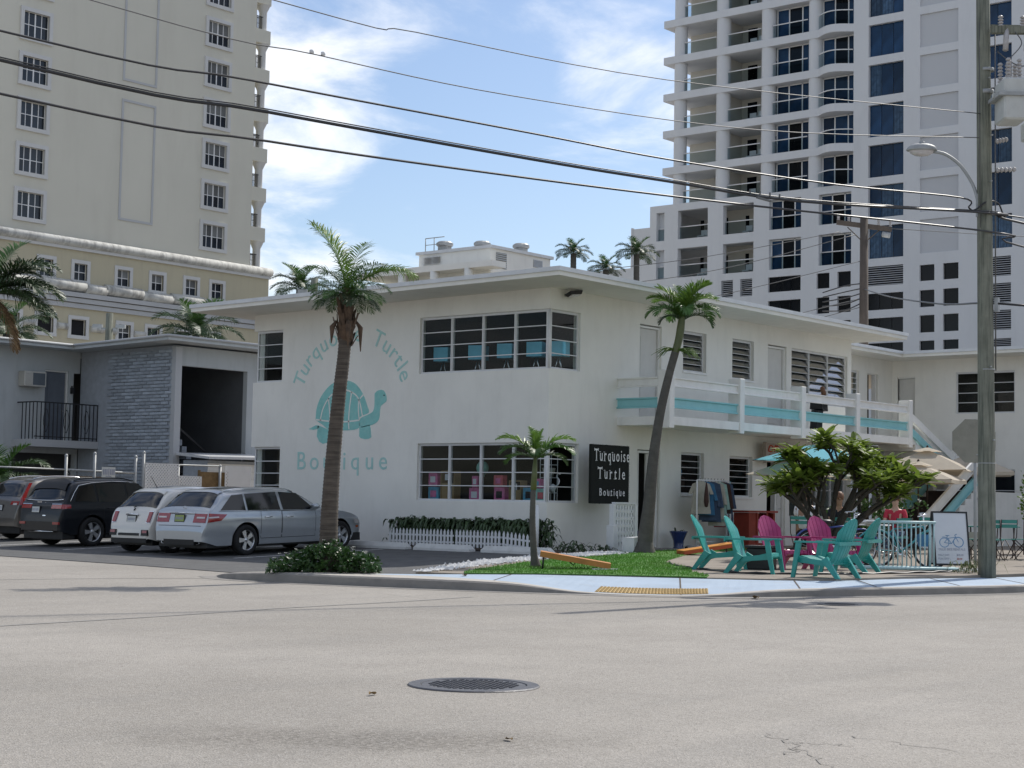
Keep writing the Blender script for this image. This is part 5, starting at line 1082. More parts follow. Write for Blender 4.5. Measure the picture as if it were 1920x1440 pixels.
full = [(0, 0, .9), (0, 2.2, .9), (0, 4.1, .85), (1, .6, 1), (1, 1.9, 1), (1, 3.2, 1), (1, 4.6, 1), (2, .1, 1), (2, 1.3, 1), (2, 2.5, 1), (2, 3.6, 1), (2, 5.0, 1), (3, .8, .9), (3, 2.9, .9), (3, 4.2, .9), (3, 5.7, .9)]
bgpalm('large dark palm at the left edge in front of the grey motel', -2.2, 18.85, 7.1, .92, [(0, .9, 1), (0, 2.4, .9), (1, .1, 1.1), (1, .5, 1), (1, -.4, 1), (1, 2, 1), (1, 3, 1), (2, 0, 1.1), (2, .35, 1.05), (2, -.5, 1.0), (2, 1.2, 1), (2, 2.4, 1), (2, 3.4, 1), (3, .15, 1), (3, -.2, 1), (3, .7, .9), (3, 3, .9), (2, .15, .8), (1, .25, .8)], dead=(.5, .2, -.3), tr=.2)
bgpalm('bushy palm top rising behind the grey motel roof, left one', 4.2, 27.5, 6.9, .75, full, 'palms behind the grey motel roof')
bgpalm('bushy palm with an upright spear behind the grey motel roof, right one', 8.6, 22.6, 7.0, .80, full + [(0, 1.0, 1.0)], 'palms behind the grey motel roof')
bgpalm('low palm behind the boutique roof left of the tall kerb palm', 12.6, 21.6, 9.0, .55, full + [(0, 1, 1), (0, 3, 1)], tr=.2)
bgpalm('small distant palm with a thin crown behind the roof corner', 28.86, 21.5, 12.35, .42, full, 'distant palms beyond the roof')
bgpalm('dark distant palm beside the white tower podium', 31.4, 19.9, 12.5, .50, full, 'distant palms beyond the roof'); bgpalm('lower dark palm filling the gap between the two distant palms', 29.5, 20.2, 11.6, .42, full, 'distant palms beyond the roof')
# low pygmy palm behind the cars
t = thing('pygmy_palm', 'low bushy pygmy palm behind the brown car at the left edge', 'palm tree', (-2.13, 18.3, .25)); trunk(t, [(0, 0, 0), (.1, 0, 1.3)], [(0, .15), (1, .1)], 'trunk_grey', .03, 10)
crown(t, Vector((.1, 0, 1.35)), [(FD[m], RIGHT + o, s * .72, 0) for m, o, s in full + [(1, 0, 1), (1, 2.8, 1), (2, -.4, 1), (0, 3, 1)]])
# flowering bush round the kerb palm
def leaf_cluster(b, c, rad, n, ls, rr, zmin=0.0, up=.4):
    for _ in range(n):
        a, u = rr.uniform(0, 2 * pi), rr.uniform(-.5, 1); r = rad * rr.uniform(.3, 1) ** .6
        p = Vector((c[0] + r * cos(a) * sqrt(max(0, 1 - u * u)), c[1] + r * sin(a) * sqrt(max(0, 1 - u * u)), c[2] + r * u * .8))
        if p.z < zmin: p.z = zmin + rr.uniform(0, .05)
        d = Vector((rr.gauss(0, 1), rr.gauss(0, 1), rr.gauss(up, .7))).normalized(); s = d.cross(Vector((rr.gauss(0, 1), rr.gauss(0, 1), rr.gauss(0, 1)))).normalized() * ls * .33; L_ = ls * rr.uniform(.7, 1.3)
        b.add([p, p + d * L_ * .5 + s, p + d * L_, p + d * L_ * .5 - s], [(0, 1, 2, 3)])
rb = random.Random(5)
t = thing('flowering_bush', 'low green bush dotted with white flowers around the tall palm at the kerb', 'bush', (-11.6, -4.6, .12)); b = MB(); fl = MB()
for k in range(150):
    a = rb.random(); c0 = Vector((lerp(-.5, .42, a), lerp(.42, -.82, a), 0)); perp = rb.uniform(-.36, .36); c0 += Vector((perp * .8, perp * .6, 0))
    hmax = .34 * exp(-((a - .52) / .28) ** 2) + .22; z = rb.uniform(.02, hmax * (1 - abs(perp) * .9))
    leaf_cluster(b, (c0.x, c0.y, z), .12, 40, .062, rb, .0)
    if rb.random() < .75:
        q = Vector((c0.x, c0.y, z)) + Vector((rb.uniform(-.12, .12), rb.uniform(-.12, .12), rb.uniform(.05, .14)))
        for j in range(5): aa = j * 2 * pi / 5; fl.add([q, q + Vector((cos(aa) * .018, sin(aa) * .018, .012)), q + Vector((cos(aa + .6) * .034, sin(aa + .6) * .034, .006)), q + Vector((cos(aa + 1.2) * .018, sin(aa + 1.2) * .018, .012))], [(0, 1, 2, 3)])
stuff(b.build('foliage', 'bush_leaf', t)); stuff(fl.build('flower', 'flower_white', t))
# plumeria over the patio
t = thing('plumeria_tree', 'branching plumeria tree with broad glossy leaves over the patio chairs', 'tree', (.9, -6.75, .22)); rq = random.Random(23); tips = []
bk = MB(); rgt = Vector((.635, -.772, 0)); fwd = Vector((.772, .635, 0))
def branch(p, d, ln, r, lev):
    q = p + d * ln; m_ = p + d * ln * .5 + Vector((rq.uniform(-.05, .05), rq.uniform(-.05, .05), rq.uniform(-.02, .06))) * ln
    bk.tube(crom([p, m_, q], 4), [lerp(r, r * .68, i / 8) for i in range(9)], 7)
    if lev == 0: tips.append((q, d)); return
    for k in range(2 if rq.random() < .25 else 3):
        a = rq.uniform(0, 2 * pi); e = rgt * cos(a) + fwd * sin(a); nd = (d * .75 + e * rq.uniform(.45, .8) + Vector((0, 0, .22))).normalized(); branch(q, nd, ln * rq.uniform(.55, .78), r * .66, lev - 1)
for (dx, dz, dy, ln, lv) in ((-.72, .9, .2, .92, 3), (.05, 1.0, -.1, 1.10, 3), (.85, .75, .2, 1.05, 3), (.35, .9, -.5, .95, 3), (-.35, .9, .6, .9, 3), (.80, .72, -.25, 1.05, 3), (-.72, .75, -.3, 1.0, 3), (.45, 1.0, .4, 1.05, 3), (-.35, 1.05, -.4, 1.05, 3)):
    branch(Vector((0, 0, .35)), (rgt * dx + fwd * dy + Vector((0, 0, dz))).normalized(), ln * .82, .070, lv)
bk.tube([(0, 0, -.05), (.01, 0, .15), (0, 0, .42)], [.15, .12, .10], 10); bk.build('trunk', 'plumeria_bark', t)
def pleaf(ln, w_, bend):
    b = MB(); b.grid(lambda u, v: (u * ln, (v - .5) * 2 * w_ * (sin(pi * min(1, u * .92 + .04)) ** .75) * (1.15 if u > .5 else 1), -bend * ln * u * u + abs(v - .5) * w_ * .5), 6, 2); return b.mesh('leaf', 'plumeria_leaf')
LM = [pleaf(.36, .050, .25), pleaf(.32, .046, .5), pleaf(.27, .042, .1)]; nl_ = 0; rest = MB()
for (q, d) in tips:
    n_ = rq.randint(12, 18)
    for k in range(n_):
        az = k * 2.4 + rq.uniform(-.3, .3); el = rq.uniform(.0, 1.0); sc = rq.uniform(.75, 1.2)
        if nl_ < 300: link('leaf', LM[k % 3], t, q + d * rq.uniform(-.22, .02), rot=(rq.uniform(-.4, .4), -el, az), scale=sc); nl_ += 1
        else:
            me = LM[k % 3]; rest.add([v.co[:] for v in me.vertices], [tuple(p.vertices) for p in me.polygons], T(*(q + d * rq.uniform(-.22, .02))) @ Euler((rq.uniform(-.4, .4), -el, az)).to_matrix().to_4x4() @ Matrix.Scale(sc, 4), True)
if rest.v: stuff(rest.build('foliage', 'plumeria_leaf', t))
# strap leaved shrubs behind the picket fence
def strap_plant(label, x, y, z, n, ln, m='strap_leaf', group=None, w_=.032, name='strap_plant', up=1.0):
    b = MB()
    for k in range(n):
        a = rb.uniform(0, 2 * pi); e = rb.uniform(.5, 1.5) * up; l_ = ln * rb.uniform(.6, 1.1); o = Vector((rb.gauss(0, .07), rb.gauss(0, .17), rb.uniform(.08, ln * 2.15) if name == 'strap_plant' else rb.uniform(0, ln * .5)))
        P = [o + Vector((cos(a) * cos(e - .9 * s_ * s_), sin(a) * cos(e - .9 * s_ * s_), sin(e - 1.6 * s_ * s_))) * l_ * s_ for s_ in (0, .35, .7, 1)]
        sd = Vector((-sin(a), cos(a), 0)) * w_
        b.add([P[0] - sd * .5, P[0] + sd * .5, P[1] - sd, P[1] + sd, P[2] - sd * .8, P[2] + sd * .8, P[3]], [(0, 1, 3, 2), (2, 3, 5, 4), (4, 5, 6)])
    return tag(b.build(name, m, None, (x, y, z)), label, 'plant', group)
lbs = ['leftmost dark strappy shrub behind the picket fence near the silver car', 'second dark shrub behind the picket fence', 'dark shrub behind the middle of the picket fence, below the fence dip', 'tallest dark shrub behind the picket fence', 'dense dark shrub under the second window bay', 'dark shrub behind the right half of the picket fence', 'dark shrub under the window corner, right end of the row', 'thin dark shrub beside the small palm trunk at the building corner']
for k, y in enumerate((3.9, 3.25, 2.6, 1.95, 1.4, .85, .35, -.15)): strap_plant(lbs[k], -.45 if k < 7 else -.35, y, .26, 420 if k < 7 else 130, .28, group='dark shrubs behind the picket fence')
for k, (x, y, l_, lb) in enumerate(((-.25, -.75, .42, 'small spiky bromeliad by the shop wall, nearest the corner'), (.35, -.75, .36, 'wide spiky bromeliad in the middle of the shop wall'), (.85, -.85, .28, 'small spiky plant beside the white lattice stand'))): strap_plant(lb, x, y, .21, 26, l_, 'strap_leaf', 'spiky plants along the shop wall', .02, 'spiky_plant', .75)
strap_plant('green weed tuft at the foot of the utility pole', -2.45, -11.35, .2, 40, .30, 'weed', None, .010, 'weed'); strap_plant('dry weed clump by the sandwich board', -1.9, -11.0, .2, 36, .34, 'weed', None, .008, 'weed')
# flowering shrub in the patio and twigs at the right edge
t = thing('patio_shrub', 'green shrub with white blossoms below the stair rail', 'bush', (9.2, -3.4, .25)); b = MB(); fl = MB()
for k in range(40):
    c0 = (rb.uniform(-.8, .8), rb.uniform(-1.1, 1.1), rb.uniform(.5, 1.25)); leaf_cluster(b, c0, .2, 26, .10, rb, .3)
    if k % 2: leaf_cluster(fl, (c0[0], c0[1], c0[2] + .12), .1, 4, .07, rb)
b.tube([(0, 0, 0), (0, 0, .7)], .05, 6); stuff(b.build('foliage', 'palm_leaf', t)); stuff(fl.build('flower', 'flower_white', t))
def twig(label, x, y, z, n, dx, sc=1.0):
    t = thing('leafy_shrub', label, 'shrub', (x, y, .25)); b = MB(); lf = MB(); h = z - .25
    for k in range(n):
        a = rb.uniform(-1, 1); e = Vector((dx * rb.uniform(.2, 1) + .2 * a, -.3 * dx + .4 * a, h * rb.uniform(.75, 1.05))); m_ = Vector((e.x * .3, e.y * .3, e.z * .6)); P = crom([(0, 0, 0), m_, e], 5); b.tube(P, [.018 - .0014 * i for i in range(len(P))], 4)
        for p in P[5:]: leaf_cluster(lf, p, .14 * sc, 12, .10 * sc, rb, .2, 0)
    b.build('stem', 'plumeria_bark', t); stuff(lf.build('foliage', 'palm_leaf_bright', t))
twig('thin leafy shrub just left of the utility pole by the stair wall', 9.6, -7.2, 2.25, 5, .5); twig('loose leafy shrub right of the utility pole in front of the brown window', 8.3, -8.6, 1.95, 5, .5); twig('bright leafy branch at the right edge beyond the utility pole', 3.4, -10.6, 2.5, 5, .3)
# ================================================================== CARS
class Car:
    """x = 0 at the rear bumper, +x towards the nose; shells are lofted from measured profiles"""
    def __init__(c, L_, W_, top, belt, wheels, rw, sill=.24, tum=.36, paint='car_silver', nose=.70, tail=.80, rear_round=.5):
        c.L, c.W, c.top, c.bl, c.wh, c.rw, c.sill, c.tum, c.paint = L_, W_, top, belt, wheels, rw, sill, tum, paint
        c.pl = [(0, tail), (.06, lerp(tail, 1, .45)), (.18, lerp(tail, 1, .75)), (rear_round, .985), (L_ * .35, 1.0), (L_ - 1.2, .99), (L_ - .5, .93), (L_ - .2, .85), (L_ - .06, lerp(nose, .85, .5)), (L_, nose)]
    def zt(c, x): return smooth_interp(c.top, x)
    def w(c, x): return c.W / 2 * smooth_interp(c.pl, x)
    def zb(c, x): return min(interp(c.bl, x), c.zt(x) - .05)
    def zl(c, x):
        z = c.sill + .10 * max(0, 1 - x / .35) + .06 * max(0, (x - c.L + .4) / .4)
        R_ = c.rw + .055
        for xw in c.wh:
            if abs(x - xw) < R_: z = max(z, c.rw + sqrt(R_ * R_ - (x - xw) ** 2))
        return min(z, c.zb(x) - .05)
    def rr(c, x): return min(.10, max(.012, (c.zt(x) - c.zb(x)) * .45))
    def side(c, x, z):
        """half width at height z"""
        w_, zb_ = c.w(x), c.zb(x)
        if z <= zb_:
            h = (z - c.sill) / max(.05, interp(c.bl, x) - c.sill); h = max(0, min(1, h))
            crease = .012 * exp(-((h - .80) / .07) ** 2)
            return w_ * (1 - .075 * (1 - h) ** 2.2 - .045 * h ** 3) + crease - .012 * exp(-((h - .28) / .10) ** 2)
        return c.side(x, zb_) - c.tum * (z - zb_) - .0
    def ring(c, x):
        zl_, zb_, zt_ = c.zl(x), c.zb(x), c.zt(x); r_ = c.rr(x); zr = zt_ - r_; P = []
        for t in (0, .1, .22, .36, .5, .62, .72, .80, .88, .95, 1): z = lerp(zl_, zb_, t); P.append((c.side(x, z), z))
        if zr > zb_ + .01:
            for t in (.12, .4, .7, 1): z = lerp(zb_, zr, t); P.append((c.side(x, z), z))
        else:
            for t in (.25, .5, .75, 1): z = lerp(zb_, max(zr, zb_), t); P.append((c.side(x, zb_) * (1 - .006 * t), z))
        ye, ze = P[-1]
        for u in (.97, .92, .82, .62, .35, 0): P.append((ye * u, ze + (zt_ - ze) * (1 - u ** 4)))
        return P
    def roofz(c, x, y):
        zt_ = c.zt(x); r_ = c.rr(x); ye = c.side(x, max(zt_ - r_, c.zb(x))); ze = max(zt_ - r_, c.zb(x)); u = min(1, abs(y) / ye); return ze + (zt_ - ze) * (1 - u ** 4)
    def body(c, root):
        xs = set(); x = 0
        for a, b_, st in ((0, .16, .02), (.16, 1.1, .045), (1.1, c.L - .9, .09), (c.L - .9, c.L - .15, .05), (c.L - .15, c.L + .001, .025)):
            x = a
            while x < b_ - 1e-6: xs.add(round(x, 4)); x += st
        xs.add(c.L)
        for xw in c.wh:
            R_ = c.rw + .055
            for k in range(25): xs.add(round(xw - R_ * cos(pi * k / 24), 4))
            xs.add(round(xw - R_ - .004, 4)); xs.add(round(xw + R_ + .004, 4))
        xs = sorted(v for v in xs if 0 <= v <= c.L); b = MB(); V = []; F = []; rings = [c.ring(v) for v in xs]; m = len(rings[0])
        for v, rg in zip(xs, rings): V += [(v, -y, z) for y, z in rg] + [(v, y, z) for y, z in rg[-2::-1]]
        M2 = 2 * m - 1
        for i in range(len(xs) - 1):
            for k in range(M2 - 1): F.append((i * M2 + k, (i + 1) * M2 + k, (i + 1) * M2 + k + 1, i * M2 + k + 1))
        b.add(V, F, smooth=True)
        b.add(V[:M2], [tuple(range(M2))]); b.add(V[-M2:], [tuple(range(M2 - 1, -1, -1))])
        b.build('body', c.paint, root)
        u = MB(); u.box(.25, c.L - .3, -c.W / 2 + .30, c.W / 2 - .30, .17, c.bl[0][1] - .15)
        for xa, xb in ((.12, c.wh[0] - c.rw - .1), (c.wh[0] + c.rw + .08, c.wh[1] - c.rw - .08), (c.wh[1] + c.rw + .1, c.L - .15)): u.box(xa, xb, -c.W / 2 + .13, c.W / 2 - .13, .20, c.sill + .15)
        u.build('underbody', 'car_black_trim', root)
        # dark arch linings
        for xw in c.wh:
            for s in (-1, 1):
                R_ = c.rw + .056; a = MB()
                a.grid(lambda p, q: (xw - R_ * cos(pi * p), s * lerp(c.W / 2 * .93, c.W / 2 - .32, q), c.rw + R_ * sin(pi * p) - .002), 16, 1)
                a.build('wheel_arch', 'car_black_trim', root)
    def spatch(c, b, s, P, off, nu=12, nv=5):
        """patch on the side; P = bottom-left, bottom-right, top-right, top-left in (x, z)"""
        bl, br, tr, tl = P
        def fn(u, v):
            xb, zb_ = lerp(bl[0], br[0], u), lerp(bl[1], br[1], u); xt, zt_ = lerp(tl[0], tr[0], u), lerp(tl[1], tr[1], u) + (P[4] if len(P) > 4 else 0) * 4 * u * (1 - u) if False else lerp(tl[1], tr[1], u)
            x, z = lerp(xb, xt, v), lerp(zb_, zt_, v); return (x, s * (c.side(x, z) + off), z)
        return b.grid(fn, nu, nv)
    def side_parts(c, root, wins, doors, pillar=True, trim=None):
        for s in (-1, 1):
            for W_ in wins:
                b = MB(); c.spatch(b, s, W_, .006, 14, 5); g = b.build('side_window', 'car_glass', root)
            if trim:
                b = MB(); b.tube([(x, s * (c.side(x, z) + .008), z) for x, z in trim], .011, 5); b.build('window_trim', 'chrome' if c.paint != 'car_silver' else 'car_silver', root)
            for (x0, x1, z0, z1, lean) in doors:
                b = MB()
                for e, o in ((.008, .0015),):
                    path = [(x0, z0), (x1, z0), (x1 + lean * 0, z1), (x0, z1), (x0, z0)]
                    for (xa, za), (xb, zb_) in zip(path, path[1:]):
                        n = 8; Q = [(lerp(xa, xb, i / n), lerp(za, zb_, i / n)) for i in range(n + 1)]; hor = abs(xb - xa) > abs(zb_ - za)
                        V = []
                        for x, z in Q:
                            for q in (-1, 1): xx, zz = (x, z + q * .005) if hor else (x + q * .005, z); V.append((xx, s * (c.side(xx, zz) + .0025), zz))
                        b.add(V, [(2 * i, 2 * i + 1, 2 * i + 3, 2 * i + 2) for i in range(n)])
                seam = b.build('door_seam', 'car_black_trim', root)
                hx = x0 + .10; b = MB(); zh = z1 - .13
                b.tube([(hx, s * (c.side(hx, zh) + .0), zh), (hx + .02, s * (c.side(hx, zh) + .03), zh), (hx + .19, s * (c.side(hx + .2, zh) + .03), zh), (hx + .21, s * (c.side(hx + .2, zh)), zh)], .013, 6); b.build('door_handle', 'chrome' if c.paint == 'car_silver' else c.paint, root)
    def top_patch(c, b, x0, x1, f0, f1, off=.008, nu=12, nv=10):
        """patch over the upper skin between x0 and x1, half width fractions f0, f1"""
        def fn(u, v):
            x = lerp(x0, x1, v); ze = max(c.zt(x) - c.rr(x), c.zb(x)); ye = c.side(x, ze) * lerp(f0, f1, v); y = lerp(-ye, ye, u)
            e = .01; sl = (c.zt(x + e) - c.zt(x - e)) / (2 * e); n = Vector((-sl, 0, 1)).normalized() * off
            return (x + n.x, y, c.roofz(x, y) + n.z)
        return b.grid(fn, nu, nv)
    def xr(c, z):
        lo, hi = 0.0, c.L * .45
        for _ in range(30):
            m_ = (lo + hi) / 2
            if c.zt(m_) < z: lo = m_
            else: hi = m_
        return lo
    def rear_box(c, y0, y1, z0, z1, d=.02, m='lamp_red', name='taillight', root=None, lean=0.0):
        b = MB(); V = []
        for z in (z0, z1):
            for y in (y0, y1):
                x = c.xr(z + .02); V += [(x - d, y + lean * (z - z0), z), (x + .06, y + lean * (z - z0), z)]
        b.add(V, [(0, 2, 6, 4), (1, 5, 7, 3), (0, 4, 5, 1), (2, 3, 7, 6), (4, 6, 7, 5), (0, 1, 3, 2)]); return b.build(name, m, root, fixn=True)
    def wheels(c, root, spokes, proto=[None]):
        r = c.rw; t = MB(); wd = .105
        t.lathe([(r * .66, -wd), (r * .93, -wd), (r * .985, -wd * .75), (r, -wd * .3), (r, wd * .3), (r * .985, wd * .75), (r * .93, wd), (r * .66, wd)], 36, RX(pi / 2), close=True); tm = t.mesh('tyre', 'tyre')
        q = MB(); q.lathe([(r * .70, -wd * .85), (r * .70, wd * .92), (r * .665, wd * .98), (r * .63, wd * .85), (r * .62, -wd * .6)], 36, RX(-pi / 2))
        for k in range(spokes):
            for dd in ((-.13, .13) if spokes <= 5 else (0,)):
                a = 2 * pi * k / spokes; w0, w1 = r * .075, r * (.075 if spokes > 5 else .06)
                M = RX(-pi / 2) @ RZ(a + dd)
                q.add([(r * .10, -w0, wd * .78), (r * .65, -w1 * 1.35, wd * .80), (r * .65, w1 * 1.35, wd * .80), (r * .10, w0, wd * .78), (r * .10, -w0, wd * .4), (r * .65, -w1 * 1.35, wd * .5), (r * .65, w1 * 1.35, wd * .5), (r * .10, w0, wd * .4)], [(0, 1, 2, 3), (0, 4, 5, 1), (2, 6, 7, 3), (1, 5, 6, 2)], M)
        q.lathe([(0, wd * .86), (r * .13, wd * .84), (r * .16, wd * .7), (r * .16, wd * .4)], 16, RX(-pi / 2)); rm = q.mesh('rim', 'rim_alloy')
        h = MB(); h.lathe([(0, wd * .25), (r * .66, wd * .25)], 24, RX(-pi / 2)); hm = h.mesh('brake_disc', 'car_black_trim')
        for xw in c.wh:
            for s in (1, -1):
                wp = bpy.data.objects.new('wheel', tm); COL.objects.link(wp); wp.parent = root; wp.location = (xw, -s * (c.W / 2 - .125), r); wp.rotation_euler = (0, 0, 0 if s > 0 else pi)
                # local -y is outward on the right hand side
                for me in (rm, hm):
                    o = link(me.name.split('.')[0], me, wp, rot=(0, 0, pi) if True else None)
    def rails(c, root, x0, x1, m='chrome', f=.80, h=.035):
        for s in (-1, 1):
            b = MB(); P = []
            for i in range(13):
                x = lerp(x0, x1, i / 12); ze = c.zt(x) - c.rr(x); y = s * c.side(x, ze) * f; P.append((x, y, c.roofz(x, y) + h * sin(pi * min(1, max(0, .06 + i / 12 * .88))) ** .35))
            b.tube(P, .016, 6); b.build('roof_rail', m, root)
    def mirror(c, root, x, z, m=None):
        for s in (-1, 1):
            y = c.side(x, z); b = MB(); b.lathe([(0, -.08), (.06, -.075), (.085, -.02), (.085, .03), (.07, .06), (0, .065)], 12, T(x, s * (y + .13), z + .07) @ RY(pi / 2) @ Matrix.Diagonal((.8, 1.25, 1, 1))); b.box(x - .03, x + .03, min(s * y, s * (y + .1)), max(s * y, s * (y + .1)), z - .01, z + .03); b.build('mirror', m or c.paint, root)
def plate(root, c, y, z, m, frame='car_black_trim'):
    x = c.xr(z + .02) ; b = MB(); b.box(-.012, 0, -.165, .165, -.085, .085, T(x - .012, y, z) @ RY(.12)); o = b.build('licence_plate', frame, root); b = MB(); b.box(-.016, -.012, -.145, .145, -.068, .068, T(x - .012, y, z) @ RY(.12)); b.build('plate_face', m, o)
    b = MB()
    for k in range(6): b.box(-.018, -.0165, -.11 + k * .042, -.085 + k * .042, -.03, .03, T(x - .012, y, z) @ RY(.12))
    b.build('plate_lettering', 'ink_grey', o)
def car_root(name, label, cat, x, yc, wb0, wb1, rz=0.0):
    za, zb_ = zlot(x + wb0), zlot(x + wb1); pitch = -atan2(zb_ - za, wb1 - wb0)
    t = thing(name, label, cat, (x, yc, za + (za - zb_) / (wb1 - wb0) * wb0 * 1.0)); t.rotation_euler = (0, pitch, rz); return t
# silver estate -------------------------------------------------------
c = Car(4.90, 1.85, [(0, .55), (.025, .66), (.06, .74), (.10, .86), (.16, 1.0), (.24, 1.08), (.50, 1.33), (.60, 1.40), (.72, 1.425), (1.3, 1.46), (1.9, 1.47), (2.5, 1.44), (2.85, 1.35), (3.4, 1.07), (3.62, .985), (4.2, .905), (4.62, .80), (4.80, .68), (4.87, .58), (4.90, .45)],
        [(0, .97), (1.0, .965), (3.4, .93), (4.9, .80)], (1.15, 4.02), .335, paint='car_silver', sill=.23, tail=.86)
t = car_root('silver_estate_car', 'silver estate car parked nose to the boutique wall behind the tall palm trunk', 'car', -6.48, 4.985, 1.15, 4.02)
c.body(t)
c.side_parts(t, [((.42, .985), (1.14, .975), (1.14, 1.33), (.82, 1.31)), ((1.20, .975), (2.16, .965), (2.12, 1.365), (1.20, 1.335)), ((2.24, .965), (3.22, .95), (2.74, 1.33), (2.20, 1.365))],
             [(1.45 + .12, 2.18, .36, .955, 0), (2.20, 3.22, .36, .945, 0)], trim=[(.40, .98), (1.2, .97), (3.25, .945)])
b = MB(); c.top_patch(b, .235, .545, .90, .84); b.build('rear_window', 'car_glass', t)
b = MB(); c.top_patch(b, 2.75, 3.42, .86, .9); b.build('windscreen', 'car_glass', t)
b = MB(); c.top_patch(b, .55, .70, .86, .86, .02); b.build('spoiler', 'car_silver', t)
for s in (-1, 1):
    o = c.rear_box(min(s * .40, s * .80), max(s * .40, s * .80), .735, .925, .014, 'lamp_red', root=t)
    b = MB(); c.spatch(b, s, ((.075, .735), (.42, .775), (.60, .905), (.12, .935)), .012, 10, 4); b.build('lamp_wrap', 'lamp_red', o)
    b = MB(); c.spatch(b, s, ((.09, .83), (.36, .84), (.36, .865), (.10, .86)), .014, 8, 1); b.build('lamp_strip', 'lamp_clear', o)
    c.rear_box(min(s * .50, s * .76), max(s * .50, s * .76), .825, .86, .018, 'lamp_clear', 'reversing_lamp', t)
    b = MB(); c.spatch(b, s, ((4.55, .60), (4.80, .58), (4.76, .66), (4.50, .72)), .008, 8, 3); b.build('headlight', 'lamp_clear', t)
    b = MB(); c.spatch(b, s, ((4.60, .50), (4.72, .50), (4.72, .55), (4.60, .55)), .009, 4, 2); b.build('side_marker', 'lamp_amber', t)
    b = MB(); c.spatch(b, s, ((1.62, .27), (3.58, .27), (3.58, .34), (1.62, .34)), .006, 12, 2); b.build('sill_trim', 'car_silver', t)
    b = MB(); b.lathe([(.055, -.01), (.06, 0), (.055, .02), (.04, .0)], 12, T(.05, s * .55, .30) @ RY(-pi / 2) @ Matrix.Diagonal((.6, 1.5, 1, 1)), close=True); b.build('exhaust_tip', 'chrome', t)
b = MB(); b.tube([(c.xr(.93) - .015, -.42, .93), (c.xr(.93) - .03, 0, .935), (c.xr(.93) - .015, .42, .93)], .014, 6); b.build('tailgate_trim', 'chrome', t)
c.rear_box(-.50, .50, .25, .37, .002, 'car_black_trim', 'bumper_apron', t)
b = MB(); x = c.xr(1.03) - .012; b.tube([(x, .05 * cos(a), 1.03 + .05 * sin(a)) for a in [k * pi / 8 for k in range(17)]], .006, 5); [b.tube([(x, 0, 1.03), (x, .05 * cos(a), 1.03 + .05 * sin(a))], .005, 4) for a in (pi / 2, pi / 2 + 2.094, pi / 2 - 2.094)]; b.build('tail_badge', 'chrome', t)
b = MB(); [b.tube([(c.xr(z) - .002, -.86 + .04, z) if False else (c.xr(z) - .003, y, z) for y in (-.70, -.3, .3, .70)], .005, 4) for z in (.665,)]; b.build('tailgate_seam', 'car_black_trim', t)
plate(t, c, .05, .82, 'plate_green'); c.wheels(t, 5); c.rails(t, .75, 2.75, 'chrome'); c.mirror(t, 3.12, .96)
b = MB(); c.spatch(b, -1, ((.86, .86), (1.06, .86), (1.06, .97 - .02), (.86, .95)), .004, 4, 3); b.build('fuel_flap', 'car_silver', t)
# small white hatchback -----------------------------------------------
c = Car(3.55, 1.63, [(0, .40), (.03, .60), (.07, .70), (.11, .80), (.16, .92), (.22, 1.02), (.55, 1.35), (.66, 1.415), (.85, 1.455), (1.4, 1.49), (1.8, 1.475), (2.1, 1.40), (2.62, 1.06), (2.78, 1.0), (3.2, .90), (3.42, .74), (3.52, .58), (3.55, .45)],
        [(0, .93), (2.6, .91), (3.55, .75)], (.62, 2.92), .295, paint='car_white', sill=.24, tail=.80, rear_round=.6)
t = car_root('small_white_hatchback', 'small rounded white hatchback parked between the silver estate and the black SUV', 'car', -6.28, 6.95, .62, 2.92)
c.body(t); c.side_parts(t, [((.62, .955), (1.28, .94), (1.28, 1.33), (.86, 1.30)), ((1.34, .94), (2.42, .925), (2.02, 1.31), (1.34, 1.345))], [(1.32, 2.42, .34, .92, 0)])
b = MB(); c.top_patch(b, .235, .545, .93, .86); b.build('rear_window', 'car_glass', t); b = MB(); c.top_patch(b, 2.06, 2.58, .86, .9); b.build('windscreen', 'car_glass', t); b = MB(); c.top_patch(b, .55, .69, .88, .88, .022); b.build('spoiler', 'car_white', t)
for s in (-1, 1):
    o = c.rear_box(min(s * .55, s * .66), max(s * .55, s * .66), .70, .93, .03, 'lamp_red', root=t); c.rear_box(min(s * .525, s * .685), max(s * .525, s * .685), .675, .95, .015, 'chrome', 'lamp_surround', t)
    c.rear_box(min(s * .44, s * .66), max(s * .44, s * .66), .40, .53, .022, 'car_black_trim', 'bumper_vent', t); c.rear_box(min(s * .48, s * .64), max(s * .48, s * .64), .46, .52, .028, 'lamp_red', 'fog_lamp', t)
c.rear_box(-.36, .36, .40, .455, .02, 'car_black_trim', 'bumper_slot', t); c.rear_box(-.62, .62, .24, .34, .01, 'car_black_trim', 'bumper_apron', t)
b = MB(); x = c.xr(.86) - .03; b.tube([(x, -.2, .86), (x - .012, 0, .87), (x, .2, .86)], .022, 6); b.build('tailgate_handle', 'chrome', t)
b = MB(); z = 1.0; x = c.xr(z) - .02; b.tube([(x - .02, .03, z - .05), (x, .0, z), (x - .01, .02, z + .02), (x + .01, -.03, z + .05)], .014, 5); b.build('tail_badge', 'car_black_trim', t)
plate(t, c, .0, .76, 'plate_white'); c.wheels(t, 8); c.mirror(t, 2.40, .95); b = MB(); b.tube([(.80, 0, 1.45), (.62, 0, 1.72)], [.010, .004], 5); b.build('antenna', 'car_black_trim', t)
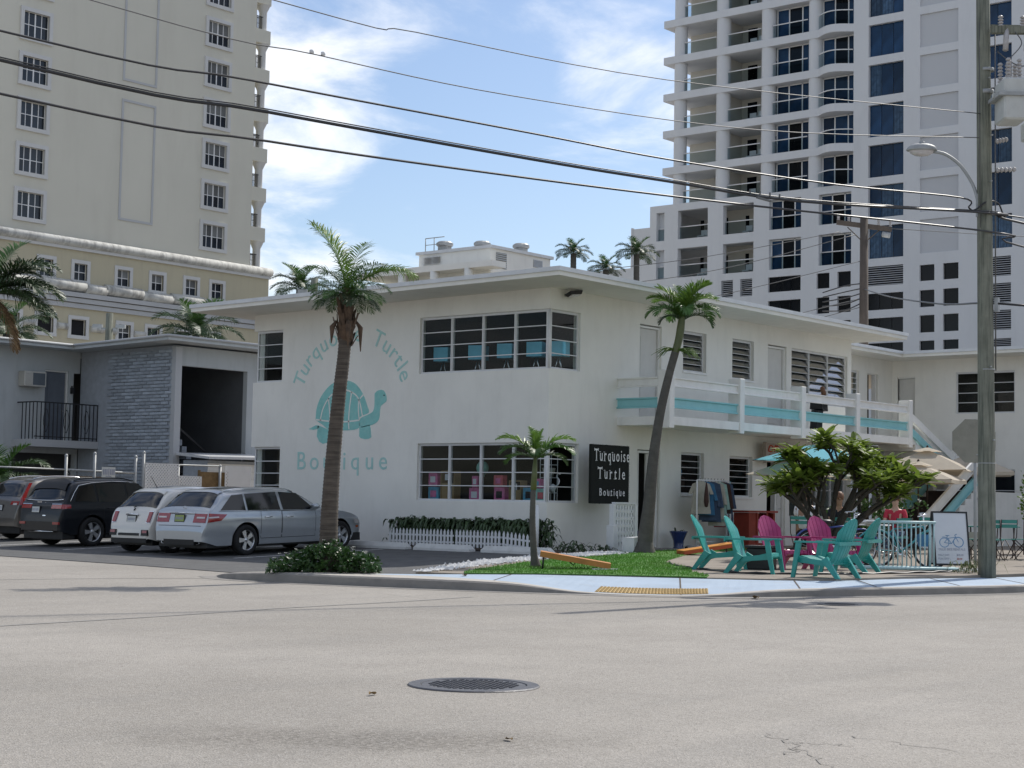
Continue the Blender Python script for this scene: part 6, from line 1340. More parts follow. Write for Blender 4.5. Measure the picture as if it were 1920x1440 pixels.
# black SUV -------------------------------------------------------------
c = Car(4.40, 1.82, [(0, .62), (.03, .80), (.07, .95), (.11, 1.05), (.17, 1.14), (.34, 1.46), (.42, 1.55), (.6, 1.62), (1.2, 1.655), (1.9, 1.65), (2.35, 1.58), (3.0, 1.17), (3.2, 1.10), (3.9, 1.02), (4.2, .90), (4.35, .70), (4.40, .5)],
        [(0, 1.06), (1.0, 1.05), (3.1, 1.0), (4.4, .9)], (.92, 3.56), .355, paint='car_black', sill=.30, tail=.85)
t = car_root('black_suv', 'glossy black SUV with chrome window line parked left of the small white hatchback', 'car', -5.80, 11.0, .92, 3.56)
c.body(t); c.side_parts(t, [((.44, 1.10), (1.05, 1.075), (1.05, 1.50), (.62, 1.45)), ((1.12, 1.07), (1.95, 1.05), (1.95, 1.535), (1.12, 1.51)), ((2.02, 1.05), (2.86, 1.03), (2.42, 1.50), (2.02, 1.535))], [(1.25, 1.96, .42, 1.04, 0), (2.0, 2.9, .42, 1.03, 0)], trim=[(.30, 1.10), (.45, 1.30), (.62, 1.475), (1.0, 1.53), (1.6, 1.56), (2.35, 1.54)])
b = MB(); c.top_patch(b, .175, .325, .92, .86); b.build('rear_window', 'car_glass', t); b = MB(); c.top_patch(b, 2.42, 3.0, .86, .9); b.build('windscreen', 'car_glass', t); b = MB(); c.top_patch(b, .30, .52, .88, .86, .035); b.build('spoiler', 'car_black_trim', t)
b = MB(); b.tube([(c.xr(1.12) - .012, y, 1.12 + .06 * abs(y) ** 3) for y in (-.78, -.6, -.3, 0, .3, .6, .78)], .013, 6); b.build('window_trim', 'chrome', t)
for s in (-1, 1):
    o = c.rear_box(min(s * .40, s * .80), max(s * .40, s * .80), .93, 1.02, .012, 'lamp_red', root=t); b = MB(); c.spatch(b, s, ((.06, .92), (.30, .94), (.30, 1.02), (.085, 1.03)), .008, 8, 3); b.build('lamp_wrap', 'lamp_red', o); c.rear_box(min(s * .40, s * .78), max(s * .40, s * .78), 1.03, 1.045, .018, 'chrome', 'lamp_brow', t)
    c.rear_box(min(s * .55, s * .78), max(s * .55, s * .78), .55, .61, .012, 'lamp_red', 'bumper_reflector', t)
b = MB(); x = c.xr(1.09) - .012; b.box(x - .004, x, -.12, -.09, 1.05, 1.08); b.tube([(x, .22, 1.06), (x, .22, 1.10)], .006, 4); [b.box(x - .004, x, .22 - k * .045 - .03, .22 - k * .045, 1.06, 1.095) for k in range(4)]; b.build('tail_badge', 'chrome', t)
c.rear_box(-.24, -.12, .75, .775, .01, 'chrome', 'model_badge', t)
plate(t, c, .18, .90, 'plate_white'); c.wheels(t, 5); c.rails(t, .6, 2.4, 'car_black_trim'); c.mirror(t, 2.75, 1.06)
b = MB(); b.tube([(.06, -.5, .38), (.0, 0, .38), (.06, .5, .38)], .02, 6); b.build('bumper_trim', 'chrome', t)
# bronze SUV at the left edge --------------------------------------------
c = Car(4.53, 1.82, [(0, .60), (.03, .80), (.08, .98), (.14, 1.08), (.22, 1.18), (.42, 1.48), (.5, 1.56), (.7, 1.63), (1.3, 1.67), (2.0, 1.65), (2.5, 1.55), (3.1, 1.18), (3.3, 1.09), (4.0, 1.0), (4.35, .85), (4.5, .65), (4.53, .5)],
        [(0, 1.05), (1.2, 1.03), (3.2, .99), (4.53, .85)], (.95, 3.57), .34, paint='car_bronze', sill=.28, tail=.84)
t = car_root('bronze_suv', 'brownish grey SUV with tall red tail lamps cut off by the left edge', 'car', -4.35, 14.85, .95, 3.57)
c.body(t); c.side_parts(t, [((.55, 1.25), (1.15, 1.06), (1.15, 1.50), (.85, 1.44)), ((1.22, 1.06), (2.0, 1.04), (2.0, 1.53), (1.22, 1.51)), ((2.06, 1.04), (2.95, 1.02), (2.5, 1.49), (2.06, 1.53))], [(1.3, 2.02, .4, 1.03, 0), (2.06, 2.95, .4, 1.02, 0)], trim=[(1.15, 1.045), (.80, 1.13), (.53, 1.25), (.8, 1.44), (1.15, 1.52), (2.0, 1.555), (2.45, 1.52)])
b = MB(); c.top_patch(b, .20, .42, .82, .80); b.build('rear_window', 'car_glass', t); b = MB(); c.top_patch(b, 2.55, 3.08, .86, .9); b.build('windscreen', 'car_glass', t)
for s in (-1, 1):
    b = MB(); c.spatch(b, s, ((.085, .93), (.40, .93), (.28, 1.10), (.13, 1.10)), .012, 8, 4); c.spatch(b, s, ((.13, 1.10), (.27, 1.10), (.40, 1.30), (.27, 1.26)), .012, 6, 4); c.spatch(b, s, ((.27, 1.26), (.40, 1.30), (.56, 1.50), (.46, 1.50)), .012, 6, 4); o = b.build('taillight', 'lamp_red', t)
    c.rear_box(min(s * .45, s * .80), max(s * .45, s * .80), .94, 1.03, .014, 'lamp_red', 'lamp_inner', t); c.rear_box(min(s * .58, s * .74), max(s * .58, s * .74), .93, .985, .02, 'lamp_clear', 'reversing_lamp', t)
plate(t, c, .0, .86, 'plate_white'); c.wheels(t, 5); c.rails(t, .7, 2.6, 'chrome'); c.mirror(t, 2.85, 1.05)
# ================================================================== STREET AND YARD OBJECTS
# picket fence and wheel stops
pk = MB(); pk.prism([(-.028, 0), (.028, 0), (.028, .34), (0, .40), (-.028, .34)], -.009, .009, Matrix(((0, 0, 1, 0), (1, 0, 0, 0), (0, 1, 0, 0), (0, 0, 0, 1)))); pkm = pk.mesh('picket', 'hdpe_white')
def picket_run(label, y0, y1, x, z, tilt=0.0, n=None):
    t = thing('picket_fence', label, 'fence', (x, y0, z), 0, 'low white picket fences along the shop wall'); n = n or int(abs(y1 - y0) / .105); L_ = y1 - y0
    for k in range(n): link('picket', pkm, t, (0, L_ * (k + .5) / n, tilt * L_ * (k + .5) / n))
    b = MB()
    for zz in (.10, .25): b.add([(.010, 0, zz - .022), (.010, L_, zz - .022 + tilt * L_), (.010, L_, zz + .022 + tilt * L_), (.010, 0, zz + .022), (.026, 0, zz - .022), (.026, L_, zz - .022 + tilt * L_), (.026, L_, zz + .022 + tilt * L_), (.026, 0, zz + .022)], [(0, 1, 2, 3), (7, 6, 5, 4), (3, 2, 6, 7), (0, 4, 5, 1), (1, 5, 6, 2), (0, 3, 7, 4)])
    b.build('cross_rail', 'hdpe_white', t, fixn=True)
picket_run('long left run of white picket fence starting beside the silver car', 4.1, 2.05, -.86, .27); picket_run('middle run of white picket fence behind the wheel stop gap', 2.0, .62, -.86, .27); picket_run('short sagging right end of the white picket fence near the small palm', .58, -.22, -.88, .27, .08)
def wheel_stop(label, y0, y1, x, m='wheel_stop_white'):
    t = MB(); z = zlot(x); h = .15; w0, w1 = .11, .07; e = .10
    t.add([(-w0, 0, -.02), (w0, 0, -.02), (w0, 0, .05), (-w0, 0, .05), (-w1, e, h), (w1, e, h), (-w0, y1 - y0, -.02), (w0, y1 - y0, -.02), (w0, y1 - y0, .05), (-w0, y1 - y0, .05), (-w1, y1 - y0 - e, h), (w1, y1 - y0 - e, h)],
          [(0, 1, 2, 3), (3, 2, 5, 4), (6, 9, 8, 7), (9, 10, 11, 8), (0, 3, 9, 6), (3, 4, 10, 9), (1, 7, 8, 2), (2, 8, 11, 5), (4, 5, 11, 10), (0, 6, 7, 1)])
    tag(t.build('wheel_stop', m, None, (x, y0, z)), label, 'wheel stop', 'white concrete wheel stops in front of the shop wall')
wheel_stop('white wheel stop under the nose of the silver car', 3.0, 4.9, -1.35); wheel_stop('middle white wheel stop in front of the picket fence', 1.05, 2.75, -1.35); wheel_stop('right white wheel stop behind the small palm trunk', -1.2, .75, -1.30)
wheel_stop('white wheel stop in front of the small white hatchback', 7.5, 9.3, -1.35); wheel_stop('white wheel stop in front of the black SUV', 10.0, 11.7, -1.35)
b = MB(); b.cyl((0, 0, 0), (0, 0, 1.02), .045, n=10); tag(b.build('post', 'hdpe_white', None, (-.75, -.32, .24)), 'thin white post beside the small palm trunk', 'post')
# black turf sign on a lattice stand
t = thing('shop_sign', 'black artificial turf sign reading Turquoise Turtle Boutique on the shop wall', 'sign', (.82, -.62, 1.32)); b = MB(); b.bbox(0, 1.50, 0, .07, 0, 1.36, .01)
for k in range(900):
    e = R.random()
    if e < .3: x, z = R.uniform(0, 1.5), R.choice((0, 1.36))
    elif e < .55: x, z = R.choice((0, 1.5)), R.uniform(0, 1.36)
    else: x, z = R.uniform(0, 1.5), R.uniform(0, 1.36)
    a = R.uniform(0, 6.28); l_ = R.uniform(.008, .026); b.add([(x, -.002, z), (x + .006, -.002, z + .003), (x + l_ * cos(a), -.012, z + l_ * sin(a))], [(0, 1, 2)])
b.build('panel', 'sign_black', t)
def serif(ch, x, z, s, xs=.80):
    me = text_mesh(ch, s, 'white_gloss', .004, 'LEFT', xs=xs); o = link('letter', me, t, (x, -.02, z), rot=(pi / 2, 0, 0)); return max(v.co.x for v in me.vertices) if me.vertices else 0
def sbar(x0, x1, z, h=.012): b = MB(); b.box(x0, x1, -.024, -.016, z, z + h); b.build('serif', 'white_gloss', t)
def signline(w_, x0, x1, z, s, xs):
    ms = [(ch, text_mesh(ch, s, 'white_gloss', .004, 'LEFT', xs=xs)) for ch in w_]; ws = [max(v.co.x for v in m.vertices) for ch, m in ms]; gap = (x1 - x0 - sum(ws)) / (len(w_) - 1); x = x0
    for (ch, m), wd in zip(ms, ws):
        link('letter', m, t, (x, -.02, z), rot=(pi / 2, 0, 0))
        if ch in 'TurtliqB': 
            c0 = x + wd * (.5 if ch in 'Tl' else .25); 
            if ch in 'Tlrt': sbar(c0 - s * .09, c0 + s * .09, z - .003)
            if ch in 'ur': sbar(x - s * .03, x + s * .10, z + s * .50)
            if ch == 'T': sbar(x - .004, x + .012, z + s * .56, s * .16); sbar(x + wd - .008, x + wd + .008, z + s * .56, s * .16)
            if ch == 'q': sbar(x + wd - s * .1, x + wd + s * .04, z - s * .2)
        x += wd + gap
signline('Turquoise', .10, 1.47, .985, .40, .62); signline('Turtle', .24, 1.30, .575, .38, .72); signline('Boutique', .30, 1.30, .185, .25, .74)
t = thing('lattice_stand', 'white plastic barricade stand with oval holes under the black sign', 'stand', (1.18, -1.05, .22)); b = MB(); cols_, rows_ = 7, 6; W_, H_ = .76, 1.0; z0 = .10
cw, rh = W_ / cols_, H_ / rows_
for i in range(cols_):
    for j in range(rows_):
        cx_, cz_ = (i + .5) * cw, z0 + (j + .5) * rh; n = 12
        o = [(cx_ + cw * .27 * cos(a), cz_ + rh * .36 * sin(a)) for a in [2 * pi * k / n for k in range(n)]]
        def sq(a):
            c_, s_ = cos(a), sin(a); k_ = 1 / max(abs(c_), abs(s_)); return (cx_ + cw / 2 * c_ * k_, cz_ + rh / 2 * s_ * k_)
        q = [sq(2 * pi * k / n) for k in range(n)]
        V = [(x, 0, z) for x, z in o] + [(x, 0, z) for x, z in q] + [(x, .05, z) for x, z in o]
        b.add(V, [(k, (k + 1) % n, n + (k + 1) % n, n + k) for k in range(n)] + [(k, 2 * n + k, 2 * n + (k + 1) % n, (k + 1) % n) for k in range(n)])
b.build('lattice', 'hdpe_white', t, fixn=False); b = MB(); b.box(-.09, -.003, -.03, .09, 0, 1.10); b.box(W_ + .003, W_ + .09, -.03, .09, 0, 1.10); b.box(-.003, W_ + .003, -.03, .09, H_ + z0 + .003, 1.14); b.box(-.003, W_ + .003, -.03, .09, 0, z0 - .003); b.bbox(-.16, .0, -.08, .12, 0, .62, .01); b.build('frame', 'hdpe_white', t)
b = MB()
for x in (.0, W_ - .06): b.box(x, x + .07, -.55, -.03, 0, .05); b.tube([(x + .035, -.55, .04), (x + .035, -.60, .02)], .03, 6)
b.build('foot', 'hdpe_white', t)
t = thing('white_box', 'open white box on the turf between the lattice stand and the leaning palm', 'box', (.95, -1.75, .21)); b = MB(); b.add([(0, 0, 0), (.42, -.0, 0), (.42, .3, 0), (0, .3, 0), (-.02, -.02, .36), (.47, -.04, .38), (.47, .33, .38), (-.02, .32, .36)], [(3, 2, 1, 0), (0, 1, 5, 4), (1, 2, 6, 5), (2, 3, 7, 6), (3, 0, 4, 7), (4, 7, 6, 5)]); b.build('carton', 'hdpe_white', t)
b = MB(); b.add([(.42, -.0, .05), (.55, -.10, 0), (.55, -.06, .40), (.47, -.04, .40)], [(0, 1, 2, 3)]); b.build('flap', 'hdpe_white', t)
# cornhole boards
def cornhole(label, loc, rz, m, legc='iron_black', flip=False):
    t = thing('cornhole_board', label, 'game board', loc, rz, 'cornhole boards on the turf'); L_, W_ = 1.2, .6; th = .075; hz = .27; a = atan2(hz - .08, L_)
    M = T(0, 0, .09) @ RY(-a); b = MB(); n = 16; cx_, cy_ = L_ - .23, 0
    b.box(0, L_, -W_ / 2, -W_ / 2 + .035, -th, 0, M); b.box(0, L_, W_ / 2 - .035, W_ / 2, -th, 0, M); b.box(0, .035, -W_ / 2 + .035, W_ / 2 - .035, -th, 0, M); b.box(L_ - .035, L_, -W_ / 2 + .035, W_ / 2 - .035, -th, 0, M); b.build('frame', m if isinstance(m, str) else m[1], t)
    b = MB(); o = [(cx_ + .076 * cos(2 * pi * k / n), cy_ + .076 * sin(2 * pi * k / n)) for k in range(n)]
    def sq(a_):
        c_, s_ = cos(a_), sin(a_); return (cx_ + (L_ - cx_ if c_ > 0 else cx_) * c_ / max(abs(c_), abs(s_)), W_ / 2 * s_ / max(abs(c_), abs(s_)))
    q = [sq(2 * pi * k / n) for k in range(n)]
    for z in (.001, .016): b.add([(x, y, z) for x, y in o + q], [(k, (k + 1) % n, n + (k + 1) % n, n + k) for k in range(n)], M)
    b.add([(x, y, z) for z in (.001, .016) for x, y in q], [(k, (k + 1) % n, n + (k + 1) % n, n + k) for k in range(n)], M); b.build('deck', m if isinstance(m, str) else m[0], t, fixn=True)
    b = MB(); e = M @ Vector((L_ - .12, 0, -th))
    for s in (-1, 1): b.tube([(e.x + .05, s * .26, e.z + .05), (e.x + .07, s * .26, 0)], .018, 6)
    b.tube([(e.x * .55, .1, e.z * .62), (e.x * .55 + .03, .12, e.z * .35), (e.x * .55 + .10, .1, e.z * .62)], .01, 5); b.tube([(.10, -.2, .06), (.16, -.2, .035), (.22, -.2, .10)], .02, 6); b.build('leg', legc, t); return t
cornhole('orange cornhole board tilted up to the left on the turf in front', (-7.05, -6.95, .195), radians(128), 'orange_wood')
cornhole('orange and red cornhole board lying behind the turquoise chairs', (.95, -3.0, .22), radians(-40), ('orange_yel', 'orange_red'))
b = MB(); b.box(0, .45, 0, .05, 0, .02); tag(b.build('wood_strip', 'white_gloss', None, (-7.55, -6.95, .20), radians(-35)), 'white wooden strip lying under the front cornhole board', 'strip')
# adirondack chairs
def adirondack(label, loc, rz, m, g, proto={}):
    """faces local +x"""
    key = m
    if key not in proto:
        t = thing('garden_chair', label, 'chair', loc, rz, g)
        ns = 6; W_ = .50; sw_ = W_ / ns
        for k in range(ns):                                   # seat slats along x
            y0 = -W_ / 2 + k * sw_; b = MB(); P = [(-.02, .235), (.10, .245), (.25, .28), (.40, .325), (.50, .345), (.545, .335), (.56, .29)]
            b.add([(x, y0 + .006, z) for x, z in P] + [(x, y0 + sw_ - .006, z) for x, z in P] + [(x, y0 + .006, z - .02) for x, z in P] + [(x, y0 + sw_ - .006, z - .02) for x, z in P],
                  [(i, i + 1, 8 + i, 7 + i) for i in range(6)] + [(14 + i, 21 + i, 22 + i, 15 + i) for i in range(6)] + [(i, 14 + i, 15 + i, i + 1) for i in range(6)] + [(7 + i, 8 + i, 22 + i, 21 + i) for i in range(6)] + [(6, 20, 27, 13), (0, 7, 21, 14)]); b.build('seat_slat', m, t)
        for k in range(ns):                                   # fan of back slats
            f = (k - (ns - 1) / 2) / (ns / 2); b = MB(); hg = lambda ff: .78 - .24 * ff * ff; lean = .46; n = 9; V = []
            for i in range(n + 1):
                row = []
                for sg in (-1, 1):
                    fe = f + sg / ns; s_ = hg(fe) * i / n; wv = .012 * sin(s_ * 9); x = -lean * s_ + .10 * s_ * s_ - wv; z = .22 + s_ * .93; fan = 1 + .26 * min(1, s_ / .6)
                    yc = fe * W_ / 2 * .86 * fan - sg * .004; dep = .035 * fe * fe; row.append((x + dep, yc, z))
                (xa, ya, za), (xb, yb, zb_) = row; V += [(xa, ya, za), (xb, yb, zb_), (xb - .022, yb, zb_), (xa - .022, ya, za)]
            F = [(i * 4 + j, i * 4 + (j + 1) % 4, i * 4 + 4 + (j + 1) % 4, i * 4 + 4 + j) for i in range(n) for j in range(4)] + [(3, 2, 1, 0), (n * 4, n * 4 + 1, n * 4 + 2, n * 4 + 3)]; b.add(V, F, smooth=False); b.build('back_slat', m, t)
        for s in (-1, 1):
            y0 = s * .31; 
            def side_plate(name, poly, ya, yb): b = MB(); b.prism(poly, min(ya, yb), max(ya, yb), Matrix(((1, 0, 0, 0), (0, 0, 1, 0), (0, 1, 0, 0), (0, 0, 0, 1)))); return b.build(name, m, t, fixn=True)
            side_plate('leg', [(.45, .55), (.535, .55), (.625, .0), (.565, .0), (.49, .32)], y0, y0 + s * .045)
            side_plate('leg', [(-.02, .34), (.08, .28), (-.17, 0), (-.25, 0), (-.08, .25)], y0 - s * .02, y0 + s * .03)
            side_plate('side_rail', [(.56, .33), (.58, .24), (.1, .20), (-.04, .16), (-.10, .25), (.1, .28)], s * .255, s * .285)
            b = MB(); pl = [(-.22, .01), (-.15, .035), (.1, .04), (.42, .055), (.54, .06), (.575, .03), (.55, -.04), (.42, -.04), (-.2, -.02)]; b.prism([(x, y0 + s * y) for x, y in pl], .55, .578); b.build('armrest', m, t, fixn=True)
        b = MB(); b.box(-.245, -.215, -.33, .33, .52, .575); b.build('back_brace', m, t); proto[key] = t; return t
    return dup(proto[key], loc, rz, label)
gch = 'plastic garden chairs in a circle on the patio'
A0 = RIGHT
def zy(x, y): return zyard(x, y)
for (lb, x, y, az, m) in (('turquoise garden chair at the far left, seen side on', -5.2, -7.72, A0 - .30, 'chair_teal'), ('turquoise garden chair in front of the left one, nearer the sidewalk', -5.9, -8.85, A0 - .40, 'chair_teal'),
                          ('turquoise garden chair showing its back, nearest the sidewalk', -6.35, -10.85, A0 + pi - .72, 'chair_teal'), ('turquoise garden chair beside the bike rack, facing left', -4.22, -10.15, A0 + pi - .55, 'chair_teal'),
                          ('pink garden chair left of the plumeria trunk', -3.75, -8.2, A0 - 1.0, 'chair_pink'), ('pink garden chair in front of the plumeria trunk', -3.12, -8.85, A0 - 1.05, 'chair_pink')):
    o = adirondack(lb, (x, y, zy(x, y)), az, m, gch)
b = MB(); b.bbox(-.22, .22, -.22, .22, 0, .38, .02); b.box(-.24, .24, -.24, .24, .382, .42); o = tag(b.build('side_table', 'black_plastic', None, (-4.4, -8.3, .2), .3), 'black cube side table between the two left turquoise chairs', 'table')
# blue planters
def planter(label, x, y, s=1.0):
    t = thing('planter', label, 'planter', (x, y, .24), 0, 'glazed blue planters by the shop doors'); b = MB(); b.lathe([(0, 0), (.15 * s, 0), (.15 * s, .03), (.125 * s, .06), (.14 * s, .22 * s), (.22 * s, .42 * s), (.235 * s, .44 * s), (.235 * s, .47 * s), (.2 * s, .47 * s), (.17 * s, .40 * s), (0, .40 * s)], 20); b.build('pot', 'pot_blue', t)
    b = MB()
    for k in range(26):
        a = R.uniform(0, 6.28); l_ = R.uniform(.1, .24); e = R.uniform(.5, 1.4); p = Vector((R.uniform(-.12, .12), R.uniform(-.12, .12), .40 * s)); d = Vector((cos(a) * cos(e), sin(a) * cos(e), sin(e))); q = p + d * l_ * .6; r_ = p + d * l_ + Vector((0, 0, -.05)); sd = Vector((-sin(a), cos(a), 0)) * .014; b.add([p - sd * .5, p + sd * .5, q + sd, q - sd, r_], [(0, 1, 2, 3), (3, 2, 4)])
    b.build('plant', 'strap_leaf', t)
planter('blue glazed planter half hidden behind the leaning palm', 3.25, -.38, .95); planter('blue glazed planter right of the shop door', 4.72, -.42, .95)
b = MB(); b.box(3.2, 4.9, -1.0, -.004, .14, .262); struct(b.build('door_step', 'curb_concrete'))
# clothes rack
t = thing('clothes_rack', 'white clothes rack standing by the shop wall', 'rack', (5.02, -.75, .23)); b = MB(); b.tube([(0, 0, .08), (0, 0, 1.72)], .022, 8); b.tube([(1.35, 0, .08), (1.35, 0, 1.72)], .018, 8); b.tube([(0, 0, 1.72), (1.35, 0, 1.72)], .018, 8); b.tube([(0, -.3, .09), (0, .3, .09)], .02, 6); b.tube([(1.35, -.3, .09), (1.35, .3, .09)], .02, 6); b.tube([(0, 0, .2), (1.35, 0, .2)], .014, 6); b.build('frame', 'white_gloss', t)
b = MB(); [b.lathe([(0, -.04), (.04, -.02), (.04, .02), (0, .04)], 8, T(x, y, .045)) for x in (0, 1.35) for y in (-.3, .3)]; b.build('castor', 'black_plastic', t)
GR = 'clothes hanging on the white rack'
def garment(label, x, m, ln, w_, sl=.45, hem=None, x_off=0, yaw=0.15, z=1.94):
    t = thing('garment', label, 'clothing', (5.02 + x, -.75, z), yaw, GR); b = MB(); d = .045
    pl = [(-.055, -.02), (.055, -.02), (w_ / 2, -.08), (w_ / 2 + .10, -.08 - sl), (w_ / 2 + .02, -.09 - sl), (w_ / 2 - .02, -.24), (w_ / 2 + .03, -ln), (-w_ / 2 - .03, -ln), (-w_ / 2 + .02, -.24), (-w_ / 2 - .02, -.09 - sl), (-w_ / 2 - .10, -.08 - sl), (-w_ / 2, -.08)]
    b.prism(pl, -d, d, Matrix(((0, 0, 1, 0), (1, 0, 0, 0), (0, 1, 0, 0), (0, 0, 0, 1)))); b.build('cloth', m, t, fixn=True)
    if hem: b = MB(); b.box(-d - .004, d + .004, -w_ / 2 - .033, w_ / 2 + .033, -ln, -ln + .10); b.build('hem', hem, t)
    b = MB(); b.tube([(0, -.16, -.09), (0, 0, -.02), (0, .16, -.09)], .009, 5); b.tube([(0, 0, -.02), (0, 0, .02), (0, .02, .05), (0, 0, .065)], .006, 5); b.build('hanger', 'black_plastic', t)
for lb, x, m, ln, sl, hem in (('cream canvas tote-like top at the left end of the rack', .18, 'cloth_cream', .82, .25, 'cloth_cream'), ('bright blue blouse second on the rack', .38, 'cloth_blue', .85, .40, None), ('faded denim jacket third on the rack', .52, 'cloth_denim', .98, .55, None), ('second dark denim jacket in the middle of the rack', .66, 'cloth_denim', 1.02, .58, None), ('grey-cream shirt behind the mint cardigan', .82, 'cloth_cream', .95, .5, None), ('long mint and cream patterned cardigan on the rack', .96, 'cloth_mint', 1.12, .62, 'cloth_cream'), ('dark brown jacket right of the mint cardigan', 1.12, 'cloth_brown', .98, .6, 'cloth_red'), ('denim jacket with red hem at the right end of the rack', 1.24, 'cloth_denim', 1.15, .6, 'cloth_red')): garment(lb, x, m, ln, .42, sl, hem, yaw=R.uniform(.45, .75))
t = thing('hanging_bag', 'brown furry bag hanging over the cream top at the left of the rack', 'bag', (5.09, -.98, 1.90), .3, GR); b = MB(); b.lathe([(0, -.62), (.06, -.6), (.10, -.48), (.085, -.3), (.05, -.12), (.02, 0), (0, 0)], 12, Matrix.Diagonal((1, .6, 1, 1))); b.build('body', 'cloth_brown', t)
t = thing('white_tote', 'white cloth bag hanging low at the right end of the rack', 'bag', (6.22, -.95, .28), .6, GR); b = MB(); b.grid(lambda u, v: ((u - .5) * (.42 + .12 * (1 - v)), .03 * sin(u * 14), v * .85), 16, 6); b.grid(lambda u, v: ((u - .5) * (.42 + .12 * (1 - v)), .07 + .03 * sin(u * 14), v * .85), 16, 6); b.build('cloth', 'cloth_white', t)
# red cabinet
t = thing('red_cabinet', 'dark red wooden cabinet with a pale open back between the chairs and the shop', 'cabinet', (7.05, -1.0, .25)); b = MB(); b.box(-.1, 1.35, -.05, .5, .92, .97); b.build('top', 'red_wood', t); b = MB()
for x in (.0, .38, .85, 1.2): b.box(x, x + .09, 0, .07, 0, .915)
b.box(0, .06, .07, .45, 0, .915); b.box(1.23, 1.29, .07, .45, 0, .915); b.box(.09, 1.2, 0.004, .06, .06, .14); b.build('frame', 'red_wood', t); b = MB(); b.box(.06, 1.2, .40, .43, .14, .9); b.box(.09, .38, .02, .06, .14, .915); b.build('back_panel', 'red_wood', t); b = MB(); b.box(.47, .85, .05, .06, .14, .75); b.build('white_panel', 'hdpe_white', t)
# umbrellas
def umbrella(label, x, y, z, half, drop, m, rz, ph, g=None, val=.0, vent=True, tilt=(0, 0), n=4):
    """z: apex height, pole down to the ground"""
    t = thing('patio_umbrella', label, 'umbrella', (x, y, .24), rz, g); h = z - .24
    b = MB(); k_ = n; Rr = half * (sqrt(2) if n == 4 else 1); V = []; F = []; NS = 6
    for side in range(k_):
        a0, a1 = 2 * pi * (side + .5) / k_, 2 * pi * (side + 1.5) / k_; q = MB()
        def fn(u, v, a0=a0, a1=a1):
            r = lerp(.06, Rr, v); p0, p1 = Vector((cos(a0) * r, sin(a0) * r, 0)), Vector((cos(a1) * r, sin(a1) * r, 0)); p = p0.lerp(p1, u); sag = .05 * sin(pi * u) * v
            return (p.x * (1 - sag), p.y * (1 - sag), h - drop * v ** 1.08 - sag * .9 * drop)
        q.grid(fn, 8, 8, True); 
        if val: q.add([fn(i / 8, 1) for i in range(9)] + [Vector(fn(i / 8, 1)) - Vector((0, 0, val)) for i in range(9)], [(i, i + 1, 10 + i, 9 + i) for i in range(8)])
        q.build('canopy_panel', m, t)
    if vent:
        q = MB()
        for side in range(k_):
            a0, a1 = 2 * pi * (side + .5) / k_, 2 * pi * (side + 1.5) / k_; r = Rr * .30
            q.add([(0, 0, h + .10), (cos(a0) * r, sin(a0) * r, h - .02), (cos(a1) * r, sin(a1) * r, h - .02)], [(0, 1, 2)])
        q.build('vent_cap', m, t)
    b.cyl((0, 0, 0), (0, 0, h + .08), .024, n=10); b.lathe([(0, h + .16), (.03, h + .13), (.035, h + .1), (.02, h + .08)], 8); b.build('pole', ph, t)
    b = MB()
    for side in range(k_):
        a = 2 * pi * (side + .5) / k_
        tip = Vector((cos(a) * Rr, sin(a) * Rr, h - drop)); mid = Vector((cos(a) * Rr * .5, sin(a) * Rr * .5, h - drop * .5 - .02)); b.tube([(0, 0, h - .03), mid, tip - Vector((0, 0, .012))], .013, 5); b.tube([(0, 0, h - drop - .22), mid], .011, 5)
        if n == 4: 
            a2 = a + pi / 4; m2 = Vector((cos(a2) * half * .5, sin(a2) * half * .5, h - drop * .5 - .03)); b.tube([(0, 0, h - drop - .22), m2], .010, 5)
    b.build('rib', ph, t); b = MB(); b.lathe([(.26, 0), (.26, .05), (.05, .08), (.04, .3)], 14); b.build('base', 'iron_black', t); return t
GU = 'beige patio umbrellas'
umbrella('beige square umbrella with a vent cap left of the utility pole', 14.37, -2.36 - .0, 3.0, 1.22, .55, 'canvas_beige', .30, 'wood_pole', GU, .0)
umbrella('beige umbrella behind the utility pole, its right corner showing', 16.3, -2.75, 2.95, 1.2, .50, 'canvas_beige', .45, 'wood_pole', GU, .10)
umbrella('lower beige umbrella between the two others, nearer the stair', 12.6, -2.95, 2.55, 1.1, .40, 'canvas_beige', .25, 'wood_pole', GU, .10)
umbrella('beige umbrella half hidden behind the plumeria leaves', 8.7, -3.8, 2.50, 1.0, .40, 'canvas_beige', .35, 'wood_pole', GU, .05)
umbrella('beige umbrella with scalloped edge under the turquoise one', 7.2, -2.3, 2.52, 1.05, .40, 'canvas_beige', .3, 'wood_pole', GU, .0)
umbrella('turquoise blue umbrella rising left of the plumeria crown', 6.75, -3.0, 2.86, 1.22, .36, 'canvas_blue', .78, 'wood_pole', None, .0, False)
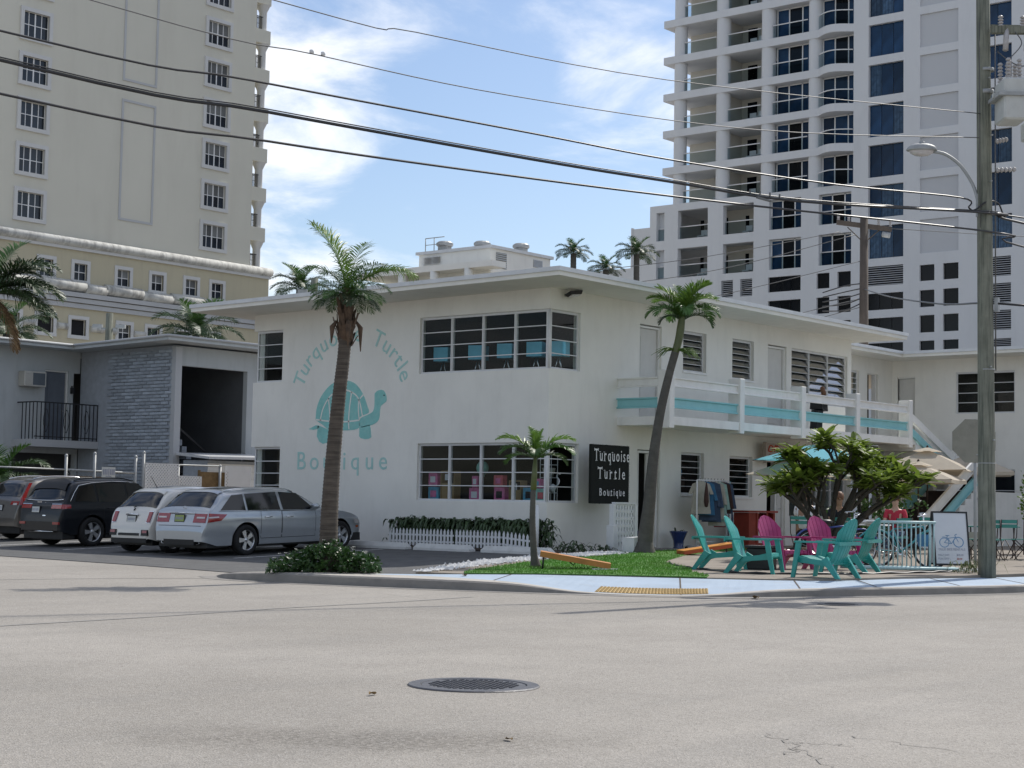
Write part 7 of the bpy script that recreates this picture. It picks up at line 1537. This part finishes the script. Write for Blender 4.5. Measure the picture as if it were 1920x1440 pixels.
# bistro tables and chairs
def bchair(label, x, y, rz, m='bistro_green', g='green folding bistro chairs', P={}):
    """faces +x"""
    if m not in P:
        t = thing('folding_chair', label, 'chair', (x, y, zy(x, y)), rz, g)
        for k in range(4): b = MB(); b.box(-.18 + k * .1, -.18 + k * .1 + .085, -.19, .19, .44, .455); b.build('seat_slat', m, t)
        for z in (.70, .80): b = MB(); b.box(-.235, -.222, -.19, .19, z, z + .075); b.build('back_slat', m, t)
        for s in (-1, 1):
            b = MB(); b.tube([(-.23, s * .2, .88), (-.2, s * .2, .5), (.22, s * .2, 0)], .011, 5); b.build('leg', 'dark_metal', t); b = MB(); b.tube([(.2, s * .18, .44), (-.26, s * .18, 0)], .011, 5); b.build('leg', 'dark_metal', t)
        b = MB(); b.tube([(.12, -.2, .12), (.12, .2, .12)], .009, 5); b.tube([(-.15, -.18, .12), (-.15, .18, .12)], .009, 5); b.build('stretcher', 'dark_metal', t); P[m] = t; return t
    return dup(P[m], (x, y, zy(x, y)), rz, label)
def btable(label, x, y, rz, top='bistro_green', sz=.6, g='green bistro tables'):
    t = thing('bistro_table', label, 'table', (x, y, zy(x, y)), rz, g); b = MB(); b.bbox(-sz / 2, sz / 2, -sz / 2, sz / 2, .70, .725, .008); b.build('table_top', top, t)
    for s in (-1, 1): b = MB(); b.tube([(-.24, s * .2, 0), (.24, s * .2, .70)], .013, 5); b.build('leg', 'dark_metal', t); b = MB(); b.tube([(.24, s * .18, 0), (-.24, s * .18, .70)], .013, 5); b.build('leg', 'dark_metal', t)
    return t
btable('green bistro table just left of the utility pole', 5.3, -8.0, .4); btable('green bistro table just right of the utility pole', 6.2, -8.2, .5); btable('green bistro table at the right edge of the picture', 6.6, -8.9, .3); btable('pale-topped green table behind the bike rack', 3.7, -6.1, .3, 'cloth_white', .9); btable('green table under the plumeria, left of the rented bikes', 4.9, -5.0, .4, 'bistro_green', .8); btable('white-topped table at the back near the stair foot', 8.2, -5.3, .3, 'cloth_white', .8)
for lb, x, y, rz in (('green folding chair nearest the sandwich board', 4.65, -7.75, .4), ('green folding chair between the board and the utility pole', 4.55, -8.25, 1.5), ('green folding chair right beside the utility pole', 4.3, -8.75, .2), ('green folding chair right of the utility pole, side on', 5.3, -8.55, 1.0), ('green folding chair at the right edge by the last table', 5.85, -8.75, 2.2), ('green folding chair left of the seated dark figure', 4.6, -4.15, -.5), ('green folding chair behind the bike rack, left', 2.9, -6.0, .1), ('green folding chair behind the bike rack, right', 3.5, -6.9, 1.2), ('green folding chair beyond the bikes by the white table', 4.6, -6.4, 2.6), ('green folding chair at the back table near the stair', 7.6, -5.6, .6)): bchair(lb, x, y, rz)
bchair('dark brown folding chair against the wing wall behind the utility pole', 8.6, -8.2, 2.6, 'wood_pole', None)
b = MB(); b.box(0, .9, 0, .04, .25, .62); b.box(.03, .07, 0, .04, 0, .25); b.box(.83, .87, 0, .04, 0, .25); tag(b.build('plywood_panel', 'cloth_cream', None, (4.6, -7.4, .22), -.9), 'plain beige panel standing between the bike and the sandwich board', 'panel')
for k, (x, y, z, lb) in enumerate(((3.9, -6.0, .955, 'pale bundle on the white patio table, left'), (3.5, -6.3, .955, 'pale bundle on the white patio table, right'), (4.8, -5.0, .96, 'folded cream cloths on the green table under the plumeria'))):
    t = thing('folded_cloths', lb, 'cloth', (x, y, z), .5 * k); b = MB(); b.bbox(-.22, .22, -.13, .13, 0, .05, .02); b.build('lower_fold', 'cloth_cream', t); b = MB(); b.bbox(-.19, .2, -.12, .11, .05, .11, .02); b.build('upper_fold', 'cloth_white', t)
# bike rack and bikes
t = thing('bike_rack', 'pale blue tubular bike rack at the edge of the patio', 'bike rack', (-2.0, -10.45, .21), radians(129) ); L_ = 1.62
b = MB(); b.tube([(0, 0, .86), (L_ * .62, 0, .86)], .026, 8); b.build('top_bar', 'rack_blue', t)
for k in range(13): b = MB(); x = .03 + k * L_ * .6 / 12; b.tube([(x, 0, .84), (x, 0, .06)], .013, 6); b.build('upright', 'rack_blue', t)
b = MB(); b.tube([(-.35, 0, .05), (L_ * 1.05, 0, .05)], .03, 8); b.tube([(-.3, .45, .05), (L_ * .95, .45, .05)], .03, 8)
for x in (.1, L_ * .62): b.tube([(x, -.08, .05), (x, .5, .05)], .026, 8); b.tube([(x, 0, .05), (x, .0, .86)], .02, 8)
b.build('base_bar', 'rack_blue', t)
def bike(label, loc, rz, m, lean=.1):
    """front wheel towards +x"""
    t = thing('bicycle', label, 'bicycle', loc, rz, 'rental bicycles by the rack'); t.rotation_euler = (lean, 0, rz); r = .33
    for x in (-.52, .52):
        b = MB(); b.lathe([(r + .022 * cos(a), .022 * sin(a)) for a in [2 * pi * k / 8 for k in range(8)]], 40, T(x, 0, r) @ RX(pi / 2), close=True); wo = b.build('wheel', 'tyre', t); b = MB(); b.lathe([(r - .03, -.012), (r - .018, -.012), (r - .018, .012), (r - .03, .012)], 40, T(x, 0, r) @ RX(pi / 2), close=True)
        for k in range(18): a = 2 * pi * k / 18; b.tube([(x, 0, r), (x + (r - .03) * cos(a), 0, r + (r - .03) * sin(a))], .0025, 3, False)
        b.build('rim', 'chrome', wo)
    b = MB(); bb = (-.06, 0, .29); st = (-.20, 0, .72); hd = (.36, 0, .78)
    for p, q, rr_ in ((bb, st, .017), (bb, (.40, 0, .66), .02), (st, hd, .017), ((-.52, 0, r), bb, .011), ((-.52, 0, r), st, .010), (hd, (.40, 0, .62), .019), ((.40, 0, .62), (.52, 0, r), .014)): b.tube([p, q], rr_, 8)
    b.build('frame', m, t)
    b = MB(); b.tube(crom([(.36, .30, .98), (.30, .28, 1.0), (.40, .14, 1.02), (.36, 0, 1.0), (.40, -.14, 1.02), (.30, -.28, 1.0), (.22, -.30, .98)], 4), .012, 6); b.tube([hd, (.36, 0, 1.0)], .014, 6); b.build('handlebar', 'chrome', t)
    b = MB(); b.lathe([(0, .0), (.10, .01), (.13, .04), (.08, .075), (0, .08)], 12, T(-.24, 0, .80) @ Matrix.Diagonal((1.2, .85, 1, 1))); b.tube([st, (-.23, 0, .82)], .013, 6); b.build('saddle', 'black_plastic', t)
    b = MB(); b.lathe([(.03, -.01), (.10, -.008), (.10, .008), (.03, .01)], 20, T(*bb) @ RX(pi / 2), close=True); b.tube([bb, (bb[0] + .12, -.06, bb[2] - .12)], .009, 5); b.tube([bb, (bb[0] - .12, .06, bb[2] + .12)], .009, 5); b.build('crank', 'chrome', t)
    b = MB()
    for x in (-.52, .52): b.tube([(x + (r + .045) * cos(a), 0, r + (r + .045) * sin(a)) for a in [lerp(.2, 2.6, i / 12) for i in range(13)]], .018, 6)
    b.build('mudguard', m, t); b = MB(); b.tube([(-.15, .0, .28), (-.02, .16, .0)], .009, 5); b.build('kickstand', 'chrome', t)
bike('teal rental bicycle parked in the pale blue rack', (-.75, -9.2, .21), radians(-58), 'bike_teal', .06); bike('dark blue rental bicycle behind the turquoise chairs', (-1.2, -8.0, .21), radians(-35), 'bike_blue', .08)
t = thing('bike_basket', 'small blue plastic basket hanging on the bicycle in the rack', 'basket', (-1.05, -9.75, .62), .6); b = MB(); b.add([(-.11, -.08, 0), (.11, -.08, 0), (.11, .08, 0), (-.11, .08, 0), (-.15, -.11, .22), (.15, -.11, .22), (.15, .11, .22), (-.15, .11, .22)], [(3, 2, 1, 0), (0, 1, 5, 4), (1, 2, 6, 5), (2, 3, 7, 6), (3, 0, 4, 7)]); b.build('basket', 'cloth_blue', t)
# sandwich board
t = thing('sandwich_board', 'white sandwich board with a blue bicycle drawing and rental prices', 'sign', (-1.25, -10.35, .205), radians(-48)); W_, H_ = .66, 1.10
def brd(s, name):
    M = T(0, s * .27, 0) @ RX(s * .235); b = MB(); o = b
    for (x0, x1, z0, z1) in ((-W_ / 2, -W_ / 2 + .03, 0, H_), (W_ / 2 - .03, W_ / 2, 0, H_), (-W_ / 2 + .03, W_ / 2 - .03, H_ - .03, H_), (-W_ / 2 + .03, W_ / 2 - .03, .10, .13)): b.box(x0, x1, -.015, .015, z0, z1, M)
    f = b.build('frame', 'black_plastic', t); p = MB(); p.box(-W_ / 2 + .03, W_ / 2 - .03, -.006, .006, .13, H_ - .03, M); p.build('panel', 'board_white', f); return M
Mf = brd(-1, 'front'); brd(1, 'back'); b = MB(); b.tube([(W_ / 2 - .01, -.15, .62), (W_ / 2 - .01, .15, .62)], .008, 5); b.tube([(-W_ / 2 + .01, -.15, .62), (-W_ / 2 + .01, .15, .62)], .008, 5); b.build('spreader', 'black_plastic', t)
b = MB()
def ring2(cx_, cz_, r, wd): 
    n = 24; V = []
    for k in range(n): a = 2 * pi * k / n; V += [(cx_ + (r - wd) * cos(a), -.008, cz_ + (r - wd) * sin(a)), (cx_ + (r + wd) * cos(a), -.008, cz_ + (r + wd) * sin(a))]
    b.add(V, [(2 * k, 2 * k + 1, (2 * k + 3) % (2 * n), (2 * k + 2) % (2 * n)) for k in range(n)], Mf)
def line2(P, wd):
    for (x0, z0), (x1, z1) in zip(P, P[1:]):
        d = Vector((x1 - x0, 0, z1 - z0)); e = Vector((-d.z, 0, d.x)).normalized() * wd; A, B_ = Vector((x0, -.0085, z0)), Vector((x1, -.0085, z1)); b.add([A - e, B_ - e, B_ + e, A + e], [(0, 1, 2, 3)], Mf)
ring2(-.13, .52, .085, .007); ring2(.13, .53, .09, .009); line2([(-.13, .52), (-.06, .60), (.08, .62), (.0, .50), (-.13, .52)], .006); line2([(-.06, .60), (.0, .50)], .006); line2([(.13, .53), (.07, .66), (.11, .68)], .006); line2([(-.08, .60), (-.065, .645), (-.10, .65), (-.03, .65)], .007); line2([(-.17, .62), (-.13, .625), (-.08, .61)], .005); b.build('bicycle_drawing', 'ink_blue', t)
def board_text(s, x, z, size, m, al='CENTER', xs=.9):
    me = text_mesh(s, size, m, .0006, al, xs); o = link('lettering', me, t); o.matrix_local = Mf @ T(x, -.009, z) @ RX(pi / 2)
board_text('OLLIE BIKE RENTALS', 0, .375, .062, 'ink_grey', xs=.86); board_text('HALF DAY', -.26, .275, .05, 'ink_grey', 'LEFT'); board_text('$20.00', .08, .275, .05, 'ink_grey', 'LEFT'); board_text('FULL DAY', -.26, .205, .05, 'ink_grey', 'LEFT'); board_text('$8.00', .08, .205, .05, 'ink_red', 'LEFT')
# ================================================================== UTILITY POLE, LAMP, STOP SIGN, WIRES
PXY = Vector((-2.86, -11.80, 0))
up = thing('utility_pole', 'weathered greenish wooden utility pole at the sidewalk edge on the right', 'utility pole', (PXY.x, PXY.y, .15))
b = MB(); b.tube([(0, 0, -.1), (0, 0, 1.5), (-.01, .02, 5.2), (-.02, .04, 9), (-.03, .06, 12.5)], [.150, .146, .132, .120, .108], 20); b.build('pole', 'pole_wood', up)
b = MB()
for z, a in ((2.1, .2), (2.35, 2.9), (3.6, 2.5), (6.8, 2.6), (7.6, 2.7), (8.6, 2.4)): b.cyl((.13 * cos(a + 1.5), .13 * sin(a + 1.5), z), (.18 * cos(a + 1.5), .18 * sin(a + 1.5), z), .014, n=6)
b.lathe([(.145, 1.95), (.148, 1.95), (.148, 1.965), (.145, 1.965)], 20, close=True); b.lathe([(.14, 3.55), (.144, 3.55), (.144, 3.57), (.14, 3.57)], 20, close=True); b.lathe([(.125, 8.35), (.135, 8.35), (.135, 8.42), (.125, 8.42)], 20, close=True); b.lathe([(.125, 8.75), (.135, 8.75), (.135, 8.80), (.125, 8.80)], 20, close=True); b.build('band', 'galv', up)
b = MB(); b.tube([(.10, -.12, 3.55), (.10, -.12, 9.5)], .012, 5); b.tube([(-.14, .05, 6.0), (-.14, .06, 9.6)], .008, 5); b.build('conduit', 'wire_grey', up)
b = MB(); b.box(.02, .09, -.20, -.13, 4.55, 4.80); b.build('meter_box', 'galv', up)
rv, fv = Vector((.635, -.772, 0)), Vector((.772, .635, 0))
def wl(dx, df, z): return tuple(rv * dx + fv * df + Vector((0, 0, z)))
# street lamp on a curved arm
t = thing('street_lamp', 'grey cobra head street lamp on a curved arm fixed to the utility pole', 'street lamp', (PXY.x, PXY.y, 6.6)); b = MB(); b.tube(crom([wl(-.14, 0, .0), wl(-.22, .05, .32), wl(-.42, .1, .66), wl(-.66, .15, .86), wl(-.86, .2, .92)], 5), .030, 8); b.box(-.03, .03, -.03, .03, -.25, .15, T(*wl(-.145, 0, 0)) @ RZ(RIGHT)); b.build('arm', 'galv', t)
Ml = T(*wl(-1.06, .24, .95)) @ RZ(atan2((-rv + fv * .22).y, (-rv + fv * .22).x)) @ RY(-.02); b = MB(); b.lathe([(0, .11), (.09, .105), (.15, .07), (.18, 0), (.17, -.015), (0, -.015)], 20, Ml @ Matrix.Diagonal((1.5, .9, 1, 1))); b.lathe([(0, .05), (.05, .05), (.05, 0), (0, 0)], 10, Ml @ T(.0, 0, .1)); b.build('housing', 'galv', t); b = MB(); b.lathe([(.155, -.016), (.14, -.06), (.08, -.10), (0, -.115)], 18, Ml @ Matrix.Diagonal((1.4, .85, 1, 1))); b.build('lens', 'lamp_clear', t)
# stop sign seen from behind
t = thing('stop_sign', 'grey back of an octagonal stop sign behind the utility pole', 'sign', (PXY.x + .95, PXY.y + .64, .17), RIGHT); b = MB(); b.cyl((0, 0, 0), (0, 0, 2.75), .028, n=8); b.build('post', 'galv', t); b = MB(); rr_ = .385 / cos(pi / 8); b.prism([(rr_ * cos(pi / 8 + k * pi / 4), rr_ * sin(pi / 8 + k * pi / 4)) for k in range(8)], .03, .036, T(-.03, 0, 2.36) @ RX(pi / 2) @ T(0, 0, -.0)); b.build('plate', 'sign_back', t)
# transformer gear
t = thing('transformer_bank', 'grey switch boxes with ribbed insulators mounted high on the utility pole', 'transformer', (PXY.x, PXY.y, 7.9)); M0 = RZ(RIGHT)
b = MB(); b.bbox(.10, .50, -.75, -.15, .0, .72, .03, M0); b.box(-.02, .10, -.5, -.42, .42, .5, M0); b.build('switch_tank', 'transformer_grey', t)
b = MB(); b.box(.0, .56, -.80, -.10, .40, .46, M0); b.build('band', 'galv', t)
b = MB(); b.bbox(.62, 1.6, -.55, .1, -.22, .10, .02, M0); b.cyl(M0 @ Vector((.72, -.3, .3)), M0 @ Vector((.72, -.3, .95)), .15, n=14); b.build('regulator_tank', 'transformer_grey', t)
def insul(p, d, n, r, ln, bb):
    for k in range(n): q = p + d * (ln * k / n); bb.tube([q, q + d * ln / n * .35, q + d * ln / n * .9], [r * .45, r, r * .5], 10)
for k, (x, y) in enumerate(((.16, -.3), (.26, -.5), (.30, -.25), (.40, -.6), (.44, -.2), (.20, -.65))): b = MB(); insul(M0 @ Vector((x, y, .72)), Vector((0, 0, 1)), 6, .048, .36, b); b.build('insulator', 'insulator', t)
b = MB(); insul(M0 @ Vector((.72, -.3, .95)), Vector((0, 0, 1)), 5, .10, .32, b); b.build('insulator', 'insulator', t); b = MB()
insul(M0 @ Vector((.14, -.1, -.25)), M0 @ Vector((.85, .1, .2)), 4, .05, .25, b); b.build('insulator', 'insulator', t); b = MB(); insul(M0 @ Vector((.14, -.1, -.75)), M0 @ Vector((1, .1, .08)), 5, .05, .36, b); b.build('insulator', 'insulator', t)
b = MB(); b.box(.05, 1.7, -.25, -.13, 1.62, 1.74, M0); b.box(.05, 1.7, .13, .25, 1.75, 1.87, M0); b.build('crossarm', 'pole_wood', t)
for k in range(4): b = MB(); insul(M0 @ Vector((.2 + k * .38, -.19, 1.74)), Vector((0, 0, 1)), 4, .05, .2, b); b.cyl(M0 @ Vector((.25 + k * .36, -.3, 1.3)), M0 @ Vector((.3 + k * .36, -.2, 1.7)), .05, n=8); b.build('cutout', 'insulator', t)
b = MB()
for p in (((.72, -.3, 1.27), (.85, -.3, 1.5), (.6, -.2, 1.8)), ((.9, -.2, .0), (1.1, -.4, .6), (.9, -.2, 1.5), (1.3, -.2, 1.9)), ((.26, -.5, 1.1), (.5, -.4, 1.4), (.4, -.2, 1.7)), ((.14, -.2, 1.3), (.5, -.4, 1.0), (1.2, -.3, 1.2))): b.tube(crom([M0 @ Vector(q) for q in p], 6), .010, 5)
b.build('jumper', 'wire_grey', t)
GW = 'overhead cables leaving the utility pole to the left'
def wire(label, pts, r, m='wire_black', g=GW, n=5):
    P = [Vector(p) for p in pts]; d = (P[0] - P[1]); ext = P[0] + d.normalized() * 14 + Vector((0, 0, .8)); b = MB(); b.tube(crom([ext] + P, 6), r, n); return tag(b.build('overhead_cable', m), label, 'cable', g)
wire('thin topmost wire crossing the sky', [(-16.1, -8.16, 7.59), (-14.06, -8.72, 7.55), (-9.83, -9.89, 7.6), (-2.98, -11.76, 8.14)], .008, 'wire_grey')
o = wire('thin second wire carrying a small white clamp', [(-18.44, -7.52, 7.14), (-15.49, -8.33, 6.99), (-12.53, -9.14, 6.93), (-8.05, -10.37, 7.11), (-3.05, -11.75, 7.71)], .008, 'wire_grey')
b = MB()
for dx in (-.08, .08): b.lathe([(0, -.03), (.03, -.02), (.03, .02), (0, .03)], 8, T(-15.49 + dx, -8.33 - dx * .28, 7.02))
b.build('clamp', 'hdpe_white', o)
wire('black cable that dips in a loop before the utility pole', [(-19.47, -7.24, 6.58), (-16.39, -8.08, 6.51), (-12.17, -9.24, 6.45), (-9.81, -9.89, 6.41), (-6.48, -10.81, 6.46), (-3.51, -11.62, 6.61), (-3.3, -11.68, 6.46), (-3.15, -11.72, 6.44), (-2.95, -11.85, 6.60), (-2.6, -11.9, 6.62), (-2.4, -11.95, 6.40), (-1.9, -12.06, 6.45), (6, -14.2, 6.5)], .015)
wire('thickest black bundled cable sweeping past the utility pole', [(-19.45, -7.24, 6.24), (-16.17, -8.15, 6.14), (-12.16, -9.25, 6.08), (-9.8, -9.89, 6.08), (-7.16, -10.62, 6.1), (-2.75, -11.96, 6.41), (-1.89, -12.1, 6.34), (7, -14.6, 6.2)], .022)
wire('black lashing wire running along the top of the thick cable', [(-19.45, -7.24, 6.275), (-16.17, -8.15, 6.178), (-12.16, -9.25, 6.116), (-9.8, -9.89, 6.116), (-7.16, -10.62, 6.136), (-2.75, -11.96, 6.446)], .009)
wire('lowest black cable of the bundle', [(-19.44, -7.25, 5.85), (-16.16, -8.15, 5.77), (-12.15, -9.25, 5.81), (-8.25, -10.32, 5.91), (-2.6, -12.0, 6.08), (-1.89, -12.1, 5.92), (7, -14.6, 5.6)], .017)
b = MB()
for k in range(4): b.box(-8.2 + k * .2, -8.18 + k * .2, -10.35 - k * .055, -10.33 - k * .055, 6.10, 6.16)
b.box(-8.15, -7.75, -10.45, -10.42, 6.02, 6.05); tag(b.build('cable_closure', 'wire_grey'), 'small splice hardware on the thick cable left of the far pole', 'cable closure')
# second pole behind the boutique
t = thing('utility_pole', 'distant dark utility pole with a crossarm behind the boutique roof', 'utility pole', (22.4, 3.9, .2)); b = MB(); b.tube([(0, 0, 0), (0, 0, 6), (0, 0, 11.2)], [.20, .165, .135], 14); b.build('pole', 'pole_dark', t)
b = MB(); b.box(-.95, .95, -.05, .05, -.08, .08, T(0, 0, 10.9) @ RZ(radians(-52)) @ RY(.12)); b.tube([(0, 0, 10.3), (.35, -.45, 10.8)], .02, 5); b.tube([(0, 0, 10.3), (-.35, .45, 10.85)], .02, 5); b.build('crossarm', 'pole_dark', t)
for k, s_ in enumerate((-1.0, -.6, .55, 1.0)): b = MB(); p = T(0, 0, 10.9) @ RZ(radians(-52)) @ RY(.12) @ Vector((s_ * .9, 0, .08)); insul(Vector(p), Vector((0, 0, 1)), 4, .06, .22, b); b.build('insulator', 'insulator', t)
b = MB(); b.cyl((.38, -.5, 10.62), (.55, -.7, 10.58), .10, n=10); b.build('fuse_barrel', 'galv', t); b = MB()
for k in range(5): z = 8.9 - k * .16; b.tube(crom([(0, 0, z), (-.4, .5, z - .1 - .05 * k), (-.9, 1.1, z - .35)], 5), .022, 5)
b.build('drop_bundle', 'wire_black', t)
GW2 = 'thin wires of the distant utility pole'
for k, (lb, p) in enumerate((('upper thin wire from the distant pole towards the palm roof', [(22.0, 4.6, 10.9), (19, 9, 9.9), (15.5, 14, 9.2)]), ('second thin wire from the distant pole towards the palm roof', [(22.3, 4.2, 10.8), (18, 8, 9.2), (13, 13, 8.2)]), ('third thin wire from the distant pole', [(22.4, 3.9, 9.9), (18, 8, 8.3), (13, 12, 7.2)]), ('low thin wire from the distant pole to the roof', [(22.4, 3.9, 8.6), (18, 7, 7.2), (14, 9.5, 6.5)]), ('lowest thin wire from the distant pole to the roof', [(22.4, 3.9, 8.3), (18.5, 6.6, 7.0), (15, 9, 6.45)]), ('thin wire leaving the distant crossarm to the right', [(22.8, 3.2, 11.0), (26, -4, 10.4), (30, -14, 10.2)]))):
    b = MB(); b.tube(crom(p, 8), .012, 4); tag(b.build('service_wire', 'wire_grey'), lb, 'wire', GW2)
b = MB(); b.tube(crom([(22.4, 3.9, 8.9), (16, -.15, 7.75), (10, -3.9, 6.75), (3, -8.3, 5.65), (-2.8, -11.95, 4.85), (-1, -13, 4.8)], 8), .02, 5); tag(b.build('service_wire', 'wire_black'), 'dark wire running from the distant pole to the meter box', 'wire', GW2)
for x, y, z, lb in ((12.31, 20.57, 9.3, 'short pole with twin floodlights behind the boutique roof'), (8.2, 27.0, 8.0, 'pole with brackets and lamps behind the grey motel roof')):
    t = thing('light_pole', lb, 'light pole', (x, y, .2)); b = MB(); b.cyl((0, 0, 0), (0, 0, z - .2), .17, .13, n=12); b.build('pole', 'pole_wood', t); b = MB()
    for s_ in (-1, 1): b.box(-.17 + s_ * .42, .17 + s_ * .42, -.1, .1, z - .75, z - .62, RZ(RIGHT)); b.box(min(0, s_ * .3), max(0, s_ * .3), -.03, .03, z - .8, z - .74, RZ(RIGHT))
    b.build('floodlight', 'galv', t)
# ================================================================== PEOPLE
def skin_body(name, verts, edges, m, root, lvl=1):
    """verts: list of (pos, radius) ; continuous skinned surface"""
    me = bpy.data.meshes.new(name); me.from_pydata([v[0] for v in verts], edges, []); o = bpy.data.objects.new(name, me); COL.objects.link(o)
    md = o.modifiers.new('skin', 'SKIN'); md.use_smooth_shade = True
    for i, sv in enumerate(me.skin_vertices[0].data): sv.radius = (verts[i][1],) * 2 if not isinstance(verts[i][1], tuple) else verts[i][1]; sv.use_root = (i == 0)
    sb = o.modifiers.new('sub', 'SUBSURF'); sb.levels = lvl; sb.render_levels = lvl
    bpy.context.view_layer.update(); m2 = bpy.data.meshes.new_from_object(o.evaluated_get(bpy.context.evaluated_depsgraph_get())); bpy.data.objects.remove(o); m2.materials.clear(); m2.materials.append(MATS[m])
    for p in m2.polygons: p.use_smooth = True
    m2.name = name; return link(name, m2, root)
def person(label, loc, rz, shirt, pants, hair, skinm='skin', pose='sit', sc=1.0, lean=.0, longhair=False):
    """facing local +x; seated hip height 0.47"""
    t = thing('person', label, 'person', loc, rz); t.scale = (sc,) * 3; hz = .50 if pose == 'sit' else .92
    sp_ = [((0, 0, hz), (.13, .16)), ((.0 + lean * .25, 0, hz + .22), (.115, .15)), ((lean * .6, 0, hz + .43), (.11, .17)), ((lean * .85, 0, hz + .54), (.06, .06)), ((lean * 1.0 + .02, 0, hz + .62), (.055, .055)), ((lean * 1.05 + .03, 0, hz + .70), (.085, .078)), ((lean * 1.08 + .03, 0, hz + .79), (.088, .078)), ((lean * 1.08 + .02, 0, hz + .85), (.05, .05))]
    E = [(0, 1), (1, 2), (2, 3), (3, 4), (4, 5), (5, 6), (6, 7)]; V = list(sp_)
    sh = Vector(sp_[2][0]) + Vector((0, 0, .06))
    for s in (-1, 1):
        i0 = len(V); V += [((sh.x, s * .19, sh.z), .052), ((sh.x + (.10 if pose == 'sit' else .16), s * .235, sh.z - .24), .043), ((sh.x + .30, s * .16, sh.z - (.30 if pose == 'sit' else .22)), .033), ((sh.x + .37, s * .13, sh.z - (.30 if pose == 'sit' else .20)), (.018, .035))]
        E += [(2, i0), (i0, i0 + 1), (i0 + 1, i0 + 2), (i0 + 2, i0 + 3)]; h = len(V) - 1; hp = Vector(V[h][0])
        for f in range(4): V.append(((hp.x + .07 + .01 * (f in (1, 2)), hp.y + (f - 1.5) * .019, hp.z - .02), .009)); E.append((h, len(V) - 1))
        V.append(((hp.x + .02, hp.y - s * .05, hp.z), .010)); E.append((h, len(V) - 1))
        i0 = len(V)
        if pose == 'sit': V += [((.02, s * .10, hz - .02), .085), ((.42, s * .13, hz - .01), .062), ((.44, s * .13, .08), .040), ((.56, s * .14, .03), (.03, .04))]
        else: V += [((.0, s * .10, hz - .08), .088), ((.03, s * .11, .50), .06), ((.0, s * .11, .09), .04), ((.14, s * .12, .03), (.03, .04))]
        E += [(0, i0), (i0, i0 + 1), (i0 + 1, i0 + 2), (i0 + 2, i0 + 3)]
    skin_body('body', V, E, skinm, t)
    grow = lambda v, g: (v[0], tuple(x + g for x in v[1]) if isinstance(v[1], tuple) else v[1] + g)
    na = 8 + 9; C_ = [grow(V[0], .012), grow(V[1], .014), grow(V[2], .014), ((Vector(V[2][0]) * .5 + Vector(V[3][0]) * .5)[:], .075)]; CE = [(0, 1), (1, 2), (2, 3)]
    for s in range(2):
        i0 = len(C_); base = 8 + s * 13; C_ += [grow(V[base], .016), ((Vector(V[base][0]).lerp(Vector(V[base + 1][0]), .75))[:], .058)]; CE += [(2, i0), (i0, i0 + 1)]
    skin_body('shirt', C_, CE, shirt, t)
    C_ = [((0, 0, hz), (.14, .17)), ((0, 0, hz + .08), (.125, .155))]; CE = [(0, 1)]
    for s in range(2):
        base = 8 + s * 13 + 9; i0 = len(C_); C_ += [grow(V[base], .014), grow(V[base + 1], .014), ((Vector(V[base + 1][0]).lerp(Vector(V[base + 2][0]), .85))[:], .05)]; CE += [(0, i0), (i0, i0 + 1), (i0 + 1, i0 + 2)]
    skin_body('trousers', C_, CE, pants, t)
    hd = Vector(sp_[6][0]); b = MB(); b.lathe([(0, .125), (.06, .115), (.098, .07), (.105, .0), (.095, -.06 if not longhair else -.20), (.06, -.08 if not longhair else -.26)], 14, T(hd.x - .018, 0, hd.z) @ RY(-.35)); b.build('hair', hair, t)
    b = MB(); b.lathe([(0, .02), (.012, .012), (.016, -.012), (0, -.018)], 8, T(hd.x + .098, 0, hd.z - .03)); [b.lathe([(0, .025), (.012, .02), (.014, -.015), (0, -.025)], 8, T(hd.x + .0, s * .085, hd.z - .02)) for s in (-1, 1)]; b.build('nose_and_ears', skinm, t)
    b = MB(); [b.lathe([(0, .008), (.010, 0), (0, -.008)], 8, T(hd.x + .088, s * .033, hd.z + .002)) for s in (-1, 1)]; b.box(hd.x + .086, hd.x + .090, -.022, .022, hd.z - .074, hd.z - .068); b.build('eyes_and_mouth', 'hair_dark', t); return t
person('person in a white top and dark skirt seated with the back turned under the plumeria', (3.6, -4.55, .22), .2, 'cloth_white', 'cloth_black', 'hair_dark', 'skin', 'sit', 1.1, .22)
person('person with folded tanned arms seated at the table behind the pink chairs', (5.5, -4.4, .22), radians(215), 'cloth_black', 'cloth_denim', 'hair_brown', 'skin', 'sit', 1.05, .12)
person('person in a red top with reddish hair seated beyond the bike rack', (5.75, -5.75, .22), radians(200), 'cloth_red', 'cloth_denim', 'hair_brown', 'skin_light', 'sit', 1.05, .10)
person('person with brown hair leaning over the balcony rail', (10.55, -1.02, 3.40), radians(-100), 'cloth_cream', 'cloth_denim', 'hair_brown', 'skin_light', 'stand', .66, .18, True)
for (x, y) in ((3.6, -4.55), (5.5, -4.4), (5.75, -5.75)): bchair({3.6: 'green folding chair under the person in white', 5.5: 'green folding chair under the person with folded arms', 5.75: 'green folding chair under the person in red'}[x], x - .06 * (1 if x < 4 else -1), y, .2 if x < 4 else radians(208))
